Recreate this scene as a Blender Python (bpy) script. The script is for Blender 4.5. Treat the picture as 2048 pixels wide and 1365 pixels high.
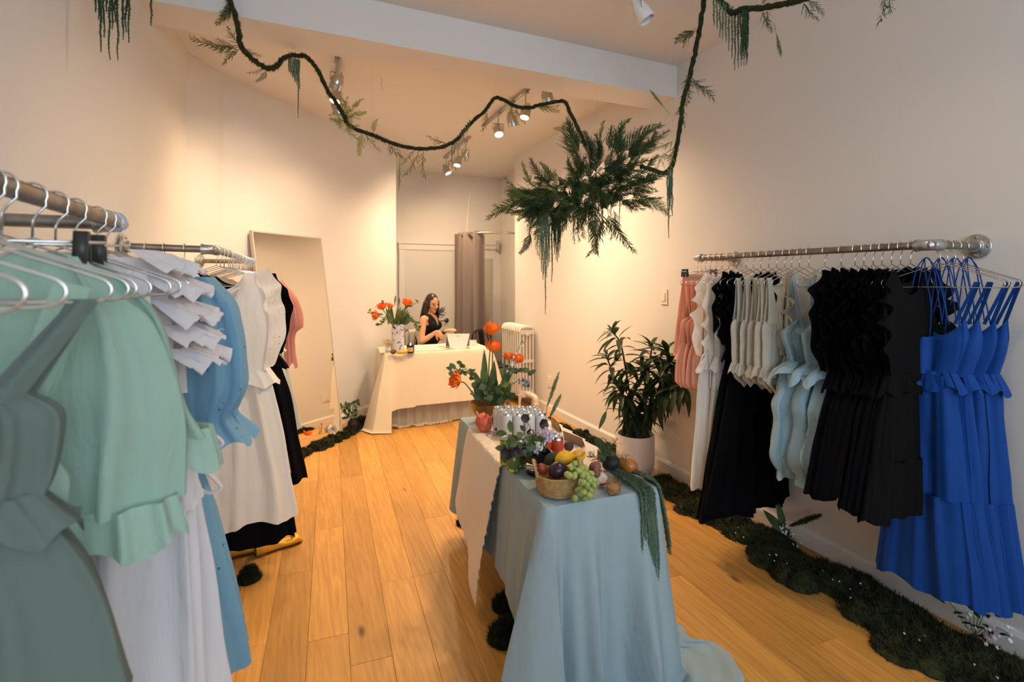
import bpy, bmesh, math, random
import numpy as np
from mathutils import Vector, Matrix, noise as mnoise
for _o in list(bpy.data.objects): bpy.data.objects.remove(_o)
scene = bpy.context.scene
COL = scene.collection
PI = math.pi
random.seed(7); np.random.seed(7)
# ---------------- camera: world X = right across the shop, Y = depth, Z = up; 2048x1365 frame
F, HZ, CX, CAMH = 1000.0, 562.0, 1024.0, 1.52
YAW = math.radians(23.46)
SN, CN = math.sin(YAW), math.cos(YAW)
cam_d = bpy.data.cameras.new('camera'); cam = bpy.data.objects.new('camera', cam_d); COL.objects.link(cam)
cam.location = (0, 0, CAMH); cam.rotation_euler = (PI/2, 0, -YAW)
cam_d.sensor_width = 36; cam_d.lens = F/2048*36
cam_d.shift_y = (HZ - 682.5)/2048
cam_d.clip_start = 0.02
cam_d.dof.use_dof = True; cam_d.dof.focus_distance = 3.0; cam_d.dof.aperture_fstop = 3.5
scene.camera = cam
# ---------------- colour management
vs = scene.view_settings
vs.view_transform = 'Standard'; vs.look = 'None'; vs.exposure = 0.08; vs.gamma = 1.0; vs.use_curve_mapping = False
# ---------------- daylight: overcast street sky seen through the shop window behind the camera
w = bpy.data.worlds.new('sky'); scene.world = w; w.use_nodes = True
bg = w.node_tree.nodes['Background']; bg.inputs[0].default_value = (0.70, 0.86, 1.0, 1); bg.inputs[1].default_value = 5.2
pl = bpy.data.lights.new('window_portal', 'AREA'); pl.shape = 'RECTANGLE'; pl.size = 3.0; pl.size_y = 1.9
pl.cycles.is_portal = True
po = bpy.data.objects.new('window_portal', pl); COL.objects.link(po); po.location = (1.0, -2.28, 2.05); po.rotation_euler = (PI/2, 0, 0)
WARM = (1.0, 0.69, 0.41)

# ---------------- helpers
def P(px, py, Z):
    a = (px-CX)/F
    return Vector((Z*(SN+a*CN), Z*(CN-a*SN), CAMH+(HZ-py)/F*Z))
def PH(px, py, h=0.0): return P(px, py, (CAMH-h)*F/(py-HZ))
def PY(px, py, Y): return P(px, py, Y/(CN-(px-CX)/F*SN))
def PXX(px, py, X): return P(px, py, X/(SN+(px-CX)/F*CN))

def lerp(a, b, t): return a+(b-a)*t
def sst(t): t = max(0, min(1, t)); return t*t*(3-2*t)
def catmull(pts, n=8):
    pts = [Vector(p) for p in pts]; out = []
    q = [pts[0]*2-pts[1]]+pts+[pts[-1]*2-pts[-2]]
    for i in range(1, len(q)-2):
        p0, p1, p2, p3 = q[i-1], q[i], q[i+1], q[i+2]
        for k in range(n):
            t = k/n
            out.append(0.5*((2*p1)+(p2-p0)*t+(2*p0-5*p1+4*p2-p3)*t*t+(3*p1-p0-3*p2+p3)*t**3))
    out.append(pts[-1]); return out
def interp(tab, x):
    """piecewise smooth table [(x, a, b..)] sorted by x"""
    if x <= tab[0][0]: return tab[0][1:]
    for i in range(len(tab)-1):
        if x <= tab[i+1][0]:
            t = (x-tab[i][0])/(tab[i+1][0]-tab[i][0]+1e-9); t = lerp(t, sst(t), .6)
            return tuple(lerp(a, b, t) for a, b in zip(tab[i][1:], tab[i+1][1:]))
    return tab[-1][1:]

def hermite(tab, x):
    """smooth (Catmull-Rom style) table lookup"""
    n = len(tab)
    if x <= tab[0][0]: return tab[0][1:]
    if x >= tab[-1][0]: return tab[-1][1:]
    i = 0
    while x > tab[i+1][0]: i += 1
    h = tab[i+1][0]-tab[i][0]; t = (x-tab[i][0])/h; out = []
    for k in range(1, len(tab[0])):
        a, b = tab[i][k], tab[i+1][k]; s0 = (b-a)/h
        m0 = (b-tab[i-1][k])/(tab[i+1][0]-tab[i-1][0]) if i > 0 else s0
        m1 = (tab[i+2][k]-a)/(tab[i+2][0]-tab[i][0]) if i+2 < n else s0
        if i > 0 and ((tab[i][k]-tab[i-1][k])*(b-a) < 0): m0 *= .4
        t2, t3 = t*t, t*t*t
        out.append((2*t3-3*t2+1)*a+(t3-2*t2+t)*h*m0+(-2*t3+3*t2)*b+(t3-t2)*h*m1)
    return tuple(out)
class MB:
    def __init__(s): s.v = []; s.f = []; s.t = []
    def add(s, vs, fs, t=0.0):
        o = len(s.v); s.v += [tuple(p) for p in vs]
        s.t += (list(t) if isinstance(t, (list, tuple)) else [t]*len(vs))
        s.f += [tuple(i+o for i in f) for f in fs]; return s
    def box(s, c, sz, R=None, t=0.0):
        x, y, z = [d/2 for d in sz]; c = Vector(c)
        vs = [Vector(p) for p in ((-x,-y,-z),(x,-y,-z),(x,y,-z),(-x,y,-z),(-x,-y,z),(x,-y,z),(x,y,z),(-x,y,z))]
        if R is not None: vs = [R @ p for p in vs]
        return s.add([p+c for p in vs], [(0,3,2,1),(4,5,6,7),(0,1,5,4),(1,2,6,5),(2,3,7,6),(3,0,4,7)], t)
    def tube(s, path, r, n=8, caps=True, closed=False, t=None):
        path = [Vector(p) for p in path]; m = len(path)
        rr = r if isinstance(r, (list, tuple)) else [r]*m
        tan = []
        for i in range(m):
            a = path[(i-1) % m] if (closed or i > 0) else path[i]
            b = path[(i+1) % m] if (closed or i < m-1) else path[i]
            d = b-a; tan.append(d.normalized() if d.length > 1e-9 else Vector((0, 0, 1)))
        up = Vector((0, 0, 1)) if abs(tan[0].z) < .9 else Vector((1, 0, 0))
        nx = tan[0].cross(up).normalized(); vs = []; fs = []; tt = []
        for i in range(m):
            nx = (nx-tan[i]*nx.dot(tan[i]))
            nx = nx.normalized() if nx.length > 1e-6 else tan[i].orthogonal().normalized()
            ny = tan[i].cross(nx)
            for k in range(n):
                a = 2*PI*k/n; vs.append(path[i]+(nx*math.cos(a)+ny*math.sin(a))*rr[i])
                tt.append(i/max(1, m-1) if t is None else t)
        for i in range(m if closed else m-1):
            j = (i+1) % m
            for k in range(n): fs.append((i*n+k, i*n+(k+1) % n, j*n+(k+1) % n, j*n+k))
        if caps and not closed:
            fs.append(tuple(range(n-1, -1, -1))); fs.append(tuple((m-1)*n+k for k in range(n)))
        return s.add(vs, fs, tt)
    def lathe(s, prof, n=24, c=(0, 0, 0), wob=None, axis=None, caps=True):
        """prof: [(r, z)]; axis: optional direction"""
        c = Vector(c); Q = Vector((0, 0, 1)).rotation_difference(Vector(axis).normalized()) if axis is not None else None
        vs = []; fs = []; tt = []; m = len(prof)
        for i, (r, z) in enumerate(prof):
            for k in range(n):
                a = 2*PI*k/n; q = r*(wob(a, z) if wob else 1)
                p = Vector((q*math.cos(a), q*math.sin(a), z))
                vs.append((Q @ p if Q else p)+c); tt.append(i/max(1, m-1))
        for i in range(m-1):
            for k in range(n): fs.append((i*n+k, i*n+(k+1) % n, (i+1)*n+(k+1) % n, (i+1)*n+k))
        if caps and prof[0][0] > 1e-5: fs.append(tuple(range(n-1, -1, -1)))
        if caps and prof[-1][0] > 1e-5: fs.append(tuple((m-1)*n+k for k in range(n)))
        return s.add(vs, fs, tt)
    def ball(s, c, r, n=14, m=9, axis=None, fn=None):
        """ellipsoid; r scalar or (rx,ry,rz); fn(theta,phi)->multiplier"""
        R = (r, r, r) if not isinstance(r, (tuple, list)) else r; c = Vector(c)
        Q = Vector((0, 0, 1)).rotation_difference(Vector(axis).normalized()) if axis is not None else None
        vs = []; fs = []; tt = []
        for i in range(m+1):
            th = PI*i/m
            for k in range(n):
                a = 2*PI*k/n; q = fn(th, a) if fn else 1
                p = Vector((R[0]*math.sin(th)*math.cos(a)*q, R[1]*math.sin(th)*math.sin(a)*q, R[2]*math.cos(th)*q))
                vs.append((Q @ p if Q else p)+c); tt.append(1-i/m)
        for i in range(m):
            for k in range(n): fs.append((i*n+k, (i+1)*n+k, (i+1)*n+(k+1) % n, i*n+(k+1) % n))
        return s.add(vs, fs, tt)
    def grid(s, fn, nu, nv, cu=False, t=None):
        """fn(u,v) -> point, u,v in 0..1"""
        vs = []; fs = []; tt = []; cols = nu if cu else nu+1
        for j in range(nv+1):
            for i in range(cols):
                vs.append(fn(i/nu, j/nv)); tt.append(j/nv if t is None else t)
        for j in range(nv):
            for i in range(nu):
                i2 = (i+1) % cols
                fs.append((j*cols+i, j*cols+i2, (j+1)*cols+i2, (j+1)*cols+i))
        return s.add(vs, fs, tt)
    def leaf(s, base, d, up, L, W, bend=0.3, n=5, fold=.15, shape=.45, t=None):
        d = Vector(d).normalized(); up = Vector(up); side = d.cross(up)
        side = side.normalized() if side.length > 1e-6 else d.orthogonal().normalized(); nrm = side.cross(d)
        vs = []; fs = []; tt = []
        for i in range(n+1):
            x = i/n
            wv = W*.5*max(0.02, (math.sin(PI*x**(math.log(.5)/math.log(shape))))**.8 if 0 < x < 1 else 0.03)
            c = Vector(base)+d*(L*x*(1-bend*bend*x*.3))-nrm*(bend*L*x*x)
            vs += [c-side*wv+nrm*fold*wv, c-nrm*0.0, c+side*wv+nrm*fold*wv]; tt += [x if t is None else t]*3
        for i in range(n):
            a = i*3; fs += [(a, a+1, a+4, a+3), (a+1, a+2, a+5, a+4)]
        return s.add(vs, fs, tt)

def wloc(o):
    p = Vector((0, 0, 0))
    while o is not None: p += o.location; o = o.parent
    return p
def tag(o, label=None, cat=None, group=None, kind=None):
    if label: o['label'] = label
    if cat: o['category'] = cat
    if group: o['group'] = group
    if kind: o['kind'] = kind
    return o
def mesh_of(name, mb, mat, off=(0, 0, 0), smooth=True, sharp=None):
    me = bpy.data.meshes.new(name); ox, oy, oz = off
    me.from_pydata([(x-ox, y-oy, z-oz) for x, y, z in mb.v], [], mb.f)
    if any(mb.t):
        at = me.attributes.new('t', 'FLOAT', 'POINT'); at.data.foreach_set('value', mb.t)
    if mat: me.materials.append(mat)
    if smooth:
        me.polygons.foreach_set('use_smooth', [True]*len(me.polygons))
        if sharp: me.set_sharp_from_angle(angle=math.radians(sharp))
    me.update(); return me
def obj(name, mb, mat, parent=None, smooth=True, sharp=40, loc=None):
    off = wloc(parent) if parent else (Vector(loc) if loc is not None else Vector((0, 0, 0)))
    o = bpy.data.objects.new(name, mesh_of(name, mb, mat, off, smooth, sharp)); COL.objects.link(o)
    if parent: o.parent = parent
    else: o.location = off
    return o
def inst(name, me, parent=None, M=None, loc=None):
    o = bpy.data.objects.new(name, me); COL.objects.link(o)
    if parent: o.parent = parent
    if M is not None: o.matrix_local = M
    elif loc is not None: o.location = loc
    return o
def thing(name, label, cat, loc=(0, 0, 0), group=None):
    o = bpy.data.objects.new(name, None); COL.objects.link(o); o.location = loc
    o.empty_display_size = .05
    return tag(o, label, cat, group)
def copy_tree(o, parent=None):
    c = o.copy(); COL.objects.link(c); c.parent = parent
    for ch in list(o.children): copy_tree(ch, c)
    return c
def struct(o): o['kind'] = 'structure'; return o
def rnd(a, b): return random.uniform(a, b)

# ---------------- materials
def mat(name, col, rough=.6, metal=0, spec=None, bump=None, noise=None, col2=None, trans=0, ior=1.45, sheen=0, sss=0, emit=None, coat=0, alpha=1, grad=None, bscale=None, nscale=8):
    m = bpy.data.materials.new(name); m.use_nodes = True
    nt = m.node_tree; b = nt.nodes['Principled BSDF']; L = nt.links
    b.inputs['Base Color'].default_value = (*col, 1); b.inputs['Roughness'].default_value = rough; b.inputs['Metallic'].default_value = metal
    if spec is not None: b.inputs['Specular IOR Level'].default_value = spec
    b.inputs['IOR'].default_value = ior
    if trans: b.inputs['Transmission Weight'].default_value = trans
    if sheen: b.inputs['Sheen Weight'].default_value = sheen; b.inputs['Sheen Roughness'].default_value = .4
    if sss:
        b.inputs['Subsurface Weight'].default_value = sss; b.inputs['Subsurface Radius'].default_value = (.012, .005, .003); b.inputs['Subsurface Scale'].default_value = .5
    if coat: b.inputs['Coat Weight'].default_value = coat
    if alpha < 1: b.inputs['Alpha'].default_value = alpha
    if emit: b.inputs['Emission Color'].default_value = (*emit[0], 1); b.inputs['Emission Strength'].default_value = emit[1]
    tc = nt.nodes.new('ShaderNodeTexCoord')
    if grad is not None:
        at = nt.nodes.new('ShaderNodeAttribute'); at.attribute_name = 't'
        rp = nt.nodes.new('ShaderNodeValToRGB'); L.new(at.outputs['Fac'], rp.inputs[0])
        el = rp.color_ramp.elements
        while len(el) < len(grad): el.new(.5)
        for e, (p, c) in zip(el, grad): e.position = p; e.color = (*c, 1)
        L.new(rp.outputs[0], b.inputs['Base Color'])
    if col2 is not None:
        n = nt.nodes.new('ShaderNodeTexNoise'); n.inputs['Scale'].default_value = nscale; n.inputs['Detail'].default_value = 5
        L.new(tc.outputs['Object'], n.inputs['Vector'])
        mx = nt.nodes.new('ShaderNodeValToRGB'); L.new(n.outputs['Fac'], mx.inputs[0])
        mx.color_ramp.elements[0].position = .35; mx.color_ramp.elements[0].color = (*col, 1)
        mx.color_ramp.elements[1].position = .65; mx.color_ramp.elements[1].color = (*col2, 1)
        L.new(mx.outputs[0], b.inputs['Base Color'])
    if bump:
        n2 = nt.nodes.new('ShaderNodeTexNoise'); n2.inputs['Scale'].default_value = bscale or 120; n2.inputs['Detail'].default_value = 4
        L.new(tc.outputs['Object'], n2.inputs['Vector'])
        bp = nt.nodes.new('ShaderNodeBump'); bp.inputs['Strength'].default_value = bump; bp.inputs['Distance'].default_value = .01
        L.new(n2.outputs['Fac'], bp.inputs['Height']); L.new(bp.outputs[0], b.inputs['Normal'])
    return m
def fabric(name, col, trans=.0, holes=None, rough=.85, wrinkle=.25, sheen=.0, wscale=14, spec=.2):
    """woven cloth: fine weave + soft wrinkles; translucent mix for thin cloth; optional eyelet holes (print of the cut-outs)"""
    m = mat(name, col, rough=rough, spec=spec, sheen=sheen)
    nt = m.node_tree; L = nt.links; b = nt.nodes['Principled BSDF']; out = nt.nodes['Material Output']
    tc = nt.nodes.new('ShaderNodeTexCoord')
    mp = nt.nodes.new('ShaderNodeMapping'); mp.inputs['Scale'].default_value = (1, 1, .35); L.new(tc.outputs['Object'], mp.inputs[0])
    n1 = nt.nodes.new('ShaderNodeTexNoise'); n1.inputs['Scale'].default_value = wscale; n1.inputs['Detail'].default_value = 3; n1.inputs['Distortion'].default_value = .6
    L.new(mp.outputs[0], n1.inputs['Vector'])
    n2 = nt.nodes.new('ShaderNodeTexNoise'); n2.inputs['Scale'].default_value = 350; L.new(tc.outputs['Object'], n2.inputs['Vector'])
    b1 = nt.nodes.new('ShaderNodeBump'); b1.inputs['Strength'].default_value = wrinkle; b1.inputs['Distance'].default_value = .03; L.new(n1.outputs['Fac'], b1.inputs['Height'])
    b2 = nt.nodes.new('ShaderNodeBump'); b2.inputs['Strength'].default_value = .12; b2.inputs['Distance'].default_value = .004; L.new(n2.outputs['Fac'], b2.inputs['Height'])
    L.new(b1.outputs[0], b2.inputs['Normal']); L.new(b2.outputs[0], b.inputs['Normal'])
    if holes:
        vo = nt.nodes.new('ShaderNodeTexVoronoi'); vo.inputs['Scale'].default_value = holes[0]; L.new(tc.outputs['Object'], vo.inputs['Vector'])
        v2 = nt.nodes.new('ShaderNodeTexVoronoi'); v2.inputs['Scale'].default_value = holes[0]*.28; L.new(tc.outputs['Object'], v2.inputs['Vector'])
        lt = nt.nodes.new('ShaderNodeMath'); lt.operation = 'LESS_THAN'; lt.inputs[1].default_value = .2; L.new(vo.outputs['Distance'], lt.inputs[0])
        l2 = nt.nodes.new('ShaderNodeMath'); l2.operation = 'LESS_THAN'; l2.inputs[1].default_value = .34; L.new(v2.outputs['Distance'], l2.inputs[0])
        an = nt.nodes.new('ShaderNodeMath'); an.operation = 'MULTIPLY'; L.new(lt.outputs[0], an.inputs[0]); L.new(l2.outputs[0], an.inputs[1])
        mx = nt.nodes.new('ShaderNodeMixRGB'); mx.inputs[1].default_value = (*col, 1); mx.inputs[2].default_value = (*holes[1], 1)
        L.new(an.outputs[0], mx.inputs[0]); L.new(mx.outputs[0], b.inputs['Base Color'])
    if trans:
        tr = nt.nodes.new('ShaderNodeBsdfTranslucent'); tr.inputs[0].default_value = (*col, 1); L.new(b2.outputs[0], tr.inputs['Normal'])
        ms = nt.nodes.new('ShaderNodeMixShader'); ms.inputs[0].default_value = trans
        L.new(b.outputs[0], ms.inputs[1]); L.new(tr.outputs[0], ms.inputs[2]); L.new(ms.outputs[0], out.inputs[0])
    return m
def leafmat(name, c1, c2, rough=.45, trans=.25):
    m = mat(name, c1, rough=rough, col2=c2, nscale=14)
    nt = m.node_tree; L = nt.links; b = nt.nodes['Principled BSDF']; out = nt.nodes['Material Output']
    tr = nt.nodes.new('ShaderNodeBsdfTranslucent'); tr.inputs[0].default_value = (c2[0]*1.3, c2[1]*1.3, c2[2], 1)
    ms = nt.nodes.new('ShaderNodeMixShader'); ms.inputs[0].default_value = trans
    L.new(b.outputs[0], ms.inputs[1]); L.new(tr.outputs[0], ms.inputs[2]); L.new(ms.outputs[0], out.inputs[0])
    return m
# =====================================================================  ROOM
M_wall = mat('plaster', (.72, .70, .675), rough=.75, bump=.06, bscale=60, spec=.3)
M_ceil = mat('ceiling_paint', (.74, .72, .70), rough=.8, bump=.05, bscale=40, spec=.3)
M_trim = mat('trim_paint', (.74, .72, .69), rough=.45)
M_door = mat('door_paint', (.66, .655, .63), rough=.5)
XL, XR, YB, YF, CH = -.70, 2.69, 7.5, -2.3, 3.17
CORN = [(-.715, 4.22), (-.53, 4.61)]
ANG_END = (1.156, 6.296)
def wall_seg(name, a, b, z0=0, z1=CH, th=.14):
    """wall whose inner face runs a->b, room on its right-hand side when walking a->b"""
    a = Vector((a[0], a[1], 0)); b = Vector((b[0], b[1], 0)); d = (b-a).normalized(); out = Vector((-d.y, d.x, 0))
    mb = MB(); vs = [p+Vector((0, 0, z)) for z in (z0, z1) for p in (a, b, b+out*th, a+out*th)]
    mb.add(vs, [(0,1,2,3)[::-1], (4,5,6,7), (0,1,5,4), (1,2,6,5), (2,3,7,6), (3,0,4,7)])
    return struct(obj(name, mb, M_wall, smooth=False))
def baseboard(name, a, b, h=.1, t=.016):
    a = Vector((a[0], a[1], 0)); b = Vector((b[0], b[1], 0)); d = (b-a).normalized(); inn = Vector((d.y, -d.x, 0))
    mb = MB(); prof = [(0, 0), (t, 0), (t, h-.02), (t*.55, h-.006), (t*.4, h), (0, h)]
    n = len(prof); vs = [p+inn*u+Vector((0, 0, z)) for p in (a, b) for u, z in prof]
    mb.add(vs, [(i, (i+1) % n, n+(i+1) % n, n+i) for i in range(n)]+[tuple(range(n))[::-1], tuple(range(n, 2*n))])
    return struct(obj(name, mb, M_trim, smooth=False))
# left side (walking towards the back the room is on the right)
wall_seg('wall_left', (XL, YF), CORN[0])
wall_seg('wall_left_bend', CORN[0], CORN[1])
wall_seg('wall_angled', CORN[1], ANG_END)
wall_seg('wall_alcove', ANG_END, (ANG_END[0]-.02, YB))
NX = 3.05
wall_seg('wall_back', (ANG_END[0]-.25, YB), (NX+.14, YB))
wall_seg('wall_nook', (NX, YB), (NX, 6.1))
wall_seg('wall_right', (XR, 6.1), (XR, YF), th=.36)
baseboard('baseboard_left', (XL, YF), CORN[0]); baseboard('baseboard_bend', CORN[0], CORN[1]); baseboard('baseboard_angled', CORN[1], ANG_END)
baseboard('baseboard_right', (XR, 6.1), (XR, YF)); baseboard('baseboard_nook', (NX, YB), (NX, 6.1))
baseboard('baseboard_back', (2.05, YB), (NX, YB))
# street front with the shop window that gives the daylight
wx0, wx1, wz0, wz1 = -.5, 2.5, 1.1, 3.0
mb = MB()
for (x0, x1, z0, z1) in ((XL-.14, wx0, 0, CH), (wx1, XR+.36, 0, CH), (wx0, wx1, 0, wz0), (wx0, wx1, wz1, CH)):
    mb.box(((x0+x1)/2, YF-.07, (z0+z1)/2), (x1-x0, .14, z1-z0))
struct(obj('wall_front', mb, M_wall, smooth=False))
mb = MB()
for x in (wx0+.02, 1.0, wx1-.02): mb.box((x, YF-.07, (wz0+wz1)/2), (.05, .08, wz1-wz0))
for z in (wz0+.02, wz1-.02): mb.box((1.0, YF-.07, z), (wx1-wx0, .08, .05))
win = struct(obj('window_1', mb, mat('window_frame', (.25, .25, .26), .4), smooth=False))
# floor: oak planks on a slab, laid a few degrees off the walls
mb = MB(); mb.box((1.2, 2.6, -.04), (4.2, 10.1, .05)); floor = struct(obj('floor', mb, mat('subfloor', (.12, .07, .03), .9), smooth=False))
def woodmat():
    m = bpy.data.materials.new('oak_plank'); m.use_nodes = True; nt = m.node_tree; L = nt.links; b = nt.nodes['Principled BSDF']
    tc = nt.nodes.new('ShaderNodeTexCoord'); oi = nt.nodes.new('ShaderNodeObjectInfo')
    ad = nt.nodes.new('ShaderNodeVectorMath'); ad.operation = 'ADD'
    ml = nt.nodes.new('ShaderNodeVectorMath'); ml.operation = 'SCALE'; ml.inputs['Scale'].default_value = 40
    cb = nt.nodes.new('ShaderNodeCombineXYZ'); L.new(oi.outputs['Random'], cb.inputs[0]); L.new(oi.outputs['Random'], cb.inputs[1]); L.new(cb.outputs[0], ml.inputs[0])
    L.new(tc.outputs['Object'], ad.inputs[0]); L.new(ml.outputs[0], ad.inputs[1])
    mp = nt.nodes.new('ShaderNodeMapping'); mp.inputs['Scale'].default_value = (14, 1.1, 1); L.new(ad.outputs[0], mp.inputs[0])
    n = nt.nodes.new('ShaderNodeTexNoise'); n.inputs['Scale'].default_value = 2.2; n.inputs['Detail'].default_value = 7; n.inputs['Distortion'].default_value = 1.3; L.new(mp.outputs[0], n.inputs['Vector'])
    wv = nt.nodes.new('ShaderNodeTexWave'); wv.inputs['Scale'].default_value = .8; wv.inputs['Distortion'].default_value = 6; wv.inputs['Detail'].default_value = 3; wv.inputs['Detail Scale'].default_value = .6; L.new(mp.outputs[0], wv.inputs['Vector'])
    fine = nt.nodes.new('ShaderNodeMapping'); fine.inputs['Scale'].default_value = (120, 5, 1); L.new(ad.outputs[0], fine.inputs[0])
    nf = nt.nodes.new('ShaderNodeTexNoise'); nf.inputs['Scale'].default_value = 2; nf.inputs['Detail'].default_value = 4; L.new(fine.outputs[0], nf.inputs['Vector'])
    mix = nt.nodes.new('ShaderNodeMath'); mix.operation = 'MULTIPLY_ADD'; mix.inputs[1].default_value = .10; L.new(wv.outputs['Fac'], mix.inputs[0]); L.new(n.outputs['Fac'], mix.inputs[2])
    m2 = nt.nodes.new('ShaderNodeMath'); m2.operation = 'MULTIPLY_ADD'; m2.inputs[1].default_value = .3; L.new(nf.outputs['Fac'], m2.inputs[0]); L.new(mix.outputs[0], m2.inputs[2])
    rp = nt.nodes.new('ShaderNodeValToRGB'); e = rp.color_ramp.elements
    e[0].position = .40; e[0].color = (.61, .32, .076, 1); e[1].position = .95; e[1].color = (.41, .19, .04, 1); L.new(m2.outputs[0], rp.inputs[0])
    # plank to plank tone
    hs = nt.nodes.new('ShaderNodeHueSaturation'); L.new(rp.outputs[0], hs.inputs['Color'])
    mr = nt.nodes.new('ShaderNodeMapRange'); mr.inputs['To Min'].default_value = .78; mr.inputs['To Max'].default_value = 1.18; L.new(oi.outputs['Random'], mr.inputs[0]); L.new(mr.outputs[0], hs.inputs['Value'])
    # knots
    kp = nt.nodes.new('ShaderNodeMapping'); kp.inputs['Scale'].default_value = (3.4, 1.25, 1); L.new(ad.outputs[0], kp.inputs[0])
    vo = nt.nodes.new('ShaderNodeTexVoronoi'); vo.inputs['Scale'].default_value = 1; L.new(kp.outputs[0], vo.inputs['Vector'])
    kr = nt.nodes.new('ShaderNodeValToRGB'); kr.color_ramp.elements[0].position = .02; kr.color_ramp.elements[0].color = (1, 1, 1, 1); kr.color_ramp.elements[1].position = .07; kr.color_ramp.elements[1].color = (0, 0, 0, 1); L.new(vo.outputs['Distance'], kr.inputs[0])
    mk = nt.nodes.new('ShaderNodeMixRGB'); mk.inputs[2].default_value = (.09, .04, .015, 1); L.new(kr.outputs[0], mk.inputs[0]); L.new(hs.outputs[0], mk.inputs[1])
    L.new(mk.outputs[0], b.inputs['Base Color'])
    rr = nt.nodes.new('ShaderNodeMapRange'); rr.inputs['To Min'].default_value = .38; rr.inputs['To Max'].default_value = .52; L.new(nf.outputs['Fac'], rr.inputs[0]); L.new(rr.outputs[0], b.inputs['Roughness'])
    bp = nt.nodes.new('ShaderNodeBump'); bp.inputs['Strength'].default_value = .12; bp.inputs['Distance'].default_value = .004; L.new(nf.outputs['Fac'], bp.inputs['Height']); L.new(bp.outputs[0], b.inputs['Normal'])
    b.inputs['Specular IOR Level'].default_value = .4
    return m
M_wood = woodmat()
def clip(poly, nx, ny, c):
    out = []
    for i in range(len(poly)):
        a, b = poly[i], poly[(i+1) % len(poly)]; da = a[0]*nx+a[1]*ny-c; db = b[0]*nx+b[1]*ny-c
        if da <= 0: out.append(a)
        if da*db < 0: t = da/(da-db); out.append((lerp(a[0], b[0], t), lerp(a[1], b[1], t)))
    return out
PW = .163; pd = Vector((.0605, .998)); pn = Vector((.998, -.0605)); prng = random.Random(5)
for row in range(-10, 20):
    u0 = .075+row*PW; v = YF-.4-prng.uniform(0, 1.4)
    while v < YB:
        ln = prng.choice((1.0, 1.25, 1.5, 1.8, 2.0)); g = .0005
        poly = [tuple(pn*u+pd*y) for u, y in ((u0+g, v+g), (u0+PW-g, v+g), (u0+PW-g, v+ln-g), (u0+g, v+ln-g))]
        v += ln
        for c in ((-1, 0, .705), (1, 0, NX), (0, -1, -YF), (0, 1, YB)):
            if len(poly) > 2: poly = clip(poly, *c)
        if len(poly) < 3: continue
        cx = sum(p[0] for p in poly)/len(poly); cy = sum(p[1] for p in poly)/len(poly)
        if min(p[1]-p[0] for p in poly) > 5.2 and max(p[0] for p in poly) < ANG_END[0]: continue
        dz = prng.uniform(-.0006, .0006); mb = MB(); n = len(poly)
        k = .003; top = [(lerp(x, cx, .007), lerp(y, cy, .0007)) for x, y in poly]
        vs = [(x, y, -.014) for x, y in poly]+[(x, y, -.0010+dz) for x, y in poly]+[(x, y, dz) for x, y in top]
        fs = [tuple(range(2*n, 3*n))]
        for i in range(n):
            j = (i+1) % n; fs += [(i, j, n+j, n+i), (n+i, n+j, 2*n+j, 2*n+i)]
        mb.add(vs, fs); o = bpy.data.objects.new('plank', mesh_of('plank', mb, M_wood, (cx, cy, 0), False)); COL.objects.link(o); o.parent = floor; o.location = (cx, cy, 0)
# ceiling and beam
mb = MB(); mb.box((1.2, 2.6, CH+.05), (4.2, 10.1, .1)); struct(obj('ceiling', mb, M_ceil, smooth=False))
mb = MB(); mb.box(((XL+XR)/2-.006, 3.165, CH-.12), (XR-XL+.016, .29, .245)); struct(obj('trim_1', mb, M_ceil, smooth=False)); 
# back door in the alcove
dl, dr, dt = PY(808, 500, YB).x, PY(903, 500, YB).x, 1.985
mb = MB(); mb.box(((dl+dr)/2, YB-.02, dt/2), (dr-dl, .04, dt)); door = struct(obj('door_1', mb, M_door, smooth=False))
mb = MB()
for x in (dl-.04, dr+.04): mb.box((x, YB-.022, dt/2), (.08, .05, dt))
for x in (dl-.0715, dr+.0715): mb.box((x, YB-.031, dt/2-.001), (.02, .07, dt-.002))
mb.box(((dl+dr)/2, YB-.024, dt+.045), (dr-dl+.17, .054, .088)); mb.box(((dl+dr)/2, YB-.032, dt+.1), (dr-dl+.2, .072, .022))
obj('door_frame', mb, M_trim, door, smooth=False)
M_dark = mat('dark_metal', (.09, .085, .08), .35, .9)
hp = PY(893, 641, YB-.045)
mb = MB(); mb.lathe([(.034, 0), (.034, .008), (.024, .014), (.012, .016), (.011, .05), (0, .05)], 20, hp+Vector((0, .0, 0)), axis=(0, -1, 0))
mb.tube(catmull([hp+Vector((0, -.045, 0)), hp+Vector((-.03, -.047, 0)), hp+Vector((-.075, -.045, -.004)), hp+Vector((-.11, -.042, -.004))], 4), .009, 8)
obj('door_handle', mb, M_dark, door)
# light switch and outlets
M_plate = mat('switch_plate', (.78, .74, .66), .4)
def plate(name, c, n, label, cat, toggle=True):
    c = Vector(c); n = Vector(n).normalized(); R = Matrix((Vector((-n.y, n.x, 0)), n, Vector((0, 0, 1)))).transposed()
    t = thing(name, label, cat, c)
    mb = MB(); mb.box(c+n*.004, (.075, .008, .118), R); obj('plate', mb, M_plate, t, smooth=False)
    if toggle:
        mb = MB(); mb.box(c+n*.009, (.034, .008, .066), R); obj('rocker', mb, M_plate, t, smooth=False)
    else:
        for dz in (-.022, .022):
            mb = MB(); mb.box(c+n*.008+Vector((0, 0, dz)), (.03, .006, .028), R); obj('socket', mb, M_trim, t, smooth=False)
sw = PXX(1329, 594, XR)
plate('light_switch', (XR, sw.y, sw.z), (-1, 0, 0), 'cream rocker light switch on the right wall beside the coral dresses', 'switch')
plate('wall_outlet', (XR, 5.10, .36), (-1, 0, 0), 'cream wall outlet low on the right wall beside the radiator pipe', 'outlet', False)
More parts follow.
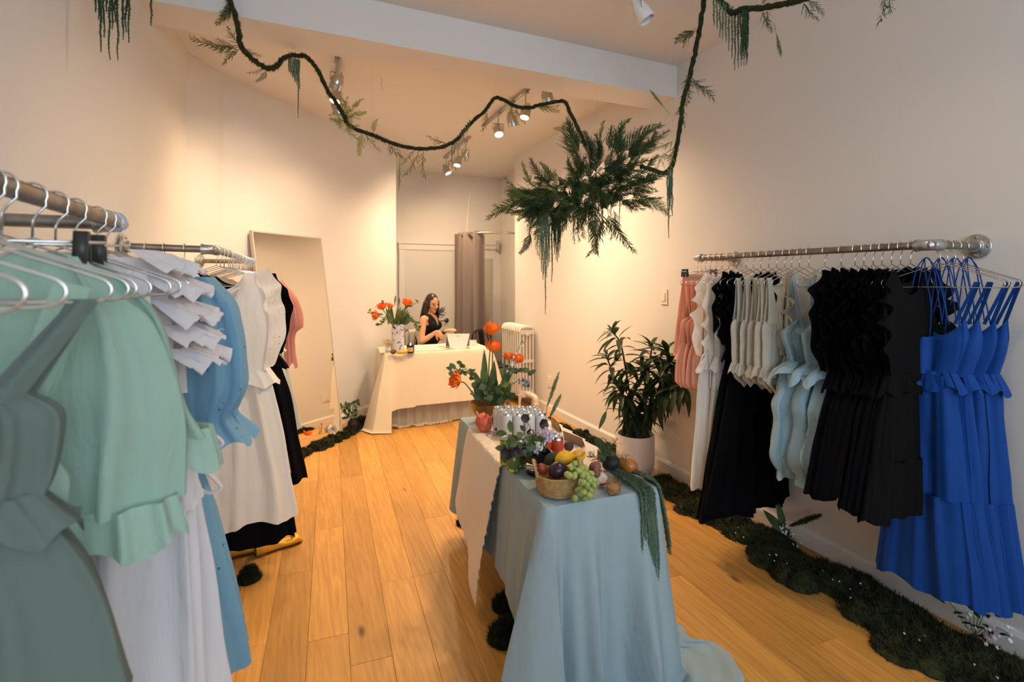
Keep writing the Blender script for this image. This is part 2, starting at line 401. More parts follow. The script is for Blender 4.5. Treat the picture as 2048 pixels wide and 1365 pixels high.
# =====================================================================  TRACK LIGHTS
M_lampw = mat('lamp_white', (.75, .75, .74), .35)
M_steel = mat('brushed_steel', (.55, .53, .5), .3, 1)
M_bulb = mat('bulb_lit', (1, .9, .7), emit=((1.0, .80, .52), 14))
M_bulb_off = mat('bulb_unlit', (.5, .5, .5), .15)
def track(x, y0, y1, label):
    mb = MB(); mb.box((x, (y0+y1)/2, CH-.011), (.035, y1-y0, .022))
    for s in (-1, 1): mb.box((x+s*.012, (y0+y1)/2, CH-.024), (.008, y1-y0, .006))
    tag(obj('lighting_track', mb, M_steel, smooth=False, loc=(x, (y0+y1)/2, CH)), label, 'track')
track(.30, 3.7, 4.7, 'short steel lighting track on the ceiling near the left wall')
track(1.82, 3.45, 4.95, 'steel lighting track on the ceiling behind the hanging fern')
track(1.82, 5.4, 6.45, 'steel lighting track on the ceiling above the cash desk')
track(1.72, -.4, 2.4, 'steel lighting track on the ceiling in front of the beam')
def head(x, y, target, label, watts=0, size=110, blend=1.0, col=WARM, off=.17, body=M_steel):
    top = Vector((x, y, CH-.026)); c = top-Vector((0, 0, off)); d = (Vector(target)-c).normalized()
    t = thing('track_spotlight', label, 'spotlight', c, 'ceiling spotlights')
    mb = MB(); mb.box(top-Vector((0, 0, .012)), (.034, .07, .024)); mb.tube([top, c+Vector((0, 0, .06))], .007, 8)
    obj('stem', mb, body, t)
    side = d.cross(Vector((0, 0, 1))).normalized()
    mb = MB(); mb.tube([c+Vector((0, 0, .062))-side*.05, c+Vector((0, 0, .062))+side*.05], .005, 6)
    for s in (-1, 1): mb.tube([c+Vector((0, 0, .062))+side*s*.05, c+side*s*.052], .005, 6)
    obj('yoke', mb, body, t)
    mb = MB(); mb.lathe([(.0, -.075), (.022, -.075), (.026, -.05), (.044, -.02), (.046, .012), (.043, .014), (.046, .016), (.046, .055), (.041, .055), (.038, .03), (0, .03)], 20, c, axis=d)
    obj('housing', mb, body, t)
    mb = MB(); mb.lathe([(.036, .032), (.034, .04), (.02, .046), (0, .048)], 16, c, axis=d)
    obj('bulb', mb, M_bulb if watts else M_bulb_off, t)
    if watts:
        l = bpy.data.lights.new('spot_lamp', 'SPOT'); l.energy = watts; l.color = col; l.spot_size = math.radians(size); l.spot_blend = blend; l.shadow_soft_size = .035
        o = bpy.data.objects.new('spot_lamp', l); COL.objects.link(o); o.parent = t
        o.location = d*.075; o.rotation_euler = d.to_track_quat('-Z', 'Y').to_euler()
    return t
SW = 1.15
head(.28, 3.86, (-.35, 5.0, .4), 'spotlight with its back to us, nearest of the left ceiling track', 50*SW, 130)
head(.30, 4.14, (-.45, 3.7, .2), 'lit spotlight in the middle of the left ceiling track', 50*SW, 130)
head(.33, 4.42, (.6, 5.2, .0), 'lit spotlight at the far end of the left ceiling track', 28*SW, 130)
head(1.82, 3.5, (2.6, 3.6, .8), 'spotlight next to the beam, above the hanging fern', 50*SW, 125)
head(1.82, 3.9, (1.0, 3.6, 0), 'tilted spotlight just behind the garland loop, nearest the fern', 95*SW, 125)
head(1.80, 4.15, (2.7, 4.6, .5), 'bright spotlight facing us under the garland peak', 75*SW, 125)
head(1.80, 4.48, (1.6, 3.0, 0), 'spotlight at the far end of the middle track', 95*SW, 125)
head(1.82, 5.55, (1.3, 6.9, .8), 'spotlight over the desk, first in the far group', 70*SW, 125)
head(1.82, 5.85, (1.2, 5.3, .6), 'brightest spotlight over the desk, second in the far group', 95*SW, 125)
head(1.82, 6.1, (2.6, 7.3, 1.2), 'spotlight over the desk, third in the far group', 60*SW, 125)
head(1.82, 6.35, (2.7, 5.6, .9), 'small spotlight last in the far group over the desk', 60*SW, 125)
head(1.72, 2.2, (2.6, 1.6, 1.3), 'unlit white spotlight on the front ceiling, before the beam', 0, body=M_lampw)
head(1.72, 1.5, (-.2, 2.8, .9), 'front track spotlight aimed at the white dress across the aisle', 130*SW, 80, body=M_lampw)
head(1.72, .7, (2.0, 1.6, 0), 'front track spotlight aimed down by the right rack', 12*SW, 125, body=M_lampw)
# small ceiling hooks with loops of thread
M_wire = mat('clear_thread', (.7, .62, .5), .3)
for px, py, lb in ((763, 160, 'bare wire hook left hanging from the ceiling, middle of the room'), (962, 338, 'wire hook in the ceiling holding the curtain rail thread')):
    q = P(px, py, 1.63*F/(HZ-py)); mb = MB(); b = Vector((q.x, q.y, CH))
    mb.tube(catmull([b, b+Vector((.004, 0, -.03)), b+Vector((-.004, 0, -.06)), b+Vector((.012, 0, -.085)), b+Vector((-.008, 0, -.095)), b+Vector((-.012, 0, -.08))], 4), .0022, 5)
    tag(obj('ceiling_hook', mb, M_wire, loc=b), lb, 'hook')
# =====================================================================  CLOTHES RAILS AND HANGERS
M_pipe = mat('galvanised_pipe', (.36, .33, .29), .42, .85, col2=(.22, .19, .16), nscale=22, bump=.1, bscale=80)
M_zinc = mat('zinc_fitting', (.55, .56, .56), .35, .9, col2=(.4, .41, .41), nscale=40, bump=.15, bscale=150)
M_hang = mat('chrome_wire', (.78, .76, .73), .22, 1)
M_clip = mat('clip_black', (.035, .033, .03), .4)
RH = 1.668; PR = .0165
def flange(parent, c, n):
    n = Vector(n).normalized(); mb = MB()
    mb.lathe([(.052, 0), (.052, .008), (.05, .01), (.03, .011), (.026, .014), (.026, .03), (.024, .032), (.017, .032)], 28, c, axis=n)
    f = obj('flange', mb, M_zinc, parent)
    s = n.orthogonal().normalized(); q = n.cross(s)
    for k in range(4):
        a = PI/4+k*PI/2; mb = MB(); mb.lathe([(.0075, 0), (.0075, .003), (.004, .005), (0, .005)], 8, Vector(c)+n*.0095+(s*math.cos(a)+q*math.sin(a))*.039, axis=n); obj('screw', mb, M_zinc, f)
def elbow(parent, corner, a, b, r=.023):
    corner = Vector(corner); a = Vector(a).normalized(); b = Vector(b).normalized(); R = .032
    path = [corner+a*(R+.02), corner+a*R]+[corner+a*R*(1-math.sin(t*PI/2))+b*R*(1-math.cos(t*PI/2)) for t in (.25, .5, .75)]+[corner+b*R, corner+b*(R+.02)]
    mb = MB(); mb.tube(path, [r*1.06, r, r*.98, r, r*.98, r, r*1.06], 16)
    for e, dd in ((corner+a*(R+.012), a), (corner+b*(R+.012), b)): mb.tube([e, e+dd*.012], r*1.12, 16)
    obj('elbow', mb, M_zinc, parent)
def rail(label, p0, p1, w0, w1, n0, n1):
    """pipe p0->p1 with returns to the wall points w0, w1"""
    p0, p1 = Vector(p0), Vector(p1); t = thing('clothes_rail', label, 'clothes rail', (p0+p1)/2)
    mb = MB(); mb.tube([p0+(p1-p0)*i/12 for i in range(13)], PR, 14); obj('pipe', mb, M_pipe, t)
    for p, wv, nn, q in ((p0, w0, n0, p1), (p1, w1, n1, p0)):
        if wv is None: continue
        wv = Vector(wv); mb = MB(); mb.tube([p, wv], PR, 14); obj('return_pipe', mb, M_pipe, t); flange(t, wv, nn); elbow(t, p, q-p, wv-p)
    return t
RX = 2.40; LX1 = -.415; LA, LB = Vector((-.352, 2.75, RH)), Vector((-.30, 4.36, RH))
rail('long galvanised pipe rail on the right wall holding many dresses', (RX, 1.20, RH), (RX, 2.52, RH), (XR, 1.175, RH), (XR, 2.47, RH), (-1, 0, 0), (-1, 0, 0))
rail('galvanised pipe rail nearest the camera on the left wall', (LX1, -.35, RH), (LX1, 1.60, RH), (XL, -.35, RH), (XL, 1.60, RH), (1, 0, 0), (1, 0, 0))
rail('galvanised pipe rail further back on the left wall, near the mirror', LA, LB, (XL, 2.72, RH+.005), (-.655, 4.345, RH), (1, 0, 0), (.90, -.43, 0))
# hanger prototypes (local origin at pipe centre, hanger in the local XZ plane)
def hook_path():
    r = PR+.0035
    pts = [Vector((-r*.95, 0, -.010))]
    for i in range(11):
        a = math.radians(200-i*23); pts.append(Vector((r*math.cos(a), 0, r*math.sin(a)+.001)))
    return pts+[Vector((r*.9, 0, -.018)), Vector((.006, 0, -.032)), Vector((0, 0, -.045)), Vector((0, 0, -.074))]
def hanger_meshes(w=.2):
    hk = MB(); hk.tube(hook_path(), .0021, 6)
    pts = [(0, 0, -.074), (w*.45, 0, -.108), (w*.88, 0, -.14), (w*.98, 0, -.150), (w*1.0, 0, -.162), (w*.96, 0, -.172), (w*.88, 0, -.175)]
    half = [Vector(p) for p in pts]; loop = catmull(half, 3)
    full = loop+[Vector((-p.x, 0, p.z)) for p in reversed(loop)]
    bd = MB(); bd.tube(full[:-1], .0021, 6, closed=True)
    return mesh_of('hanger_hook', hk, M_hang), mesh_of('hanger_body', bd, M_hang)
HK, BD = hanger_meshes(.2)
def clip_meshes(w=.15):
    bd = MB(); bd.tube([(0, 0, -.07), (0, 0, -.088)], .0022, 6); bd.tube([(-w, 0, -.09), (w, 0, -.09)], .0026, 6)
    cl = MB(); cl.box((0, .006, -.098), (.018, .004, .05), Matrix.Rotation(.12, 3, 'X')); cl.box((0, -.006, -.098), (.018, .004, .05), Matrix.Rotation(-.12, 3, 'X')); cl.tube([(-.009, 0, -.09), (.009, 0, -.09)], .006, 8)
    return mesh_of('hanger_bar', bd, M_hang), mesh_of('hanger_clip', cl, M_clip)
CB, CC = clip_meshes()
def hanger(pos, rz=0, label='', group='', tilt=0, clips=False, cw=.12):
    t = thing('wire_hanger' if not clips else 'clip_hanger', label, 'hanger', pos, group); t.rotation_euler = (0, tilt, rz)
    inst('hook', HK, t)
    if clips:
        inst('bar', CB, t)
        for s in (-1, 1): inst('clip', CC, t, loc=(s*cw, 0, 0))
    else: inst('body', BD, t)
    return t
# =====================================================================  GARMENTS (local X = width, Y = thickness, Z = height)
F_black = fabric('black_cotton', (.0038, .0038, .0055), wrinkle=.3, rough=.9, spec=.06)
F_char = fabric('charcoal_cotton', (.0075, .007, .007), wrinkle=.3, rough=.9, spec=.06)
F_white = fabric('white_cotton', (.86, .845, .81), trans=.25, wrinkle=.35)
F_white_eye = fabric('white_eyelet', (.86, .845, .80), trans=.25, wrinkle=.3, holes=(70, (.25, .22, .18)))
F_lilac = fabric('lilac_white_cotton', (.78, .75, .775), trans=.2, wrinkle=.35)
F_mint = fabric('mint_cotton', (.43, .60, .49), trans=.25, wrinkle=.3)
F_sage = fabric('sage_cotton', (.16, .20, .175), trans=.12, wrinkle=.35)
F_blue_eye = fabric('blue_eyelet', (.20, .40, .57), trans=.2, wrinkle=.35, holes=(60, (.05, .12, .2)))
F_lblue = fabric('light_blue_eyelet', (.38, .55, .64), trans=.2, wrinkle=.45, holes=(75, (.05, .09, .12)))
F_cream = fabric('cream_seersucker', (.62, .595, .52), trans=.15, wrinkle=.3, wscale=60)
F_coral = fabric('coral_cotton', (.88, .52, .41), trans=.35, wrinkle=.3)
F_pink = fabric('dusty_pink_cotton', (.66, .30, .25), trans=.2, wrinkle=.3)
F_psage = fabric('pale_sage_cotton', (.55, .60, .52), trans=.2, wrinkle=.3)
F_cobalt = fabric('cobalt_crepe', (.004, .055, .28), wrinkle=.2, rough=.6, sheen=.1)
F_leop = fabric('leopard_print', (.33, .22, .08), holes=(160, (.01, .01, .01)))

def gtube(mb, prof, nf=9, seed=0, neck=(0, 0, .6), hem=.0, rows=30, cols=56, nz=.006, y0=0.0, cr=.0035):
    """closed cloth tube. prof [(v, z, off, halfwidth, halfdepth, fold)] v 0 top..1 hem; neck=(front drop, back drop, relative half width)"""
    ph = seed*1.7; ztop = prof[0][1]; zbot = prof[-1][1]
    def fn(u, v):
        th = 2*PI*u; c, s = math.cos(th), math.sin(th)
        z, off, wv, dv, fo = hermite(prof, v); wv = max(wv, .004); dv = max(dv, .004); fo = max(fo, 0)*2.0
        x = off+wv*c; y = dv*math.tanh(1.8*s)/.947
        fo = min(fo, .95*wv/nf)
        q = nf*th+ph+1.3*math.sin(2*th+seed)+.5*math.sin(5*th+seed*2)+.35*math.sin(z*7+seed+3*th)
        f1 = fo*(.8+.5*math.sin(3*th+seed*1.3))*(2.1*abs(math.sin(q*.5))**.8-1.05+.25*math.sin(2.3*q+seed))
        y += f1*(.3+.7*s*s); x += fo*.35*math.cos(q+.5)*c
        nn = mnoise.noise((x*7+seed*3.1, y*7+seed, z*4)); m2 = mnoise.noise((x*3+seed*5.1, 7+y*9, z*2.2))
        m3 = mnoise.noise((x*16+seed, y*10, z*9+seed*2))
        x += nz*nn; y += nz*2*m2+cr*m3*min(1, dv/.02)
        if v < .35 and (neck[0] or neck[1]):
            dr = neck[0] if s < 0 else neck[1]; r = abs(c)/neck[2]
            if r < 1: z -= dr*(1-r*r)**.8*(1-v/.35)**1.5
        if hem: z += hem*math.sin(q*.5+seed)*v**6+hem*.6*mnoise.noise((x*9, y*9, seed))*v**6
        return (x, y+y0, z)
    mb.grid(fn, max(cols, int(nf*11)), rows, cu=True)
    return mb
def ruffle(mb, path, out, side, width, waves, amp, n=None, rows=4, taper=True, droop=0, seed=0):
    path = catmull(path, 6) if n is None else path; m = len(path)-1
    out = Vector(out); side = Vector(side)
    L = sum((path[i+1]-path[i]).length for i in range(m))
    def fn(u, v):
        i = min(m-1, int(u*m)); p = path[i].lerp(path[i+1], u*m-i); tp = (math.sin(PI*min(1, u*1.0))**.5 if taper else 1)
        q = 2*PI*waves*u+seed+1.1*math.sin(4.3*u+seed)+.7*math.sin(11*u+seed*2); wv = width*(.55+.45*tp)*(1+.12*math.sin(q*.37+seed))
        tg = (path[i+1]-path[i]).normalized()
        am = amp*(.75+.5*math.sin(7*u+seed))
        return p+out*(wv*v*(1-.10*math.cos(q*.5)**2*v))+side*(am*v**.8*math.sin(q+.5*v)*tp)+tg*(am*.25*v*math.cos(q))+Vector((0, 0, -droop*v*v))
    mb.grid(fn, max(40, int(waves*18)), rows); return mb
def strap(mb, a, b, w=.012, sag=.0, nrm=(0, 1, 0)):
    a, b = Vector(a), Vector(b); n = Vector(nrm); d = (b-a).normalized(); s = d.cross(n).normalized()
    def fn(u, v): return a.lerp(b, v)+s*((u-.5)*w)+n*(sag*math.sin(PI*v))
    mb.grid(fn, 2, 8); return mb
def tie(mb, pts, r=.0022): mb.tube(catmull(pts, 5), r, 6); return mb
def split_mb(mb):
    par = list(range(len(mb.v)))
    def find(i):
        while par[i] != i: par[i] = par[par[i]]; i = par[i]
        return i
    for f in mb.f:
        a = find(f[0])
        for k in f[1:]: par[find(k)] = a
    out = {}
    for f in mb.f: out.setdefault(find(f[0]), []).append(f)
    res = []
    for fs in out.values():
        ids = sorted({i for f in fs for i in f}); mp = {i: k for k, i in enumerate(ids)}
        n = MB(); n.v = [mb.v[i] for i in ids]; n.t = [mb.t[i] for i in ids]; n.f = [tuple(mp[i] for i in f) for f in fs]; res.append(n)
    return res
def put(name, label, cat, x, y, parts, rz=0, group=None, z0=0):
    t = thing(name, label, cat, (x, y, z0), group); t.rotation_euler = (0, 0, rz)
    for nm, mb, m in parts:
        for q in (split_mb(mb) if nm in ('strap', 'cross_strap', 'tie', 'ruffle_sleeve') else (mb,)): inst(nm, mesh_of(nm, q, m, (0, 0, z0)), t)
    return t

def ruffle_dress(m, seed=0, waist=1.06, hemz=.5, wtop=.17, wwaist=.13, whem=.27, rw=.07, dep=.022, zsh=1.565, tier=None, neckf=.1, m2=None, fold=.012, sk=1.0, skoff=0):
    parts = []; m2 = m2 or m
    b = MB(); gtube(b, [(0, zsh, 0, wtop*.78, .012, .001), (.25, zsh-.14, 0, wtop*.86, dep*.9, .002), (.6, lerp(zsh, waist, .6), 0, wtop*.95, dep*1.2, .003), (1, waist, 0, wwaist, dep*1.1, .004)], 7, seed, (neckf, neckf*.5, .55), rows=20); parts.append(('bodice', b, m))
    for s in (-1, 1):
        r = MB(); e = [(s*wtop*.62, -dep*.6, zsh+.005), (s*wtop*.85, -dep, zsh-.13), (s*wtop*.9, -dep*1.1, zsh-.28), (s*wwaist*.95, -dep, waist+.03)]
        ruffle(r, e, (s*.85, -.35, .35), (s*.3, .9, 0), rw, 4.3, .026, seed=seed, rows=6)
        ruffle(r, [(x, -y, z) for x, y, z in e], (s*.8, .4, .3), (s*.3, .9, 0), rw*.85, 4.0, .022, seed=seed+2, rows=6)
        parts.append(('ruffle_sleeve', r, m2))
    pz = MB(); gtube(pz, [(0, waist+.035, 0, wwaist*1.02, dep*1.15, .005), (1, waist-.05, 0, wwaist*1.28, dep*1.8, .012)], 13, seed+1, hem=.012, rows=7, cols=90); parts.append(('waist_ruffle', pz, m))
    k = MB(); gtube(k, [(0, waist-.005, 0, wwaist, dep, .004), (.06, waist-.04, 0, wwaist*1.08, dep*1.1, fold*.7), (.3, lerp(waist, hemz, .3), 0, lerp(wwaist, whem, .42), dep*1.5, fold), (1, hemz, skoff, whem, dep*2.2*sk, fold*1.5)], 11, seed+3, hem=.012, rows=34, cols=84); parts.append(('skirt', k, m))
    if tier:
        q = MB(); wq = lerp(wwaist, whem, .42+(waist-tier)/(waist-hemz)*.55)
        gtube(q, [(0, tier, 0, wq, dep*2*sk, fold), (1, hemz-.002, 0, whem*1.04, dep*2.4*sk, fold*1.6)], 14, seed+5, hem=.012, rows=16, cols=100); parts.append(('skirt_tier', q, m))
    return parts

# ---- right rail, from the far end to the near end
GR = 'garments on the right rail'; HR = 'hangers on the right rail'
def hang_r(y, label, tilt=0, clips=False, rz=0): return hanger((RX, y, RH), rz, label, HR, tilt, clips)
# clip-hung coral skirts at the far end, behind the hanger shoulders
ords = ['first', 'second', 'third', 'fourth', 'fifth', 'sixth', 'seventh', 'eighth', 'ninth']
for i, y in enumerate((2.50, 2.47)):
    hang_r(y, 'clip hanger at the far end of the right rail, %s from the end' % ords[i], clips=True)
    k = MB(); gtube(k, [(0, 1.565, 0, .13, .006, .002), (.12, 1.50, 0, .135, .01, .003), (1, 1.05, 0, .2, .02, .008)], 9, 40+i, hem=.01)
    put('skirt', 'pale pink skirt clipped to the far end of the right rail, %s from the end' % ords[i], 'skirt', RX, y, [('skirt_body', k, F_coral)], group=GR)
def coral(seed):
    p = []; b = MB(); gtube(b, [(0, 1.31, 0, .12, .012, .002), (.3, 1.25, 0, .20, .018, .003), (1, 1.125, 0, .185, .018, .005)], 8, seed, (.03, .0, .5), rows=14); p.append(('bodice', b, F_coral))
    s = MB()
    for q in (-1, 1):
        strap(s, (q*.14, -.004, 1.52), (q*.115, -.012, 1.29), .05); strap(s, (q*.14, .004, 1.52), (q*.115, .012, 1.29), .05)
    p.append(('strap', s, F_coral))
    k = MB(); gtube(k, [(0, 1.13, 0, .187, .018, .006), (.25, 1.05, 0, .215, .022, .008), (.9, .89, 0, .225, .028, .01), (1, .865, 0, .2, .02, .006)], 12, seed+2, hem=.008, rows=20, cols=90); p.append(('skirt', k, F_coral))
    z = MB(); gtube(z, [(0, 1.136, 0, .19, .019, .005), (1, 1.12, 0, .19, .02, .006)], 20, seed, rows=4, cols=110); p.append(('waistband', z, F_coral))
    return p
for i, y in enumerate((2.435, 2.39, 2.345, 2.30)):
    hang_r(y, 'wire hanger holding the %s coral playsuit from the far end' % ords[i]); put('playsuit', 'coral sleeveless playsuit with gathered waist, %s from the far end of the right rail' % ords[i], 'playsuit', RX, y, coral(10+i), group=GR)
hang_r(2.245, 'wire hanger holding the white ruffled dress next to the coral playsuits')
wd = ruffle_dress(F_white, 21, waist=1.04, hemz=.32, wtop=.2, wwaist=.2, whem=.29, rw=.085, zsh=1.545, m2=F_white_eye)
bw = MB(); tie(bw, [(-.2, -.03, 1.12), (-.25, -.04, 1.08), (-.27, -.045, 1.03), (-.22, -.04, 1.08), (-.19, -.03, 1.11)], .004); tie(bw, [(-.19, -.03, 1.11), (-.185, -.04, 1.0), (-.19, -.04, .9)], .003); wd.append(('tie', bw, F_white))
put('dress', 'long white dress with ruffled sides next to the coral playsuits', 'dress', RX, 2.245, wd, group=GR)
hang_r(2.19, 'wire hanger holding the second white dress, between white and black')
put('dress', 'white eyelet dress half hidden behind the tall black dress', 'dress', RX, 2.19, ruffle_dress(F_white_eye, 23, waist=1.05, hemz=.4, wtop=.17, wwaist=.16, whem=.24, rw=.06, zsh=1.54), group=GR)
for i, y in enumerate((2.12, 2.07)):
    hang_r(y, 'wire hanger holding the %s long black dress by the cream tops' % ('far', 'near')[i])
    put('dress', ('long black dress with ruffled shoulders beside the white dress', 'long black maxi dress just behind the cream tops')[i], 'dress', RX, y, ruffle_dress(F_black, 30+i, waist=1.12-.03*i, hemz=.2+.05*i, wtop=.2, wwaist=.14, whem=.315-.01*i, rw=.06, zsh=1.56, sk=1.2, skoff=-.04), group=GR)
def cream(seed, w=.215):
    p = []; b = MB(); gtube(b, [(0, 1.33, 0, w*.62, .012, .002), (.15, 1.30, 0, w*.98, .016, .003), (.6, 1.18, 0, w*1.02, .02, .005), (1, 1.07, 0, w*1.02, .02, .006)], 6, seed, (.05, .02, .55), rows=16); p.append(('bodice', b, F_cream))
    for q in (-1, 1):
        s = MB()
        for yy in (-1, 1): s.grid(lambda u, v: ((q*lerp(w*.80, w*.70, v)+(u-.5)*lerp(.034, .1, v**2)), yy*.011*(.3+v), lerp(1.535, 1.295, v)), 3, 8)
        p.append(('strap', s, F_cream))
    z = MB(); gtube(z, [(0, 1.075, 0, w*1.02, .02, .005), (1, 1.02, 0, w*1.12, .03, .011)], 16, seed+1, hem=.01, rows=6, cols=90); p.append(('ruffle_hem', z, F_cream))
    k = MB(); gtube(k, [(0, 1.03, 0, w*.9, .016, .006), (.6, .985, 0, w*.85, .02, .01), (1, .955, 0, w*.6, .016, .01)], 9, seed+2, hem=.02, rows=8); p.append(('shorts', k, F_cream))
    return p
for i, y in enumerate((2.02, 1.97, 1.92, 1.87, 1.83)):
    hang_r(y, 'wire hanger holding the %s cream top from the far side' % ords[i]); put('top', 'cream seersucker sleeveless top with ruffled hem, %s from the far side' % ords[i], 'top', RX, y, cream(50+i, .215-.008*(i % 3)), group=GR)
hang_r(1.785, 'wire hanger holding the pale ruffled blouse behind the light blue jumpsuits')
put('blouse', 'pale grey ruffled blouse half hidden behind the light blue jumpsuits', 'blouse', RX+.06, 1.785, ruffle_dress(F_cream, 61, waist=1.1, hemz=.95, wtop=.17, wwaist=.15, whem=.18, rw=.06), group=GR)
def jumpsuit(seed, dx=0):
    p = []; b = MB(); gtube(b, [(0, 1.33, .02, .09, .018, .006), (.3, 1.26, 0, .165, .034, .012), (.7, 1.17, 0, .15, .03, .01), (1, 1.09, 0, .135, .024, .009)], 7, seed, (.04, .0, .5), rows=30, cols=90, nz=.016, cr=.013); p.append(('bodice', b, F_lblue))
    s = MB()
    for q in (-1, 1):
        strap(s, (q*.115, -.004, 1.53), (q*.075, -.014, 1.31), .02); strap(s, (q*.115, .004, 1.53), (q*.08, .014, 1.31), .02)
    p.append(('strap', s, F_lblue))
    z = MB(); gtube(z, [(0, 1.12, 0, .14, .026, .006), (.5, 1.09, 0, .215, .04, .014), (1, 1.05, 0, .265, .055, .022)], 8, seed+1, hem=.03, rows=10, cols=100); p.append(('peplum', z, F_lblue))
    r = MB(); ruffle(r, [(-.15, -.035, 1.27), (-.06, -.05, 1.235), (.05, -.05, 1.25), (.15, -.035, 1.28)], (0, -.5, .6), (0, .8, .3), .05, 4.5, .016, seed=seed); p.append(('bust_ruffle', r, F_lblue))
    for q in (-1, 1):
        k = MB(); gtube(k, [(0, 1.10, q*.065, .08, .026, .006), (.35, .92, q*.11, .125, .04, .012), (.52, .83, q*.115, .115, .034, .009), (.8, .68, q*.12, .135, .044, .013), (.94, .60, q*.12, .10, .03, .01), (.955, .59, q*.12, .085, .024, .008), (1, .55, q*.12, .10, .034, .012)], 6, seed+q, hem=.01, rows=60, cols=90, nz=.02, cr=.014); p.append(('trouser_leg', k, F_lblue))
    return p
for i, y in enumerate((1.735, 1.65, 1.57)):
    hang_r(y, 'wire hanger holding the %s light blue jumpsuit from the cream tops' % ords[i])
    put('jumpsuit', ('light blue eyelet jumpsuit with wide peplum next to the cream tops', 'light blue eyelet jumpsuit in the middle of the three', 'light blue eyelet jumpsuit against the black dresses')[i], 'jumpsuit', RX+.015*i, y, jumpsuit(70+3*i), group=GR)
bk = (1.505, 1.465, 1.425, 1.39, 1.35, 1.315, 1.275)
for i, y in enumerate(bk):
    last = i == 6
    hang_r(y, 'wire hanger holding the %s black ruffle dress of the near group' % ords[i], tilt=rnd(-.03, .03))
    put('dress', 'charcoal tiered dress nearest the camera on the right rail' if last else 'black ruffled knee-length dress, %s of the near black group counting from the blue jumpsuits' % ords[i], 'dress', RX-.02+rnd(-.005, .005), y,
        ruffle_dress(F_char if last else F_black, 80+i, skoff=-.02, waist=1.10 if last else 1.07+.01*(i % 3), hemz=.555 if last else .57+.012*(i % 4), wtop=.205, wwaist=.15, whem=.285 if last else .29, rw=.07, zsh=1.56, tier=.78 if last else None, dep=.02), group=GR)
# cobalt dresses on the return pipe: hangers lie along the wall
def cobalt(seed, cy=0):
    p = []; b = MB(); gtube(b, [(0, 1.36, 0, .135, .012, .002), (.3, 1.28, 0, .14, .024, .006), (1, 1.13, 0, .10, .02, .008)], 6, seed, (.13, .08, .95), rows=18); p.append(('bodice', b, F_cobalt))
    s = MB()
    for q in (-1, 1):
        strap(s, (q*.17, -.003, 1.515), (q*.115, -.01, 1.345), .014, nrm=(0, 1, .1)); strap(s, (q*.165, .004, 1.515), (q*.1, .012, 1.345), .012)
        for j in range(2): tie(s, [(q*.008, -.004+.006*j, 1.615), (q*(.022+.012*j), -.008+.01*j, 1.57), (q*(.035+.02*j), -.01+.012*j, 1.47), (q*(.05+.03*j), -.013+.02*j, 1.34)], .0024)
    tie(s, [(-.008, -.006, 1.61), (0, -.008, 1.617), (.008, -.006, 1.61), (.004, -.008, 1.53), (-.012, -.012, 1.40), (.004, -.022, 1.2)], .0026)
    p.append(('strap', s, F_cobalt))
    z = MB(); gtube(z, [(0, 1.145, 0, .105, .021, .005), (1, 1.075, 0, .14, .034, .012)], 13, seed+1, hem=.014, rows=8, cols=80); p.append(('waist_ruffle', z, F_cobalt))
    k = MB(); gtube(k, [(0, 1.13, 0, .105, .02, .004), (.5, .85, 0, .125, .03, .009), (1, .63, 0, .14, .034, .012)], 7, seed+2, rows=24, cols=80); p.append(('skirt', k, F_cobalt))
    q = MB(); gtube(q, [(0, .635, 0, .142, .034, .008), (1, .225, 0, .19, .044, .016)], 10, seed+3, hem=.012, rows=24, cols=90); p.append(('skirt_tier', q, F_cobalt))
    return p
for i, (x, y, rz) in enumerate(((2.455, 1.245, .08), (2.50, 1.215, -.05), (2.55, 1.19, .06), (2.60, 1.165, -.1))):
    hanger((x, lerp(1.2, 1.175, (x-RX)/(XR-RX)), RH), PI/2+rz, 'wire hanger on the pipe return holding the %s cobalt dress from the pipe bend' % ords[i], HR)
    put('dress', 'cobalt blue strappy maxi dress hanging along the wall, %s from the pipe bend' % ords[i], 'dress', x, y, cobalt(90+2*i), PI/2+rz, GR)

# ---- left far rail
GL = 'garments on the far left rail'; HL = 'hangers on the far left rail'
def lpos(t): return LA.lerp(LB, t)
def hang_l(t, label, clips=False, tilt=0): return hanger(lpos(t), .03, label, HL, tilt, clips)
q = lpos(.03)
hang_l(.03, 'wire hanger holding the white eyelet ruffle dress')
wr = ruffle_dress(F_white, 101, waist=1.055, hemz=.33, wtop=.235, wwaist=.2, whem=.335, rw=.095, zsh=1.56, m2=F_white_eye, neckf=.17, dep=.04, fold=.016, tier=None)
sx = MB()
for a, b in (((-.1, -.02, 1.5), (.05, .0, 1.40)), ((-.09, -.02, 1.49), (.06, .0, 1.39)), ((.1, -.02, 1.5), (-.05, .0, 1.40))): strap(sx, a, b, .008)
wr.append(('cross_strap', sx, F_white)); put('dress', 'white eyelet dress with ruffled shoulder and crossed straps, front of the far left rail', 'dress', q.x+.02, q.y, wr, group=GL)
bl = [(.10, 'long black dress whose hem shows below the white dress', F_black, dict(waist=1.05, hemz=.165, wtop=.2, wwaist=.16, whem=.31, rw=.05), .04),
      (.17, 'leopard print skirt dress sandwiched behind the white dress', F_leop, dict(waist=1.05, hemz=.45, wtop=.17, wwaist=.15, whem=.29, rw=.03), .03),
      (.26, 'black dress with stiff ruffled sleeve behind the white dress', F_black, dict(waist=1.07, hemz=.36, wtop=.23, wwaist=.2, whem=.35, rw=.085), .045),
      (.52, 'pale sage dress near the mirror on the far left rail', F_psage, dict(waist=1.1, hemz=.55, wtop=.22, wwaist=.2, whem=.34, rw=.05), .02)]
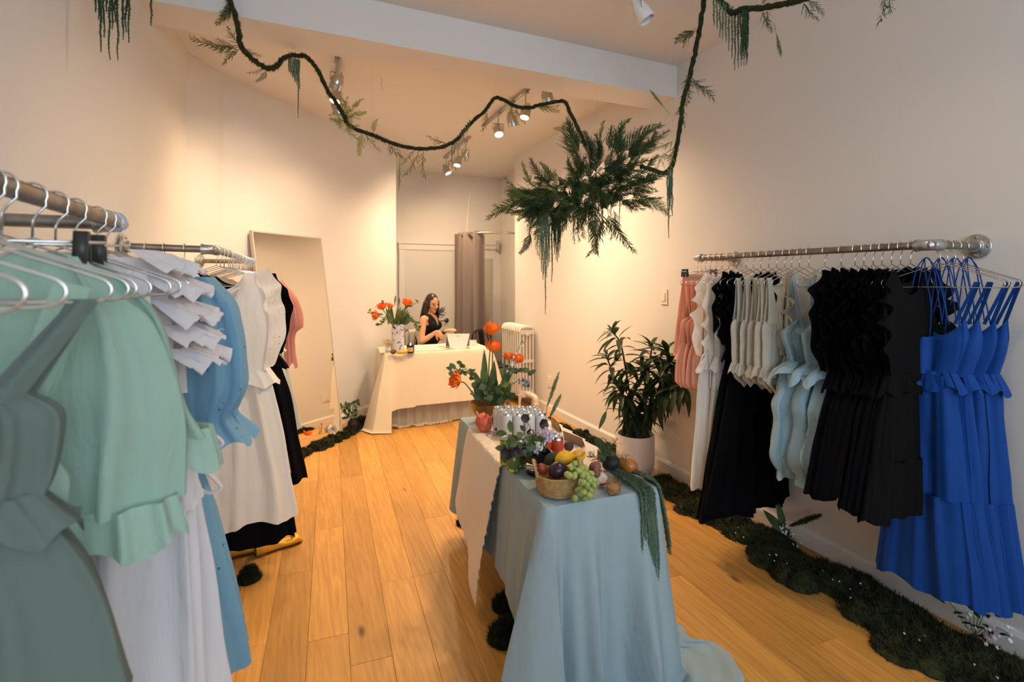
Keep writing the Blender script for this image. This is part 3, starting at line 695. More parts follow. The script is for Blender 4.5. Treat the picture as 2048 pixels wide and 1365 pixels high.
for t, lb, m, kw, dx in bl:
    p = lpos(t); hang_l(t, 'wire hanger holding the '+lb.split(' behind')[0].split(' whose')[0].split(' near')[0].split(' sand')[0]); put('dress', lb, 'dress', p.x+dx, p.y, ruffle_dress(m, int(100+t*100), zsh=1.545, dep=.03, **kw), group=GL)
# pink blouse with a puffed sleeve
p = lpos(.66); hang_l(.66, 'wire hanger holding the dusty pink blouse')
pk = []; b = MB(); gtube(b, [(0, 1.53, 0, .16, .012, .002), (.3, 1.4, 0, .19, .03, .004), (1, 1.0, 0, .2, .03, .008)], 8, 131, (.06, .03, .4)); pk.append(('bodice', b, F_pink))
for s in (-1, 1):
    k = MB(); gtube(k, [(0, 1.52, s*.19, .05, .03, .004), (.3, 1.38, s*.26, .085, .055, .01), (.62, 1.2, s*.285, .085, .055, .01), (.7, 1.16, s*.28, .045, .03, .005), (.9, 1.02, s*.285, .035, .022, .003), (1, .93, s*.29, .045, .03, .008)], 7, 140+s, rows=30, hem=.02); pk.append(('sleeve', k, F_pink))
put('blouse', 'dusty pink blouse with puffed sleeve in front of the mirror', 'blouse', p.x, p.y, pk, group=GL)
for i in range(16):
    hang_l(.30+.042*i+(.006 if i % 2 else 0), 'wire hanger packed close to others on the far left rail', tilt=rnd(-.02, .02))
# clip hangers on the return pipe of the far left rail
for i, x in enumerate((-.62, -.55, -.47)):
    hanger((x, 2.725, RH+.003), PI/2+rnd(-.1, .1), 'clip hanger on the wall end of the far left rail, %s from the wall' % ords[i], HL, clips=True)
    k = MB(); gtube(k, [(0, 1.57, 0, .12, .008, .002), (1, .8, 0, .17, .02, .01)], 8, 150+i, hem=.01)
    put('skirt', ('white skirt clipped closest to the left wall', 'black skirt clipped between two white ones', 'grey white skirt clipped beside the pipe bend')[i], 'skirt', x, 2.74, [('skirt_body', k, (F_white, F_black, F_lilac)[i])], PI/2, GL)

# ---- near left rail
GN = 'garments on the near left rail'; HN = 'hangers on the near left rail'
def hang_n(y, label, clips=False, tilt=0, rz=0): return hanger((LX1, y, RH), rz, label, HN, tilt, clips)
sg = []; b = MB(); gtube(b, [(0, 1.39, .0, .11, .02, .006), (.4, 1.355, 0, .15, .034, .010), (.8, 1.28, 0, .14, .034, .014), (1, 1.24, 0, .125, .026, .010)], 10, 201, (.03, .03, .6), rows=22, nz=.014, cr=.008); sg.append(('bodice', b, F_sage))
for s in (-1, 1):
    k = MB(); k.grid(lambda u, v: (lerp(s*.175, s*.09, v)+(u-.5)*lerp(.03, .042, v), -.012*math.sin(PI*.5*v)-.005+.006*math.cos(u*6), lerp(1.497, 1.37, v)), 6, 8); k.grid(lambda u, v: (lerp(s*.17, s*.10, v)+(u-.5)*.03, .012*v+.004, lerp(1.497, 1.37, v)), 3, 8); sg.append(('strap', k, F_sage))
k = MB(); gtube(k, [(0, 1.265, 0, .13, .03, .01), (1, 1.215, 0, .17, .045, .016)], 13, 203, hem=.01, rows=8, cols=80, cr=.006); sg.append(('waist_ruffle', k, F_sage))
k = MB(); gtube(k, [(0, 1.25, 0, .125, .028, .010), (.35, 1.14, 0, .185, .04, .018), (1, .97, 0, .225, .05, .022)], 10, 204, hem=.01, rows=26, cols=80, cr=.006); sg.append(('skirt', k, F_sage))
hang_n(.79, 'wire hanger holding the sage dress nearest the camera'); put('dress', 'dark sage strappy dress nearest the camera on the left', 'dress', LX1, .79, sg, group=GN)
for i, y in enumerate((.40, .50, .58, .645)): hang_n(y, 'empty wire hanger at the near end of the left rail, %s from the camera' % ords[i], rz=rnd(-.1, .1))
sg2 = []; b = MB(); gtube(b, [(0, 1.31, .0, .11, .02, .004), (.4, 1.25, 0, .15, .03, .008), (1, 1.14, 0, .125, .024, .008)], 8, 207, (.04, .04, .6), rows=16); sg2.append(('bodice', b, F_mint))
for s in (-1, 1):
    k = MB(); strap(k, (s*.16, -.005, 1.515), (s*.09, -.015, 1.29), .04); strap(k, (s*.16, .005, 1.515), (s*.09, .015, 1.29), .04); sg2.append(('strap', k, F_mint))
k = MB(); gtube(k, [(0, 1.145, 0, .125, .026, .005), (.35, .98, 0, .19, .04, .014), (1, .74, 0, .22, .05, .02)], 7, 208, hem=.01); sg2.append(('skirt', k, F_mint))
hang_n(.86, 'wire hanger holding the mint camisole dress'); put('dress', 'mint camisole dress between the sage dress and the mint blouse', 'dress', LX1-.02, .86, sg2, group=GN)
# mint blouses with flared body and ruffled peplum hem
def mint(seed, top=1.595, hem=1.19, w=.285):
    p = []; b = MB(); gtube(b, [(0, top, .07, .05, .012, .003), (.16, top-.06, .05, .12, .02, .005), (.4, 1.45, .02, .19, .032, .008), (.7, 1.32, .01, .235, .042, .014), (1, hem+.02, 0, w, .05, .017)], 8, seed, rows=30, cols=72, nz=.01); p.append(('blouse_body', b, F_mint))
    z = MB(); gtube(z, [(0, hem+.03, 0, w*.99, .05, .013), (1, hem-.035, 0, w*1.05, .065, .02)], 19, seed+1, hem=.014, rows=7, cols=130); p.append(('ruffle_hem', z, F_mint)); return p
for i, (y, tp, hm) in enumerate(((.95, 1.556, 1.15), (1.02, 1.566, 1.235))):
    hang_n(y, ('clip hanger holding the lower mint blouse', 'clip hanger with black clip holding the upper mint blouse')[i], clips=True); put('blouse', ('mint green blouse with lower ruffled hem, nearer one', 'mint green blouse with ruffled hem held by a black clip')[i], 'blouse', LX1, y, mint(210+5*i, tp, hm, .24+.04*i), group=GN)
for i, y in enumerate((.90, .985)): hang_n(y, ('bare wire hanger just behind the mint camisole', 'bare wire hanger between the two mint blouses')[i], rz=rnd(-.06, .06))
# lilac-white gathered skirts and ruffled white blouses
for i, (y, w, zt, zb) in enumerate(((1.12, .26, 1.25, .42), (1.21, .30, 1.22, .36))):
    k = MB(); gtube(k, [(0, 1.54, 0, .14, .012, .002), (.3, zt, 0, .2, .035, .006), (.38, zt-.08, 0, .225, .04, .01), (1, zb, .03, w-.02+.005*i, .065, .02)], 8, 220+i, hem=.012, rows=40, cols=84, nz=.012)
    z = MB(); gtube(z, [(0, 1.14, 0, .215, .04, .012), (1, 1.08, 0, .24, .055, .018)], 15, 225+i, hem=.01, rows=6, cols=100)
    hang_n(y, ('wire hanger holding the nearer lilac white dress', 'wire hanger holding the further lilac white dress')[i]); put('dress', ('long lilac white dress just behind the mint blouses', 'long lilac white dress next to the ruffled white blouse')[i], 'dress', LX1, y, [('dress_body', k, F_lilac), ('waist_ruffle', z, F_lilac)], group=GN)
def ruffblouse(seed):
    p = []; b = MB(); gtube(b, [(0, 1.57, 0, .15, .014, .003), (.5, 1.42, 0, .17, .04, .006), (1, 1.25, 0, .17, .04, .01)], 8, seed, (.05, .03, .4), rows=16); p.append(('blouse_body', b, F_lilac))
    for s in (-1, 1):
        for j, (z0, wd) in enumerate(((1.585, .10), (1.535, .105), (1.48, .105), (1.425, .10), (1.375, .09))):
            r = MB(); ruffle(r, [(s*(.10+.015*j), -.055, z0+.0), (s*(.13+.015*j), -.03, z0), (s*(.145+.015*j), 0, z0), (s*(.13+.015*j), .045, z0)], (s*.72, -.25, -.42), (s*.25, .55, .5), wd, 4.5, .022, seed=seed+j*2.1, taper=False, rows=6); p.append(('sleeve_ruffle', r, F_lilac))
    return p
for i, y in enumerate((1.30, 1.42)):
    hang_n(y, ('wire hanger holding the nearer white ruffle-sleeve blouse', 'wire hanger holding the further white ruffle-sleeve blouse')[i]); RB = put('blouse', ('white blouse with stacked ruffle sleeves, nearer one', 'white blouse with stacked ruffle sleeves beside the blue dress')[i], 'blouse', LX1, y, ruffblouse(230+9*i), group=GN)
# blue eyelet dresses
def bluedress(seed):
    p = []; b = MB(); gtube(b, [(0, 1.55, 0, .15, .014, .002), (.5, 1.35, 0, .17, .035, .006), (1, 1.14, 0, .15, .03, .008)], 8, seed, (.05, .03, .4)); p.append(('bodice', b, F_blue_eye))
    for s in (-1, 1):
        k = MB(); gtube(k, [(0, 1.53, s*.165, .05, .03, .004), (.25, 1.44, s*.2, .08, .05, .01), (.6, 1.25, s*.225, .075, .05, .012), (.8, 1.18, s*.22, .055, .04, .008), (.84, 1.165, s*.22, .05, .036, .006), (1, 1.10, s*.235, .085, .06, .016)], 8, seed+s, rows=30, hem=.012, nz=.012); p.append(('puff_sleeve', k, F_blue_eye))
    k = MB(); gtube(k, [(0, 1.16, 0, .15, .03, .006), (.3, .95, 0, .215, .05, .014), (1, .52, .03, .27, .06, .02)], 8, seed+4, hem=.014, rows=40, cols=90, nz=.012); p.append(('skirt', k, F_blue_eye))
    z = MB(); gtube(z, [(0, 1.18, 0, .152, .032, .006), (1, 1.11, 0, .18, .045, .014)], 12, seed+5, hem=.008, rows=6, cols=90); p.append(('waist_ruffle', z, F_blue_eye))
    return p
for i, y in enumerate((1.485, 1.555)):
    hang_n(y, ('wire hanger holding the nearer blue eyelet dress', 'wire hanger holding the last blue eyelet dress at the pipe bend')[i]); put('dress', ('blue eyelet dress with puff sleeves, nearer one', 'blue eyelet puff sleeve dress at the end of the near left rail')[i], 'dress', LX1-.005, y, bluedress(250+7*i), group=GN)
wt = MB(); tie(wt, [(-.2, 1.30, 1.18), (-.165, 1.30, 1.17), (-.15, 1.30, 1.15), (-.17, 1.30, 1.145), (-.2, 1.31, 1.15), (-.19, 1.31, 1.10), (-.155, 1.31, 1.05), (-.18, 1.31, 1.04), (-.21, 1.32, 1.06)], .004)
obj('tie', wt, F_lilac, RB)
# =====================================================================  DISPLAY TABLE
TA = Vector((.825, 1.60, 0)); TU = Vector((pn.x, pn.y, 0)); TV = Vector((pd.x, pd.y, 0)); TW, TL, TH = .485, 1.26, .70
def T(u, v, z=TH): return TA+TU*u+TV*v+Vector((0, 0, z))
RT = Matrix((TU, TV, Vector((0, 0, 1)))).transposed()
t = thing('display_table', 'narrow folding table under the blue and cream cloths', 'table', T(TW/2, TL/2, 0))
M_tbl = mat('table_plastic', (.55, .54, .52), .5)
mb = MB(); mb.box(T(TW/2, TL/2, TH-.016), (TW-.01, TL-.01, .03), RT); obj('tabletop', mb, M_tbl, t, smooth=False)
for u in (.05, TW-.05):
    for v in (.14, TL-.10):
        mb = MB(); mb.tube([T(u, v, TH-.03), T(u, v, .0)], .013, 10); mb.tube([T(u, v, .02), T(u, v, 0)], .017, 10); obj('leg', mb, M_dark, t)
F_tblue = fabric('blue_linen', (.33, .42, .455), wrinkle=.55, wscale=6)
F_runner = fabric('cream_linen', (.80, .71, .60), wrinkle=.3, wscale=12)
def perim(u, W, L, r=.02):
    """rounded rectangle 0..1 starting at near-left corner going along the front (+u), returns local (a,b), normal"""
    segs = [((r, 0), (W-r, 0)), ((W-r, r), None, -PI/2), ((W, r), (W, L-r)), ((W-r, L-r), None, 0), ((W-r, L), (r, L)), ((r, L-r), None, PI/2), ((0, L-r), (0, r)), ((r, r), None, PI)]
    lens = [W-2*r, r*PI/2, L-2*r, r*PI/2, W-2*r, r*PI/2, L-2*r, r*PI/2]; tot = sum(lens); x = u*tot
    for sg, ln in zip(segs, lens):
        if x <= ln or sg is segs[-1]:
            if sg[1] is not None:
                a, b = sg; k = x/ln; d = Vector((b[0]-a[0], b[1]-a[1])).normalized()
                return (lerp(a[0], b[0], k), lerp(a[1], b[1], k)), Vector((d.y, -d.x))
            ang = sg[2]+x/ln*PI/2; return (sg[0][0]+r*math.cos(ang), sg[0][1]+r*math.sin(ang)), Vector((math.cos(ang), math.sin(ang)))
        x -= ln
def cloth(frame, W, L, top, drop, fold, ncol=220, nrow=46, nd=.0, flare=.04, corner=.16, seed=0, nfold=16, floor=.006, back=1.0, base=.0):
    mb = MB(); k0 = 6/nrow
    def fn(u, v):
        (a, b), n = perim(u % 1, W, L)
        if v <= k0:
            k = v/k0; p = (lerp(W/2, a, k), lerp(L/2, b, k))
            return frame(p[0], p[1], top+.0015*mnoise.noise((p[0]*9, p[1]*9, seed)))
        d = (v-k0)/(1-k0)*drop(a, b, u)
        dc = min(math.hypot(a-x, b-y) for x, y in ((0, 0), (W, 0), (0, L), (W, L)))
        bk_f = lerp(1, back, sst(b/L)); off = (flare*d+corner*d*math.exp(-(dc/.07)**2))*bk_f+base*(1-math.exp(-d*12))*bk_f
        q = nfold*2*PI*u+seed+2.2*math.sin(2*PI*u*3+seed)
        off += fold(a, b)*min(1.3, d*2.2)*(math.sin(q)+.4*math.sin(2.3*q+1)+.5)
        off += .012*d*mnoise.noise((a*5+seed, b*5, d*3))
        off += .006*(1-math.exp(-d*90)); z = top-d
        if z < floor:
            ex = floor-z; off += ex*.62+.03*mnoise.noise((a*9, b*9, seed+3)); z = floor+.075*max(0, mnoise.noise((a*11+n.x*off*6, b*11+n.y*off*6, seed)))*min(1, ex*18)+.012*math.sin(q*2+ex*30)**2*min(1, ex*20)
        return frame(a+n.x*off, b+n.y*off, z)
    mb.grid(fn, ncol, nrow, cu=True); return mb
def tdrop(a, b, u):
    fr = .98                                           # reaches the floor in front
    if b < .02: return fr
    if a < TW/2: return interp([(0, fr), (.12, .80), (.28, .50), (.5, .45), (.9, .5), (1.2, .54), (1.4, .5)], b)[0]
    return interp([(0, fr), (.2, .86), (.45, .55), (.9, .45), (1.4, .5)], b)[0]
mb = cloth(T, TW, TL, TH+.004, tdrop, lambda a, b: .034*math.exp(-(b/.12)**2)+.006, seed=1.0, nfold=19, corner=.06, flare=.05, ncol=300, nrow=60)
tag(obj('tablecloth', mb, F_tblue, loc=T(TW/2, TL/2, 0)), 'blue linen tablecloth draped over the display table to the floor', 'tablecloth')
# cream runner laid across
def runner(u, v):
    L0 = lerp(.66, .38, v); R0 = .30; tot = L0+TW+R0; s = u*tot
    if s < L0: du, dz = 0-.014-.03*(1-math.exp(-(L0-s)*8))-.10*(L0-s)-.012*math.sin(v*9+s*8)*(1-s/L0), (L0-s)
    elif s < L0+TW: du, dz = s-L0, 0
    else: du, dz = TW+.016+.08*(s-L0-TW), s-L0-TW
    fr = max(0, min(1, (s-L0)/TW)); near = lerp(.45, .16, fr)+.004*math.sin(s*160); far = lerp(1.02, .98, fr)
    if s < L0: near += (L0-s)*.12+.006*math.sin(s*120)
    return T(du, lerp(near, far, v), TH+.009-dz+.0015*mnoise.noise((u*12, v*9, 0)))
mb = MB(); mb.grid(runner, 120, 40); rn = tag(obj('table_runner', mb, F_runner, loc=T(TW/2, .7, 0)), 'cream linen runner with frayed edges across the blue tablecloth', 'table runner')
mb = MB(); fr = random.Random(3)
for k in range(260):
    u = k/260; p = Vector(runner(u, 0)); q = p+(-TV)*fr.uniform(.004, .012)+TU*fr.uniform(-.004, .004)+Vector((0, 0, fr.uniform(-.004, .0)));  mb.tube([p, q], .0006, 3)
tag(obj('fringe', mb, F_runner, rn), kind='stuff')
TZ = TH+.0105
# ---- cans
M_alu = mat('can_aluminium', (.75, .75, .74), .25, 1)
def canmat(name, base, ink, kind):
    m = mat(name, base, .35, spec=.5); nt = m.node_tree; L = nt.links; b = nt.nodes['Principled BSDF']
    tc = nt.nodes.new('ShaderNodeTexCoord'); sp = nt.nodes.new('ShaderNodeSeparateXYZ'); L.new(tc.outputs['Object'], sp.inputs[0])
    mx = nt.nodes.new('ShaderNodeMixRGB'); mx.inputs[1].default_value = (*base, 1); mx.inputs[2].default_value = (*ink, 1)
    if kind == 'text':      # fine rows of print
        mz = nt.nodes.new('ShaderNodeMath'); mz.operation = 'MULTIPLY'; mz.inputs[1].default_value = 165; L.new(sp.outputs[2], mz.inputs[0])
        sn = nt.nodes.new('ShaderNodeMath'); sn.operation = 'FRACT'; L.new(mz.outputs[0], sn.inputs[0])
        g = nt.nodes.new('ShaderNodeMath'); g.operation = 'GREATER_THAN'; g.inputs[1].default_value = .72; L.new(sn.outputs[0], g.inputs[0])
        n = nt.nodes.new('ShaderNodeTexNoise'); n.inputs['Scale'].default_value = 160; L.new(tc.outputs['Object'], n.inputs['Vector'])
        g2 = nt.nodes.new('ShaderNodeMath'); g2.operation = 'MULTIPLY'; L.new(g.outputs[0], g2.inputs[0]); L.new(n.outputs['Fac'], g2.inputs[1]); fac = g2.outputs[0]
    else:
        v = nt.nodes.new('ShaderNodeTexVoronoi'); v.inputs['Scale'].default_value = 48 if kind == 'fruit' else 38; L.new(tc.outputs['Object'], v.inputs['Vector'])
        g = nt.nodes.new('ShaderNodeMath'); g.operation = 'LESS_THAN'; g.inputs[1].default_value = .38 if kind == 'fruit' else .27; L.new(v.outputs['Distance'], g.inputs[0]); fac = g.outputs[0]
    L.new(fac, mx.inputs[0]); L.new(mx.outputs[0], b.inputs['Base Color']); return m
M_cangrey = canmat('can_pale_grey', (.62, .63, .635), (.42, .43, .44), 'text')
M_cangreen = canmat('can_green', (.10, .16, .05), (.50, .55, .08), 'fruit')
M_canred = canmat('can_red', (.62, .075, .025), (.75, .7, .66), 'blot')
M_inkdark = mat('print_dark', (.06, .06, .06), .5)
def can(label, x, y, r, h, m, group, z=TZ, rot=0, code=False):
    t = thing('drinks_can', label, 'can', (x, y, z), group); t.rotation_euler = (0, 0, rot)
    def add(nm, prof, mm):
        b = MB(); b.lathe(prof, 24); return inst(nm, mesh_of(nm, b, mm, (0, 0, 0), True, 45), t)
    add('can_body', [(r*.84, .0), (r*.88, .0015), (r, .009), (r, h-.014), (r*.985, h-.013)], m)
    add('lid', [(r*.985, h-.0135), (r*.86, h-.003), (r*.87, h), (r*.84, h), (r*.81, h-.006), (0, h-.0055)], M_alu)
    b = MB(); b.lathe([(0, h-.0052), (.006, h-.005), (.006, h-.0035), (0, h-.0035)], 8); b.box((.006, 0, h-.004), (.017, .011, .0012)); inst('pull_tab', mesh_of('pull_tab', b, M_alu), t)
    if code:
        b = MB()
        for kk in range(9):
            a = math.radians(200+kk*2.6); b.box(((r+.0003)*math.cos(a), (r+.0003)*math.sin(a), .03), (.0004, .0014 if kk % 2 else .0007, .016), Matrix.Rotation(a, 3, 'Z'))
        tag(inst('bar_code', mesh_of('bar_code', b, M_inkdark), t), kind='stuff')
    return t
rowd = Vector((CN, -SN, 0)); c0 = Vector((.988, 2.339, 0))
rws = ('front', 'second', 'back'); cls = ('left end', 'second from left', 'third from left', 'right end')
for j in range(3):
    for i in range(4):
        q = c0+rowd*(.0575*i)+Vector((0, .0585*j, 0)); can('slim pale grey can in the %s row, %s' % (rws[j], cls[i]), q.x, q.y, .0282, .142, M_cangrey, 'pale grey cans on the table', rot=rnd(-.2, .2), code=(i == 0))
for i, (px, py, lb) in enumerate(((1012, 863, 'green patterned can left behind the dark hellebores, further one'), (1026, 874, 'lime and green patterned can behind the hellebore leaves'), (1041, 866, 'green patterned can hidden behind the plum flowers'))):
    q = P(px, py, .665*F/(py-HZ)); can(lb, q.x, q.y, .027, .125, M_cangreen, 'green cans on the table')
for i, (px, py, lb) in enumerate(((1115, 869, 'red can with white drawing, standing clear beside the brown card'), (1103, 862, 'red can just behind the front red can'), (1091, 869, 'red can half hidden by the lilac flowers'))):
    q = P(px, py, .68*F/(py-HZ)); can(lb, q.x, q.y, .0272, .122, M_canred, 'red cans on the table')
# ---- fruit
M_dragon = mat('dragon_fruit_skin', (.62, .09, .07), .45, col2=(.66, .2, .1), nscale=18)
M_green1 = leafmat('sepal_green', (.30, .34, .10), (.45, .42, .16))
q = PH(968, 863, TZ); q.z = TZ
t = thing('dragon_fruit', 'whole red dragon fruit beside the brown flower bowl', 'fruit', q)
mb = MB(); mb.ball(q+Vector((0, 0, .047)), (.044, .044, .052), 20, 12, axis=(-.3, .4, .8)); obj('fruit_body', mb, M_dragon, t)
M_scale = mat('dragon_scale', (.66, .18, .09), .5, grad=[(0, (.64, .12, .07)), (.6, (.66, .24, .10)), (1, (.42, .44, .14))])
for k in range(16):
    a = k*2.4; zz = -.6+1.3*k/16; rr = math.sqrt(max(0.05, 1-zz*zz)); p = q+Vector((0, 0, .047))+Vector((rr*math.cos(a)*.043, rr*math.sin(a)*.043, zz*.05))
    n = (p-q-Vector((0, 0, .047))).normalized(); mb = MB(); mb.leaf(p-n*.002, (n*.35+Vector((0, 0, .9))).normalized(), n, .034, .022, bend=-.25, n=4); obj('scale', mb, M_scale, t)
# basket
M_straw = mat('seagrass', (.50, .32, .13), .8, col2=(.38, .22, .08), nscale=60, bump=.4, bscale=300)
bc = PH(1114, 984, TZ); bc.z = TZ
bk_ = thing('fruit_basket', 'small woven seagrass basket with two handles full of fruit', 'basket', bc)
for k in range(11):                        # coils of the weave
    z = .004+.0066*k; rx = .067+.013*math.sin(min(1, k/7)*PI/2); mb = MB(); n = 72
    mb.tube([bc+Vector(((rx+.0018*math.sin(24*2*PI*i/n+k*PI))*math.cos(2*PI*i/n), (rx+.0018*math.sin(24*2*PI*i/n+k*PI))*math.sin(2*PI*i/n)*.92, z)) for i in range(n)], .0042, 6, closed=True); obj('coil', mb, M_straw, bk_)
mb = MB(); mb.lathe([(0, .001), (.068, .001), (.068, .006), (0, .006)], 24, bc); obj('bottom', mb, M_straw, bk_)
for s in (-1, 1):
    e = rowd*s; f = Vector((-rowd.y, rowd.x, 0))
    pth = catmull([bc+e*.074+f*.034+Vector((0, 0, .062)), bc+e*.084+f*.03+Vector((0, 0, .10)), bc+e*.09+Vector((0, 0, .118))+f*.0, bc+e*.084-f*.03+Vector((0, 0, .10)), bc+e*.074-f*.034+Vector((0, 0, .062))], 8)
    mb = MB()
    for ph in (0, PI): mb.tube([p+Vector((.0032*math.cos(i*.9+ph), .0032*math.sin(i*.9+ph), .003*math.sin(i*.9+ph))) for i, p in enumerate(pth)], .0045, 6)
    obj('handle', mb, M_straw, bk_)
def fruit(name, label, px, py, Z, r, m, axis=(0, 0, 1), fn=None, stem=None, calyx=None):
    c = P(px, py, Z); t = thing(name, label, 'fruit', c-Vector((0, 0, max(r) if isinstance(r, tuple) else r)), 'fruit on the display table')
    mb = MB(); mb.ball(c, r, 22, 14, axis, fn); obj('fruit_body', mb, m, t)
    if stem:
        ax = Vector(axis).normalized(); rr = (r[2] if isinstance(r, tuple) else r)
        mb = MB(); mb.tube(catmull([c+ax*rr*stem[0], c+ax*rr*(stem[0]+.2)+Vector((.002, 0, 0)), c+ax*rr*(stem[0]+.4)+Vector((.005, 0, .003))], 3), .0018, 6); obj('stem', mb, stem[1], t)
    return t
M_stem = mat('fruit_stem', (.13, .08, .03), .7)
M_aub = mat('dark_plum', (.022, .010, .022), .28, col2=(.04, .015, .02), nscale=10)
M_lemon = mat('lemon', (.80, .42, .012), .38, bump=.25, bscale=140)
M_figr = mat('red_pear_skin', (.27, .045, .022), .4, col2=(.16, .03, .02), nscale=20)
M_avo = mat('avocado_skin', (.022, .03, .014), .5, bump=.3, bscale=160)
M_avob = mat('black_avocado_skin', (.012, .011, .013), .45, bump=.3, bscale=160)
M_mang = mat('mangosteen_skin', (.085, .028, .022), .5)
fruit('aubergine', 'glossy dark aubergine in the seagrass basket', 1115, 941, 1.90, (.032, .034, .036), M_aub, (.8, .2, .4))
fruit('red_pear', 'small dark red pear at the left of the basket', 1084, 939, 1.92, (.02, .02, .026), M_figr, (-.5, -.3, .6), stem=(.95, M_stem))
fruit('lemon', 'big yellow lemon on top of the basket fruit', 1129, 917, 1.98, (.029, .029, .036), M_lemon, (.9, -.2, .15), lambda th, a: 1+.14*max(0, math.cos(th))**14+.14*max(0, -math.cos(th))**14)
fruit('avocado', 'dark green avocado behind the lemon', 1104, 919, 2.02, (.026, .026, .034), M_avo, (.7, -.3, .5))
# star fruit
c = P(1155, 914, 1.99); t = thing('star_fruit', 'ridged yellow star fruit behind the grapes', 'fruit', c-Vector((0, 0, .02)), 'fruit on the display table')
mb = MB(); mb.ball(c, (.026, .026, .036), 40, 14, (.8, -.3, .5), lambda th, a: .62+.38*abs(math.cos(2.5*a))**1.2); obj('fruit_body', mb, mat('star_fruit_skin', (.72, .33, .02), .35, coat=.3), t)
# grapes: one bunch, each berry a part
M_grape = mat('green_grape', (.30, .40, .09), .3, sss=.35, col2=(.36, .42, .12), nscale=30, coat=.2)
M_vine = mat('grape_stalk', (.22, .2, .06), .7)
g0 = P(1152, 935, 1.90); gb = thing('grape_bunch', 'bunch of green grapes spilling from the basket onto the blue cloth', 'fruit', (g0.x, g0.y, TZ), 'fruit on the display table')
gsp = [(1142,936,1.86),(1150,928,1.90),(1155,930,1.93),(1160,923,1.95),(1162,936,1.90),(1137,951,1.83),(1149,952,1.84),(1158,943,1.86),(1166,951,1.85),(1145,938,1.89),(1171,949,1.89),(1176,953,1.85),(1166,966,1.80),(1178,961,1.83),(1174,972,1.82),(1186,960,1.86),(1188,971,1.85),(1180,980,1.84),(1157,981,1.83),(1166,985,1.80),(1178,991,1.82),(1171,998,1.83),(1150,997,1.82),(1192,966,1.88),(1184,985,1.88),(1158,928,1.97),(1170,938,1.93),(1182,948,1.9),(1163,974,1.85),(1172,958,1.88)]
gr = random.Random(4)
gme = [mesh_of('grape', MB().ball((0, 0, 0), (.0122*s, .0122*s, .0165*s), 14, 9), M_grape) for s in (.92, 1.0, 1.08)]
for px, py, Z in gsp:
    p = P(px, py, Z); p.z = max(p.z, TZ+.014); ax = Vector((gr.uniform(-1, 1), gr.uniform(-1, 1), gr.uniform(-.6, .8))).normalized()
    Mx = Matrix.Translation(p-wloc(gb)) @ Vector((0, 0, 1)).rotation_difference(ax).to_matrix().to_4x4(); inst('grape', gr.choice(gme), gb, Mx)
mb = MB(); mb.tube(catmull([P(1152, 925, 1.96), P(1160, 945, 1.89), P(1172, 965, 1.86), P(1178, 985, 1.85)], 5), .002, 6); obj('stalk', mb, M_vine, gb)
fruit('fig', 'dusky pink fig behind the right basket handle', 1190, 935, 1.98, (.022, .022, .026), mat('fig_skin', (.22, .075, .06), .55, col2=(.3, .12, .08), nscale=30), (.5, -.4, .6))
fruit('fig', 'brown fig leaning on the half dragon fruit', 1193, 947, 1.93, (.016, .016, .02), mat('brown_fig_skin', (.2, .08, .05), .55), (.6, .4, .5))
# half dragon fruit
c = PH(1202, 971, TZ); c.z = TZ+.024; ax = Vector((-.15, -.55, .8)).normalized()
t = thing('half_dragon_fruit', 'halved dragon fruit showing white speckled flesh', 'fruit', (c.x, c.y, TZ), 'fruit on the display table')
mb = MB(); mb.lathe([(0, -.026), (.016, -.022), (.025, -.008), (.027, .008), (.0255, .010)], 20, c, axis=ax); obj('skin', mb, mat('dragon_rind', (.56, .09, .035), .5), t)
mb = MB(); mb.lathe([(.0255, .0095), (.022, .0115), (0, .0125)], 20, c, axis=ax)
mfl = mat('dragon_flesh', (.66, .63, .60), .5); nt = mfl.node_tree; v = nt.nodes.new('ShaderNodeTexVoronoi'); v.inputs['Scale'].default_value = 330; tc = nt.nodes.new('ShaderNodeTexCoord'); nt.links.new(tc.outputs['Object'], v.inputs['Vector'])
rp = nt.nodes.new('ShaderNodeValToRGB'); rp.color_ramp.elements[0].position = .22; rp.color_ramp.elements[0].color = (.03, .03, .03, 1); rp.color_ramp.elements[1].position = .3; rp.color_ramp.elements[1].color = (.66, .62, .6, 1); nt.links.new(v.outputs['Distance'], rp.inputs[0]); nt.links.new(rp.outputs[0], nt.nodes['Principled BSDF'].inputs['Base Color'])
obj('flesh', mb, mfl, t)
for k in range(7):
    a = k*.9; s1 = ax.orthogonal().normalized(); s2 = ax.cross(s1); n = s1*math.cos(a)+s2*math.sin(a); mb = MB(); mb.leaf(c+n*.024-ax*.006, (n*.5+ax).normalized(), n, .02, .012, bend=-.2, n=3); obj('scale', mb, M_scale, t)
# votives
M_amber = mat('amber_glass', (.80, .52, .30), .08, trans=.85, ior=1.45); M_wax = mat('wax', (.75, .68, .5), .5, sss=.2)
def votive(label, px, py, r, h):
    c = PH(px, py, TZ); c.z = TZ; t = thing('glass_votive', label, 'candle holder', c, 'glass votives on the table')
    mb = MB(); mb.lathe([(r*.86, .0005), (r*.97, .004), (r, .012), (r, h), (r*.92, h), (r*.9, .012), (0, .009)], 48, c, wob=lambda a, z: 1+.012*math.sin(24*a)); obj('glass', mb, M_amber, t)
    mb = MB(); mb.lathe([(r*.88, .0105), (r*.88, h*.55), (0, h*.55)], 24, c); obj('wax', mb, M_wax, t)
votive('ribbed amber glass votive in front of the half dragon fruit', 1227, 986, .0275, .044)
votive('amber glass votive further back behind the avocado', 1206, 921, .026, .046)
fruit('avocado', 'black avocado under the trailing amaranthus', 1222, 927, 2.06, (.03, .03, .038), M_avob, (.7, -.5, .4))
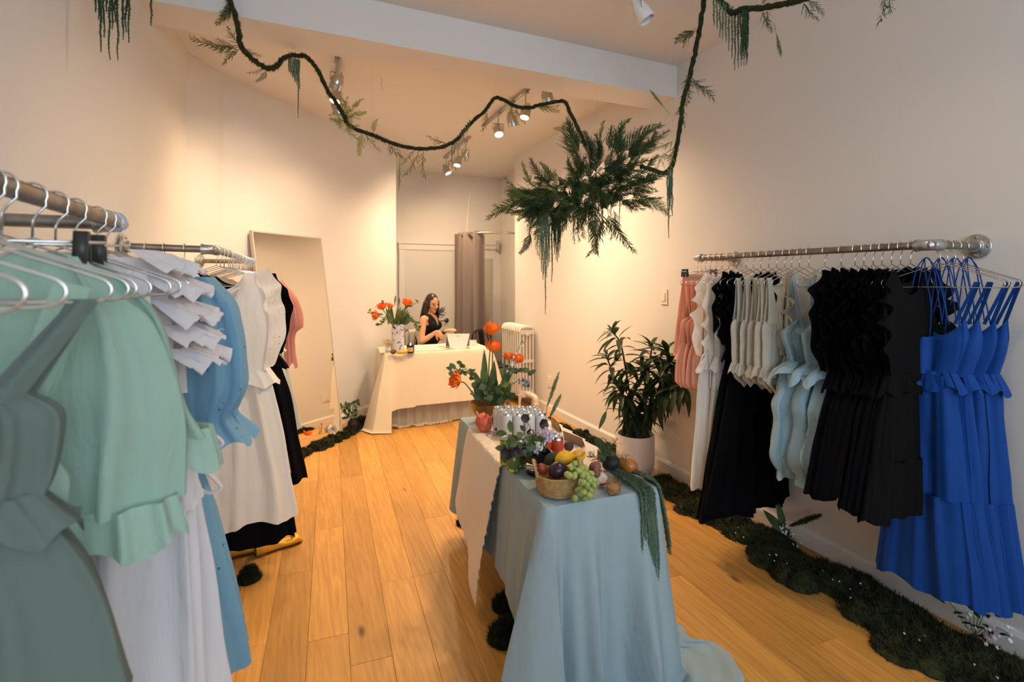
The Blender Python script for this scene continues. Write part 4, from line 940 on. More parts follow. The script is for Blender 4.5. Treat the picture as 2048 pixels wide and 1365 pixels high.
# pear lying
c = P(1257, 932, 2.08); ax = Vector((-.72, .55, .42)).normalized(); t = thing('pear', 'red and yellow pear resting at the table edge', 'fruit', (c.x, c.y, TZ), 'fruit on the display table')
mp_ = mat('pear_skin', (.5, .2, .03), .35, col2=(.38, .05, .02), nscale=9, coat=.2)
mb = MB(); mb.lathe([(0, -.037), (.012, -.036), (.024, -.028), (.0305, -.012), (.030, .004), (.024, .02), (.017, .033), (.0135, .044), (.009, .052), (0, .054)], 24, c, axis=ax); obj('fruit_body', mb, mp_, t)
mb = MB(); mb.tube(catmull([c+ax*.052, c+ax*.064+Vector((0, 0, .003)), c+ax*.072+Vector((0, 0, .009))], 4), .0016, 6); obj('stem', mb, M_stem, t)
fruit('mangosteen', 'round dark mangosteen beside the brown card', 1137, 893, 2.33, (.024, .024, .024), M_mang)
# kraft cards
M_kraft = mat('kraft_card', (.30, .19, .11), .8); M_kraft2 = mat('kraft_card_light', (.55, .42, .31), .8)
def card(label, a, b, h, m, lean):
    a, b = Vector(a), Vector(b); a.z = b.z = TZ; up = Vector((0, 0, h)); ln = Vector(lean); th = .0015; n = (b-a).cross(up).normalized()*th
    mb = MB(); vs = [a, b, b+up+ln, a+up+ln]; vs += [v+n for v in vs]
    mb.add(vs, [(0,1,2,3), (7,6,5,4), (0,4,5,1), (1,5,6,2), (2,6,7,3), (3,7,4,0)])
    c2 = [a-ln*1.6, b-ln*1.6]; vs = [c2[0], c2[1], b+up+ln, a+up+ln]; vs += [v+n for v in vs]
    t = thing('folded_card', label, 'card', (a+b)/2); obj('front_panel', mb, m, t, smooth=False)
    m2 = MB(); m2.add(vs, [(0,1,2,3), (7,6,5,4), (0,4,5,1), (1,5,6,2), (2,6,7,3), (3,7,4,0)]); obj('back_panel', m2, m, t, smooth=False)
card('brown folded kraft card by the mangosteen', PH(1166, 896, TZ), PH(1128, 880, TZ), .05, M_kraft, (-.012, -.008, 0))
card('brown folded kraft card behind the pale cans', PH(1120, 866, TZ), PH(1103, 850, TZ), .05, M_kraft, (-.012, -.008, 0))
# =====================================================================  PLANT BUILDERS
G_dark = leafmat('leaf_dark', (.013, .032, .011), (.024, .055, .017))
G_mid = leafmat('leaf_mid', (.042, .088, .02), (.07, .125, .03))
G_blue = leafmat('leaf_blue_green', (.052, .10, .042), (.08, .135, .06))
G_lime = leafmat('leaf_lime', (.18, .22, .04), (.26, .28, .06))
G_stem = leafmat('stem_green', (.09, .14, .035), (.14, .18, .05))
G_amar = leafmat('amaranthus_green', (.12, .185, .12), (.18, .25, .16), rough=.8)
G_amard = leafmat('amaranthus_dark', (.03, .07, .028), (.05, .105, .04), rough=.8)
G_fern = leafmat('fern_green', (.036, .068, .022), (.064, .112, .032), rough=.7)
G_fern2 = leafmat('fern_olive', (.06, .085, .025), (.11, .13, .035), rough=.7)
G_moss = leafmat('moss', (.012, .016, .005), (.038, .042, .010), rough=.9, trans=.1)
M_tulip = mat('tulip_petal', (.9, .16, .02), .45, grad=[(0, (.9, .42, .02)), (.3, (.98, .27, .014)), (1, (.98, .17, .014))], sss=.1)
M_wflow = mat('white_petal', (.75, .73, .70), .6)
M_lil = mat('lilac_petal', (.52, .40, .50), .6)
M_plum = mat('plum_petal', (.028, .015, .028), .55)
M_grass = leafmat('grass_plume', (.22, .30, .13), (.32, .38, .2), rough=.9)
M_bluefl = mat('blue_bell', (.25, .27, .40), .6)
def frame_of(d):
    d = Vector(d).normalized(); s = d.orthogonal().normalized(); return d, s, d.cross(s)
def tulip_mb(c, d, r=.05, seed=0, npet=20):
    """double fringed tulip: petals cupped around axis d, base at c"""
    d, s, q = frame_of(d); rg = random.Random(seed); mb = MB()
    for k in range(npet):
        ring = k/npet; a = k*2.4+rg.uniform(-.2, .2); n = s*math.cos(a)+q*math.sin(a); op = lerp(.95, .25, ring)+rg.uniform(-.1, .1)
        dr = (d*math.cos(op*.9)+n*math.sin(op*.9)).normalized(); L = r*rg.uniform(1.15, 1.5); W = r*.62; side = dr.cross(n).normalized()
        vs = []; fs = []; tt = []; m = 5
        for i in range(m+1):
            x = i/m; wv = W*.5*(math.sin(PI*(.12+.72*x))**.8); cc = Vector(c)+dr*(L*x)+n*(r*.35*math.sin(x*PI*.8))-n*(r*.1*x*x)
            jag = rg.uniform(-.12, .18)*L*(i == m)
            vs += [cc-side*wv+n*(-wv*.25)+dr*rg.uniform(-.05, .1)*L*(i == m), cc+n*wv*.15+dr*jag, cc+side*wv+n*(-wv*.25)+dr*rg.uniform(-.05, .1)*L*(i == m)]; tt += [x]*3
        for i in range(m): fs += [(3*i, 3*i+1, 3*i+4, 3*i+3), (3*i+1, 3*i+2, 3*i+5, 3*i+4)]
        mb.add(vs, fs, tt)
    return mb
def daisy_mb(mb, c, d, r, n=5, seed=0):
    d, s, q = frame_of(d); rg = random.Random(seed)
    for k in range(n):
        a = 2*PI*k/n+rg.uniform(-.2, .2); nn = s*math.cos(a)+q*math.sin(a); mb.leaf(c, nn*.9+d*.4, d, r, r*.75, bend=.25, n=2, shape=.6)
    return mb
def fern_mb(L=.3, n=26, seed=0, curl=.4, wid=.09, sub=True, thick=.0016, lw=.004):
    """feathery spray along +X"""
    rg = random.Random(seed); mb = MB(); path = []
    for i in range(13):
        x = i/12; path.append(Vector((L*x, L*.12*math.sin(x*3+seed)*x, -curl*L*x*x+.0)))
    mb.tube(path, [thick*(1-.7*i/12) for i in range(13)], 4)
    for k in range(n):
        x = .12+.88*k/n; i = min(11, int(x*12)); p = path[i].lerp(path[i+1], x*12-i); tg = (path[i+1]-path[i]).normalized()
        side = Vector((0, 1, 0)) if k % 2 else Vector((0, -1, 0)); side = (side+Vector((0, 0, rg.uniform(-.7, .7)))).normalized()
        ll = wid*(1-.75*x)*rg.uniform(.7, 1.2); d = (tg*.8+side*.75).normalized(); tip = p+d*ll+tg*ll*.2+Vector((0, 0, rg.uniform(-.02, .03)*1))
        mid = p.lerp(tip, .5)+side*ll*.1
        nrm = d.cross(Vector((0, 0, 1))).normalized()*lw*.5; nr2 = Vector((0, 0, lw*.5))
        mb.add([p-nrm, p+nrm, mid+nrm+nr2, mid-nrm-nr2, tip], [(0, 1, 2, 3), (3, 2, 4)], .5)
        if sub:
            for j in range(4):
                b = p.lerp(tip, .25+.2*j); e = b+(tg*.7+side*rg.uniform(-.2, .9)+Vector((0, 0, rg.uniform(-.6, .6)))).normalized()*ll*.42*rg.uniform(.7, 1.2)
                w = nrm*.7; mb.add([b-w, b+w, e], [(0, 1, 2)], .5)
    return mb
def tassel_mb(path, r=.005, seed=0, dens=260):
    """a strand of amaranthus: knobbly rope"""
    rg = random.Random(seed); path = [Vector(p) for p in path]; m = len(path); mb = MB()
    mb.tube(path, [r*.75*(1-.6*(i/(m-1))**3) for i in range(m)], 5)
    L = sum((path[i+1]-path[i]).length for i in range(m-1)); n = int(L*dens)
    for k in range(n):
        x = rg.random(); i = min(m-2, int(x*(m-1))); p = path[i].lerp(path[i+1], x*(m-1)-i); tg = (path[i+1]-path[i]).normalized(); s = tg.orthogonal().normalized(); q = tg.cross(s); a = rg.uniform(0, 6.28)
        o = s*math.cos(a)+q*math.sin(a); rr = r*(1-.55*x**3); c = p+o*rr*.75; e = rr*1.15
        t1 = (o*.7+tg*.7).normalized(); w = tg.cross(o)*e*.6
        mb.add([c-w, c+t1*e+o*e*.3, c+w, c-tg*e*.7+o*e*.2], [(0, 1, 2), (0, 2, 3)], .5)
    return mb
def plume_mb(base, tip, r=.012, seed=0, n=170):
    """bottlebrush grass head from base to tip"""
    rg = random.Random(seed); base, tip = Vector(base), Vector(tip); d = (tip-base).normalized(); s = d.orthogonal().normalized(); q = d.cross(s); mb = MB(); L = (tip-base).length
    mb.tube([base, tip], .0012, 5)
    for k in range(n):
        x = rg.random(); a = rg.uniform(0, 6.28); o = s*math.cos(a)+q*math.sin(a); rr = r*(math.sin(PI*(.1+.85*x))**.7); c = base+d*L*x; e = c+o*rr+d*rr*1.5; w = d.cross(o)*rr*.16
        mb.add([c-w, c+w, e+w*.5, e-w*.5], [(0, 1, 2, 3)], .5)
    return mb
def moss_mb(pts, n, h=.035, seed=0, mound=.03, bl=.022, bw=.004, hs=1.0):
    """pts: list of (x,y,r) discs; mounded base + many tiny blades"""
    rg = np.random.RandomState(seed); mb = MB()
    w = np.array([p[2]**2 for p in pts]); w /= w.sum(); HH = []
    for k, (x, y, r) in enumerate(pts):
        hh = mound*(.7+.6*rg.rand()); HH.append(hh)
        def fn(u, v, x=x, y=y, r=r, hh=hh, k=k):
            a = 2*PI*u; rr = r*v*(1+.16*mnoise.noise((math.cos(a)*2, math.sin(a)*2, k+seed))*v); px, py = x+rr*math.cos(a), y+rr*math.sin(a)
            return (px, py, max(.0, hh*(1-v**2.2)*(1+.7*mnoise.noise((px*22, py*22, seed))))+.001)
        mb.grid(fn, 18, 6, cu=True, t=.3)
    idx = rg.choice(len(pts), n, p=w)
    for i in idx:
        x, y, r = pts[i]; a = rg.rand()*6.283; v = math.sqrt(rg.rand())*1.03; px, py = x+r*v*math.cos(a), y+r*v*math.sin(a)
        z = max(0, HH[i]*(1-min(1, v)**2.2)*(1+.7*mnoise.noise((px*22, py*22, seed))))
        b = rg.rand()*6.283; ln = bl*(.6+.8*rg.rand()); dx, dy = math.cos(b)*ln*.7, math.sin(b)*ln*.7; wx, wy = -math.sin(b)*bw, math.cos(b)*bw
        o = len(mb.v); mb.v += [(px-wx, py-wy, z), (px+wx, py+wy, z), (px+dx, py+dy, z+ln*(.35+.6*rg.rand()))]; mb.t += [.5]*3; mb.f.append((o, o+1, o+2))
    return mb
# =====================================================================  TABLE FLOWERS
# brown glazed bowl with tulips
bp = T(.135, 1.12, TZ); bowl = thing('tulip_bowl', 'brown glazed bowl of orange fringed tulips at the far end of the table', 'flower arrangement', bp)
M_brown = mat('brown_glaze', (.16, .065, .015), .15, col2=(.24, .10, .02), nscale=14, coat=.5)
mb = MB(); mb.lathe([(.05, 0), (.055, .006), (.075, .03), (.095, .065), (.102, .095), (.106, .11), (.100, .108), (.09, .07), (.06, .03), (0, .028)], 40, bp, wob=lambda a, z: 1+(.05*math.sin(5*a+1) if z > .09 else .015*math.sin(3*a))); obj('bowl', mb, M_brown, bowl)
bc2 = bp+Vector((0, 0, .07)); ZB = bp.x*SN+bp.y*CN
def bz(px, py, dz=0): return P(px, py, ZB+dz)
for i, (px, py, ax, r, pb) in enumerate(((983, 671, (.05, 0, 1), .052, (978, 800)), (985, 705, (.12, -.2, 1), .048, (984, 800)), (921, 764, (-.95, -.2, .35), .046, (955, 800)), (1030, 726, (.35, -.2, .8), .042, (1000, 795)), (1019, 722, (-.1, .1, 1), .036, (1002, 795)))):
    h = bz(px, py, (-.04, -.02, -.05, .02, .05)[i]); b = bz(*pb)
    mb = MB(); mid = h.lerp(b, .5)+Vector((0, 0, .01))+(Vector((-.02, 0, .03)) if i == 2 else Vector((.008*(i-1), 0, 0))); mb.tube(catmull([b, mid, h], 6), .0035, 7); obj('stem', mb, G_stem, bowl)
    obj('tulip', tulip_mb(h, ax, r, 11+i, 22), M_tulip, bowl)
def bleaf(parent, px0, py0, px1, py1, W, dz0=0, dz1=0, m=G_mid, bend=.1, zf=bz, face=None):
    a, b = zf(px0, py0, dz0), zf(px1, py1, dz1); d = b-a; f = Vector(face) if face else Vector((-SN, -CN, .4)); mb = MB(); mb.leaf(a, d, f, d.length, W, bend, n=7, fold=.3, shape=.4); return obj('leaf', mb, m, parent)
for a in ((970, 795, 968, 700, .042), (984, 800, 988, 722, .05), (990, 800, 985, 738, .055), (1006, 790, 1009, 705, .018), (1002, 795, 1016, 745, .05), (975, 800, 962, 742, .04), (968, 800, 950, 745, .05), (1003, 800, 1022, 765, .05), (965, 802, 948, 775, .045), (985, 802, 975, 760, .05), (995, 802, 1003, 765, .05), (1008, 800, 1018, 780, .04), (960, 800, 945, 790, .03)):
    bleaf(bowl, *a, dz0=rnd(-.02, .02), dz1=rnd(-.06, .03), m=random.choice((G_mid, G_mid, G_blue)))
rg = random.Random(8)
for k in range(46):       # round filler leaves low in the bowl
    p = bz(rg.uniform(950, 1018), rg.uniform(765, 806), rg.uniform(-.08, .05)); mb = MB(); mb.leaf(p, (rg.uniform(-1, 1), rg.uniform(-1, .2), rg.uniform(-.2, .9)), (-SN, -CN, .5), rg.uniform(.03, .055), rg.uniform(.025, .045), .2, n=4, fold=.2, shape=.55); obj('leaf', mb, rg.choice((G_mid, G_blue, G_dark)), bowl)
def spray(parent, pts, nl, L, W, m, zf, flowers=None, seed=0, sr=.0018):
    rg = random.Random(seed); path = catmull([zf(*p) for p in pts], 7); mb = MB(); mb.tube(path, sr, 5); obj('twig', mb, G_stem, parent)
    for k in range(nl):
        i = int(lerp(len(path)*.3, len(path)-1, k/max(1, nl-1))); p = path[i]; mb = MB(); mb.leaf(p, (rg.uniform(-1, 1), rg.uniform(-1, 1), rg.uniform(-.5, .6)), (-SN, -CN, .5), L*rg.uniform(.7, 1.2), W*rg.uniform(.8, 1.2), .2, n=4, shape=.5); obj('leaf', mb, m, parent)
    if flowers:
        mb = MB()
        for k in range(flowers[1]):
            p = path[int(rg.uniform(.45, 1)*(len(path)-1))]+Vector((rg.uniform(-.015, .015), rg.uniform(-.015, .015), rg.uniform(-.02, .006))); mb.ball(p, (.006, .006, .009), 7, 5)
        tag(obj('small_flowers', mb, flowers[0], parent), kind='stuff')
spray(bowl, [(965, 795), (945, 755), (918, 740), (900, 742, -.03)], 15, .045, .026, G_blue, bz, (M_wflow, 10), 1)
spray(bowl, [(965, 795), (952, 760), (935, 742), (925, 728)], 10, .045, .024, G_mid, bz, None, 2)
spray(bowl, [(1003, 795), (1022, 750), (1045, 742), (1065, 750, .02)], 14, .045, .03, G_blue, bz, None, 3)
spray(bowl, [(1000, 795), (1015, 750), (1030, 715), (1044, 682)], 3, .03, .012, G_lime, bz, (M_wflow, 16), 4)
spray(bowl, [(1003, 795), (1030, 765), (1050, 762), (1054, 770)], 4, .03, .02, G_mid, bz, (M_bluefl, 18), 5)
spray(bowl, [(958, 800), (950, 785), (945, 790)], 3, .02, .012, G_mid, bz, (M_bluefl, 5), 6)
# dark pedestal bowl with hellebores and stock
pq = PH(1066, 951, TZ); pq.z = TZ; pq = pq+Vector((.03, .02, 0))
hb = thing('hellebore_bowl', 'black footed bowl of plum hellebores, lilac stock and grasses', 'flower arrangement', pq)
M_blk = mat('black_ceramic', (.01, .01, .016), .25)
mb = MB(); mb.lathe([(.045, 0), (.046, .004), (.018, .012), (.013, .028), (.02, .036), (.052, .05), (.062, .072), (.064, .088), (.058, .086), (.05, .06), (0, .048)], 32, pq); obj('bowl', mb, M_blk, hb)
ZH = pq.x*SN+pq.y*CN
def hz(px, py, dz=0): return P(px, py, ZH+dz)
for k, (px, py, dz, r, ax) in enumerate(((1050, 838, .12, .019, (-.2, -.8, .4)), (1085, 850, .05, .024, (.2, -.9, .2)), (1061, 866, .06, .016, (-.3, -.8, .1)), (1016, 906, -.02, .026, (-.6, -.7, .1)), (1042, 900, -.02, .024, (-.2, -.8, .3)), (1030, 903, -.05, .02, (-.1, -.9, -.1)))):
    c = hz(px, py, dz); mb = MB(); d, s, q = frame_of(ax)
    for j in range(6):
        a = j*PI/3; n = s*math.cos(a)+q*math.sin(a); mb.leaf(c, n+d*.25, d, r*1.2, r*1.25, bend=-.15, n=4, shape=.6)
    obj('hellebore', mb, M_plum, hb)
    mb = MB(); mb.tube(catmull([c, c.lerp(pq+Vector((0, 0, .07)), .5)+Vector((0, 0, .03)), pq+Vector((0, 0, .07))], 5), .0016, 5); obj('stem', mb, G_stem, hb)
rg = random.Random(21)
for k in range(34):
    p = hz(rg.uniform(1010, 1072), rg.uniform(862, 915), rg.uniform(-.05, .06)); mb = MB(); mb.leaf(p, (rg.uniform(-1, 1), rg.uniform(-1, .3), rg.uniform(-.4, .7)), (-SN, -CN, .6), rg.uniform(.03, .055), rg.uniform(.018, .035), .2, n=4, shape=.5); obj('leaf', mb, rg.choice((G_mid, G_blue, G_dark)), hb)
for k, (px, py, m, n, sp, r) in enumerate(((1088, 866, M_lil, 34, 15, .008), (1096, 878, M_lil, 22, 10, .008), (1078, 893, M_wflow, 20, 13, .006), (1070, 900, M_lil, 12, 8, .007))):
    mb = MB()
    for j in range(n):
        c = hz(px+rg.gauss(0, sp*.5), py+rg.gauss(0, sp*.4), rg.uniform(-.03, .03)); daisy_mb(mb, c, (rg.uniform(-.5, .5), -1, rg.uniform(0, .8)), r*rg.uniform(.9, 1.4), 5, j)
    tag(obj('flower_cluster', mb, m, hb), kind='stuff')
mb = MB()
for j in range(420):
    c = hz(1062+rg.gauss(0, 6), 885+rg.gauss(0, 9), rg.uniform(-.02, .02)); e = c+Vector((rg.uniform(-1, 1), rg.uniform(-1, 1), rg.uniform(-.3, 1)))*.008; w = Vector((.0015, 0, .001)); mb.add([c-w, c+w, e], [(0, 1, 2)], .5)
tag(obj('fluffy_grass_head', mb, M_grass, hb), kind='stuff')
for k in range(12):
    a = hz(1080+rg.uniform(-8, 12), 905, 0); b = hz(1082+rg.uniform(-16, 20), 870+rg.uniform(-6, 10), rg.uniform(-.03, .03)); mb = MB(); mb.tube([a, b], .0013, 5); obj('stem', mb, G_stem, hb)
for k, (a, b) in enumerate((((1094, 815), (1118, 745)), ((1098, 838), (1122, 790)))):
    mb = MB(); mb.tube(catmull([pq+Vector((0.02, 0.01, .07)), hz(1090, 850, .06), hz(*a, .1)], 5), .0014, 5); obj('stem', mb, G_stem, hb)
    obj('grass_plume', plume_mb(hz(a[0], a[1], .1), hz(b[0], b[1], .12), .011, k, 420), M_grass, hb)
# tiny white sprigs on the runner
for k, (px, py, lb) in enumerate(((1182, 907, 'tiny white flower sprig lying on the runner near the votive'), (1162, 900, 'tiny white blossom beside the brown card'), (980, 873, 'tiny white petal sprig at the left edge of the runner'))):
    c = PH(px, py, TZ+.002); mb = MB()
    for j in range((9, 4, 4)[k]): daisy_mb(mb, c+Vector((rg.uniform(-.014, .014), rg.uniform(-.014, .014), rg.uniform(.003, .008))), (rg.uniform(-.4, .4), -.5, 1), .006, 5, j)
    mb.tube([c+Vector((-.02, 0, .002)), c+Vector((.015, .005, .004))], .0008, 4)
    tag(obj('flower_sprig', mb, M_wflow, loc=(c.x, c.y, TZ)), lb, 'flower')
# amaranthus trailing over the near right corner
am = thing('trailing_amaranthus', 'green amaranthus tassels trailing over the near corner of the table', 'plant', T(TW*.9, .1, TZ))
src = P(1208, 914, 2.08); rg = random.Random(31)
for k in range(24):
    grp = k % 3 == 2                                  # third of them fall over the right edge
    s0 = src+Vector((rg.uniform(-.02, .05), rg.uniform(-.03, .05), rg.uniform(0, .02)))
    if not grp:
        u = rg.uniform(.375, .445); e = T(u, -.012, TH+.012); ln = rg.uniform(.28, .43); zb = TH-ln
        pts = [s0, T(lerp(.36, u, .3), .17, TZ+.02+rg.uniform(0, .015)), T(u-.01, .07, TZ+.016), e, T(u+rg.uniform(-.005, .005), -.03, TH-.05), T(u+rg.uniform(-.01, .01), -.045, lerp(TH, zb, .6)), T(u+rg.uniform(-.015, .015), -.05, zb)]
    else:
        v = rg.uniform(.03, .09); ln = rg.uniform(.22, .36)
        pts = [s0, T(.40, .19, TZ+.026), T(.46, v+.05, TZ+.022), T(TW+.012, v, TH+.012), T(TW+.035, v-.01, TH-.06), T(TW+.05, v-.02, TH-ln*.6), T(TW+.06, v-.03, TH-ln)]
    obj('tassel', tassel_mb(catmull(pts, 5), .0066, k, 420), G_amar, am)
for k in range(12):
    o = inst('frond', mesh_of('frond', fern_mb(.09, 22, 300+k, .3, .035, True, .001, .0025), G_blue), am); d = Vector((rg.uniform(-.6, .6), rg.uniform(-1, .4), rg.uniform(0, .5))).normalized()
    o.matrix_local = Matrix.Translation(src+Vector((rg.uniform(-.03, .03), rg.uniform(-.03, .03), rg.uniform(-.015, .02)))-wloc(am)) @ Vector((1, 0, 0)).rotation_difference(d).to_matrix().to_4x4()

# =====================================================================  POTTED DRACAENA
pp = Vector((2.47, 3.24, 0)); M_potw = mat('white_pot', (.70, .66, .65), .35)
pot = thing('potted_dracaena', 'tall dark dracaena in a white pot against the right wall', 'plant', pp)
mb = MB(); mb.lathe([(.155, .0), (.165, .004), (.168, .022), (.16, .024), (.15, .014), (0, .012)], 40, pp); obj('saucer', mb, M_potw, pot)
mb = MB(); mb.lathe([(.085, .014), (.12, .02), (.142, .05), (.148, .1), (.148, .31), (.144, .316), (.136, .312), (.135, .27), (0, .268)], 48, pp); obj('pot', mb, M_potw, pot)
mb = MB(); mb.lathe([(.136, .272), (.08, .285), (0, .28)], 24, pp); obj('soil', mb, mat('soil', (.035, .02, .012), .95, bump=.8, bscale=60), pot)
ZP = pp.x*SN+pp.y*CN
def dz_(px, py, d=0):
    p = P(px, py, ZP+d); return p if p.x < 2.55 else PXX(px, py, 2.55)
stems = [[(1275, 868), (1268, 830), (1245, 790), (1225, 745), (1212, 710)], [(1275, 868), (1270, 825), (1258, 780), (1250, 730), (1240, 685), (1222, 662)], [(1285, 868), (1290, 820), (1296, 765), (1300, 720), (1305, 690)], [(1290, 870), (1305, 815), (1325, 770), (1335, 720, -.06), (1330, 695, -.08)], [(1288, 870), (1300, 830), (1330, 790), (1355, 775, -.1), (1372, 775, -.12)], [(1282, 870), (1280, 835), (1262, 800), (1245, 790, -.1), (1232, 770, -.12)], [(1287, 868), (1292, 800), (1288, 750, -.1), (1285, 735, -.12)], [(1292, 868), (1312, 800), (1330, 740), (1345, 720)], [(1283, 868), (1276, 845), (1268, 830, -.05), (1262, 838, -.08)]]
M_trunk = mat('cane_bark', (.06, .05, .025), .8, bump=.5, bscale=50)
lme = []
for L, W, bd in ((.17, .042, .25), (.15, .038, .4), (.19, .042, .5)):
    m_ = MB(); m_.leaf((0, 0, 0), (1, 0, 0), (0, 0, 1), L, W, bd, n=5, fold=.35, shape=.42); lme.append(mesh_of('leaf', m_, G_dark))
rg = random.Random(44); nleaf = 0
for si, st in enumerate(stems):
    path = catmull([dz_(*p) for p in st], 8); mb = MB(); n = len(path); mb.tube(path, [.012*(1-.6*i/n) for i in range(n)], 7); obj('cane', mb, M_trunk, pot)
    for k in range(33):
        x = 1-(k/33)**1.5*.75; i = min(n-2, int(x*(n-1))); p = path[i]; a = k*2.39; up = (path[i+1]-path[i]).normalized(); s = up.orthogonal().normalized(); q = up.cross(s)
        d = (s*math.cos(a)+q*math.sin(a)+up*lerp(.9, -.35, min(1, k/26))+Vector((0, 0, -.1))).normalized()
        sc = rg.uniform(.85, 1.3)*(1.0 if k > 4 else .7); x_ = d; y_ = Vector((0, 0, 1)).cross(x_); y_ = y_.normalized() if y_.length > .05 else Vector((0, 1, 0)); z_ = x_.cross(y_)
        p2 = p+d*.004
        if (p2+d*.2*sc).x > XR-.02: d = Vector((-abs(d.x)*.3, d.y, d.z)).normalized(); x_ = d; y_ = Vector((0, 0, 1)).cross(x_).normalized(); z_ = x_.cross(y_)
        Mx = Matrix.Translation(p2-pp) @ Matrix((x_, y_, z_)).transposed().to_4x4() @ Matrix.Scale(sc, 4); inst('leaf', rg.choice(lme), pot, Mx); nleaf += 1
b = dz_(1205, 842, -.02); mb = MB(); mb.tube(catmull([dz_(1262, 838), dz_(1240, 820), dz_(1215, 818), dz_(1213, 822)], 6), .003, 6); mb.leaf(dz_(1213, 822), b-dz_(1213, 822), (-SN, -CN, .3), .16, .035, .1, n=6); obj('drooping_leaf', mb, G_mid, pot)
# =====================================================================  MOSS AND FLOOR FLOWERS
rg = random.Random(61)
strip = [(4.75, 2.47, .10), (4.5, 2.50, .11), (4.2, 2.52, .11), (3.95, 2.54, .10), (3.72, 2.50, .12), (3.5, 2.50, .12), (2.95, 2.5, .13), (2.75, 2.5, .14), (2.55, 2.47, .14), (2.35, 2.50, .14), (2.2, 2.47, .13), (2.05, 2.55, .11), (1.95, 2.42, .14), (1.8, 2.42, .17), (1.65, 2.5, .15), (1.5, 2.5, .16), (1.38, 2.48, .17), (1.24, 2.42, .19), (1.1, 2.45, .19), (.95, 2.5, .17), (.82, 2.52, .15), (.68, 2.54, .13)]
pts = []
for y, x, r in strip:
    pts.append((min(x, XR-.02-r), y, r))
    for k in range(4):
        r2 = r*rg.uniform(.35, .6); a = rg.uniform(0, 6.28); pts.append((min(x+math.cos(a)*r*.75, XR-.02-r2), y+math.sin(a)*r*.75, r2))
far = [p for p in pts if p[1] > 3.35]; near = [p for p in pts if p[1] < 3.1]
tag(obj('moss_mat', moss_mb(far, 18000, seed=1, mound=.045, bl=.022, bw=.0045), G_moss, loc=(2.5, 4.1, 0)), 'olive moss bank along the right wall behind the white pot', 'moss', kind='stuff')
tag(obj('moss_mat', moss_mb(near, 52000, seed=2, mound=.045, bl=.022, bw=.0035), G_moss, loc=(2.5, 1.7, 0)), 'dark moss bank under the right hand clothes rail', 'moss', kind='stuff')
mp2 = []
mline = [Vector((-.12, 4.56)), Vector((.16, 4.84)), Vector((.42, 5.10)), Vector((.56, 5.36)), Vector((.64, 5.56))]
for t_ in range(13):
    k = t_/12*4; i = min(3, int(k)); c = mline[i].lerp(mline[i+1], k-i)
    mp2.append((c.x, c.y, .075)); mp2.append((c.x+rg.uniform(.0, .05), c.y-rg.uniform(.0, .05), .06)); mp2.append((c.x+rg.uniform(-.03, .03), c.y+rg.uniform(-.03, .03), .05))
tag(obj('moss_mat', moss_mb(mp2, 15000, seed=3, mound=.05, bl=.024, bw=.0045), G_moss, loc=(.3, 5.2, 0)), 'olive moss bank at the foot of the leaning mirror', 'moss', kind='stuff')
for i, (px, py, rr, lb) in enumerate(((1008, 1268, .07, 'nearest moss clump beside the display table'), (1015, 1205, .07, 'moss clump second from the front beside the display table'), (930, 1042, .05, 'moss clump by the far table leg'), (512, 1150, .05, 'small moss clump beside the blue dress hem'))):
    c = PH(px, py, .02); q = [(c.x, c.y, rr), (c.x+.06, c.y+.05, rr*.8), (c.x+.05, c.y-.04, rr*.7)] if i != 3 else [(c.x-.03, c.y, rr)]
    tag(obj('moss_clump', moss_mb(q, 2600, seed=10+i, mound=.05, bl=.022, bw=.0035), G_moss, loc=(c.x, c.y, 0)), lb, 'moss', kind='stuff')
# floor flowers by the right wall
def floorspray(name, label, c, specs):
    t = thing(name, label, 'flowers', c); c = Vector(c); rg = random.Random(hash(label) % 1000 if False else len(label))
    for (dx, dy, h, m, n, r) in specs:
        tip = c+Vector((dx, dy, h)); mb = MB(); mb.tube(catmull([c, c.lerp(tip, .6)+Vector((0, 0, .03)), tip], 5), .0016, 5); obj('stem', mb, G_stem, t)
        for k in range(3):
            mb = MB(); mb.leaf(c.lerp(tip, .3+.2*k), (rg.uniform(-1, 1), rg.uniform(-1, 1), .4), (0, 0, 1), .04, .02, .3, n=4); obj('leaf', mb, G_dark, t)
        mb = MB()
        for k in range(n): daisy_mb(mb, tip+Vector((rg.gauss(0, .016), rg.gauss(0, .016), rg.gauss(0, .016))), (rg.uniform(-1, 1), -1, rg.uniform(0, 1)), r, 5, k)
        tag(obj('blossoms', mb, m, t), kind='stuff')
    return t
f2 = floorspray('flower_clump', 'lilac and white flowers rising from the moss at the near right', (2.56, 1.13, .05), [(-.04, .12, .14, M_lil, 22, .009), (.04, -.02, .16, M_lil, 20, .009), (-.03, -.06, .06, M_lil, 26, .009), (.06, -.06, .22, M_wflow, 16, .008), (.02, -.1, .08, M_wflow, 12, .008), (-.02, .02, .10, M_wflow, 10, .008)])
b = Vector((2.56, 1.13, .05)); mb = MB(); mb.tube([b, b+Vector((.0, -.0, .2))], .0013, 5); obj('stem', mb, G_stem, f2); obj('grass_plume', plume_mb(b+Vector((0, 0, .2)), b+Vector((.0, .0, .31)), .009, 3, 260), M_grass, f2)
f1c = Vector((2.60, 2.02, .05)); f1 = floorspray('flower_clump', 'white bell flowers and broad green leaves below the black dresses', f1c, [(-.05, -.03, .06, M_wflow, 14, .008), (-.03, -.08, .02, M_wflow, 6, .008)])
for d, L, W in (((-.5, .6, .9), .16, .05), ((-.2, .1, 1), .2, .04)):
    mb = MB(); mb.leaf(f1c, d, (-.6, -.5, .5), L, W, .35, n=6); obj('leaf', mb, G_mid, f1)
obj('grass_plume', plume_mb(f1c+Vector((0, -.02, .06)), f1c+Vector((.02, -.2, .2)), .018, 5, 420), G_fern2, f1)
rg = random.Random(5)
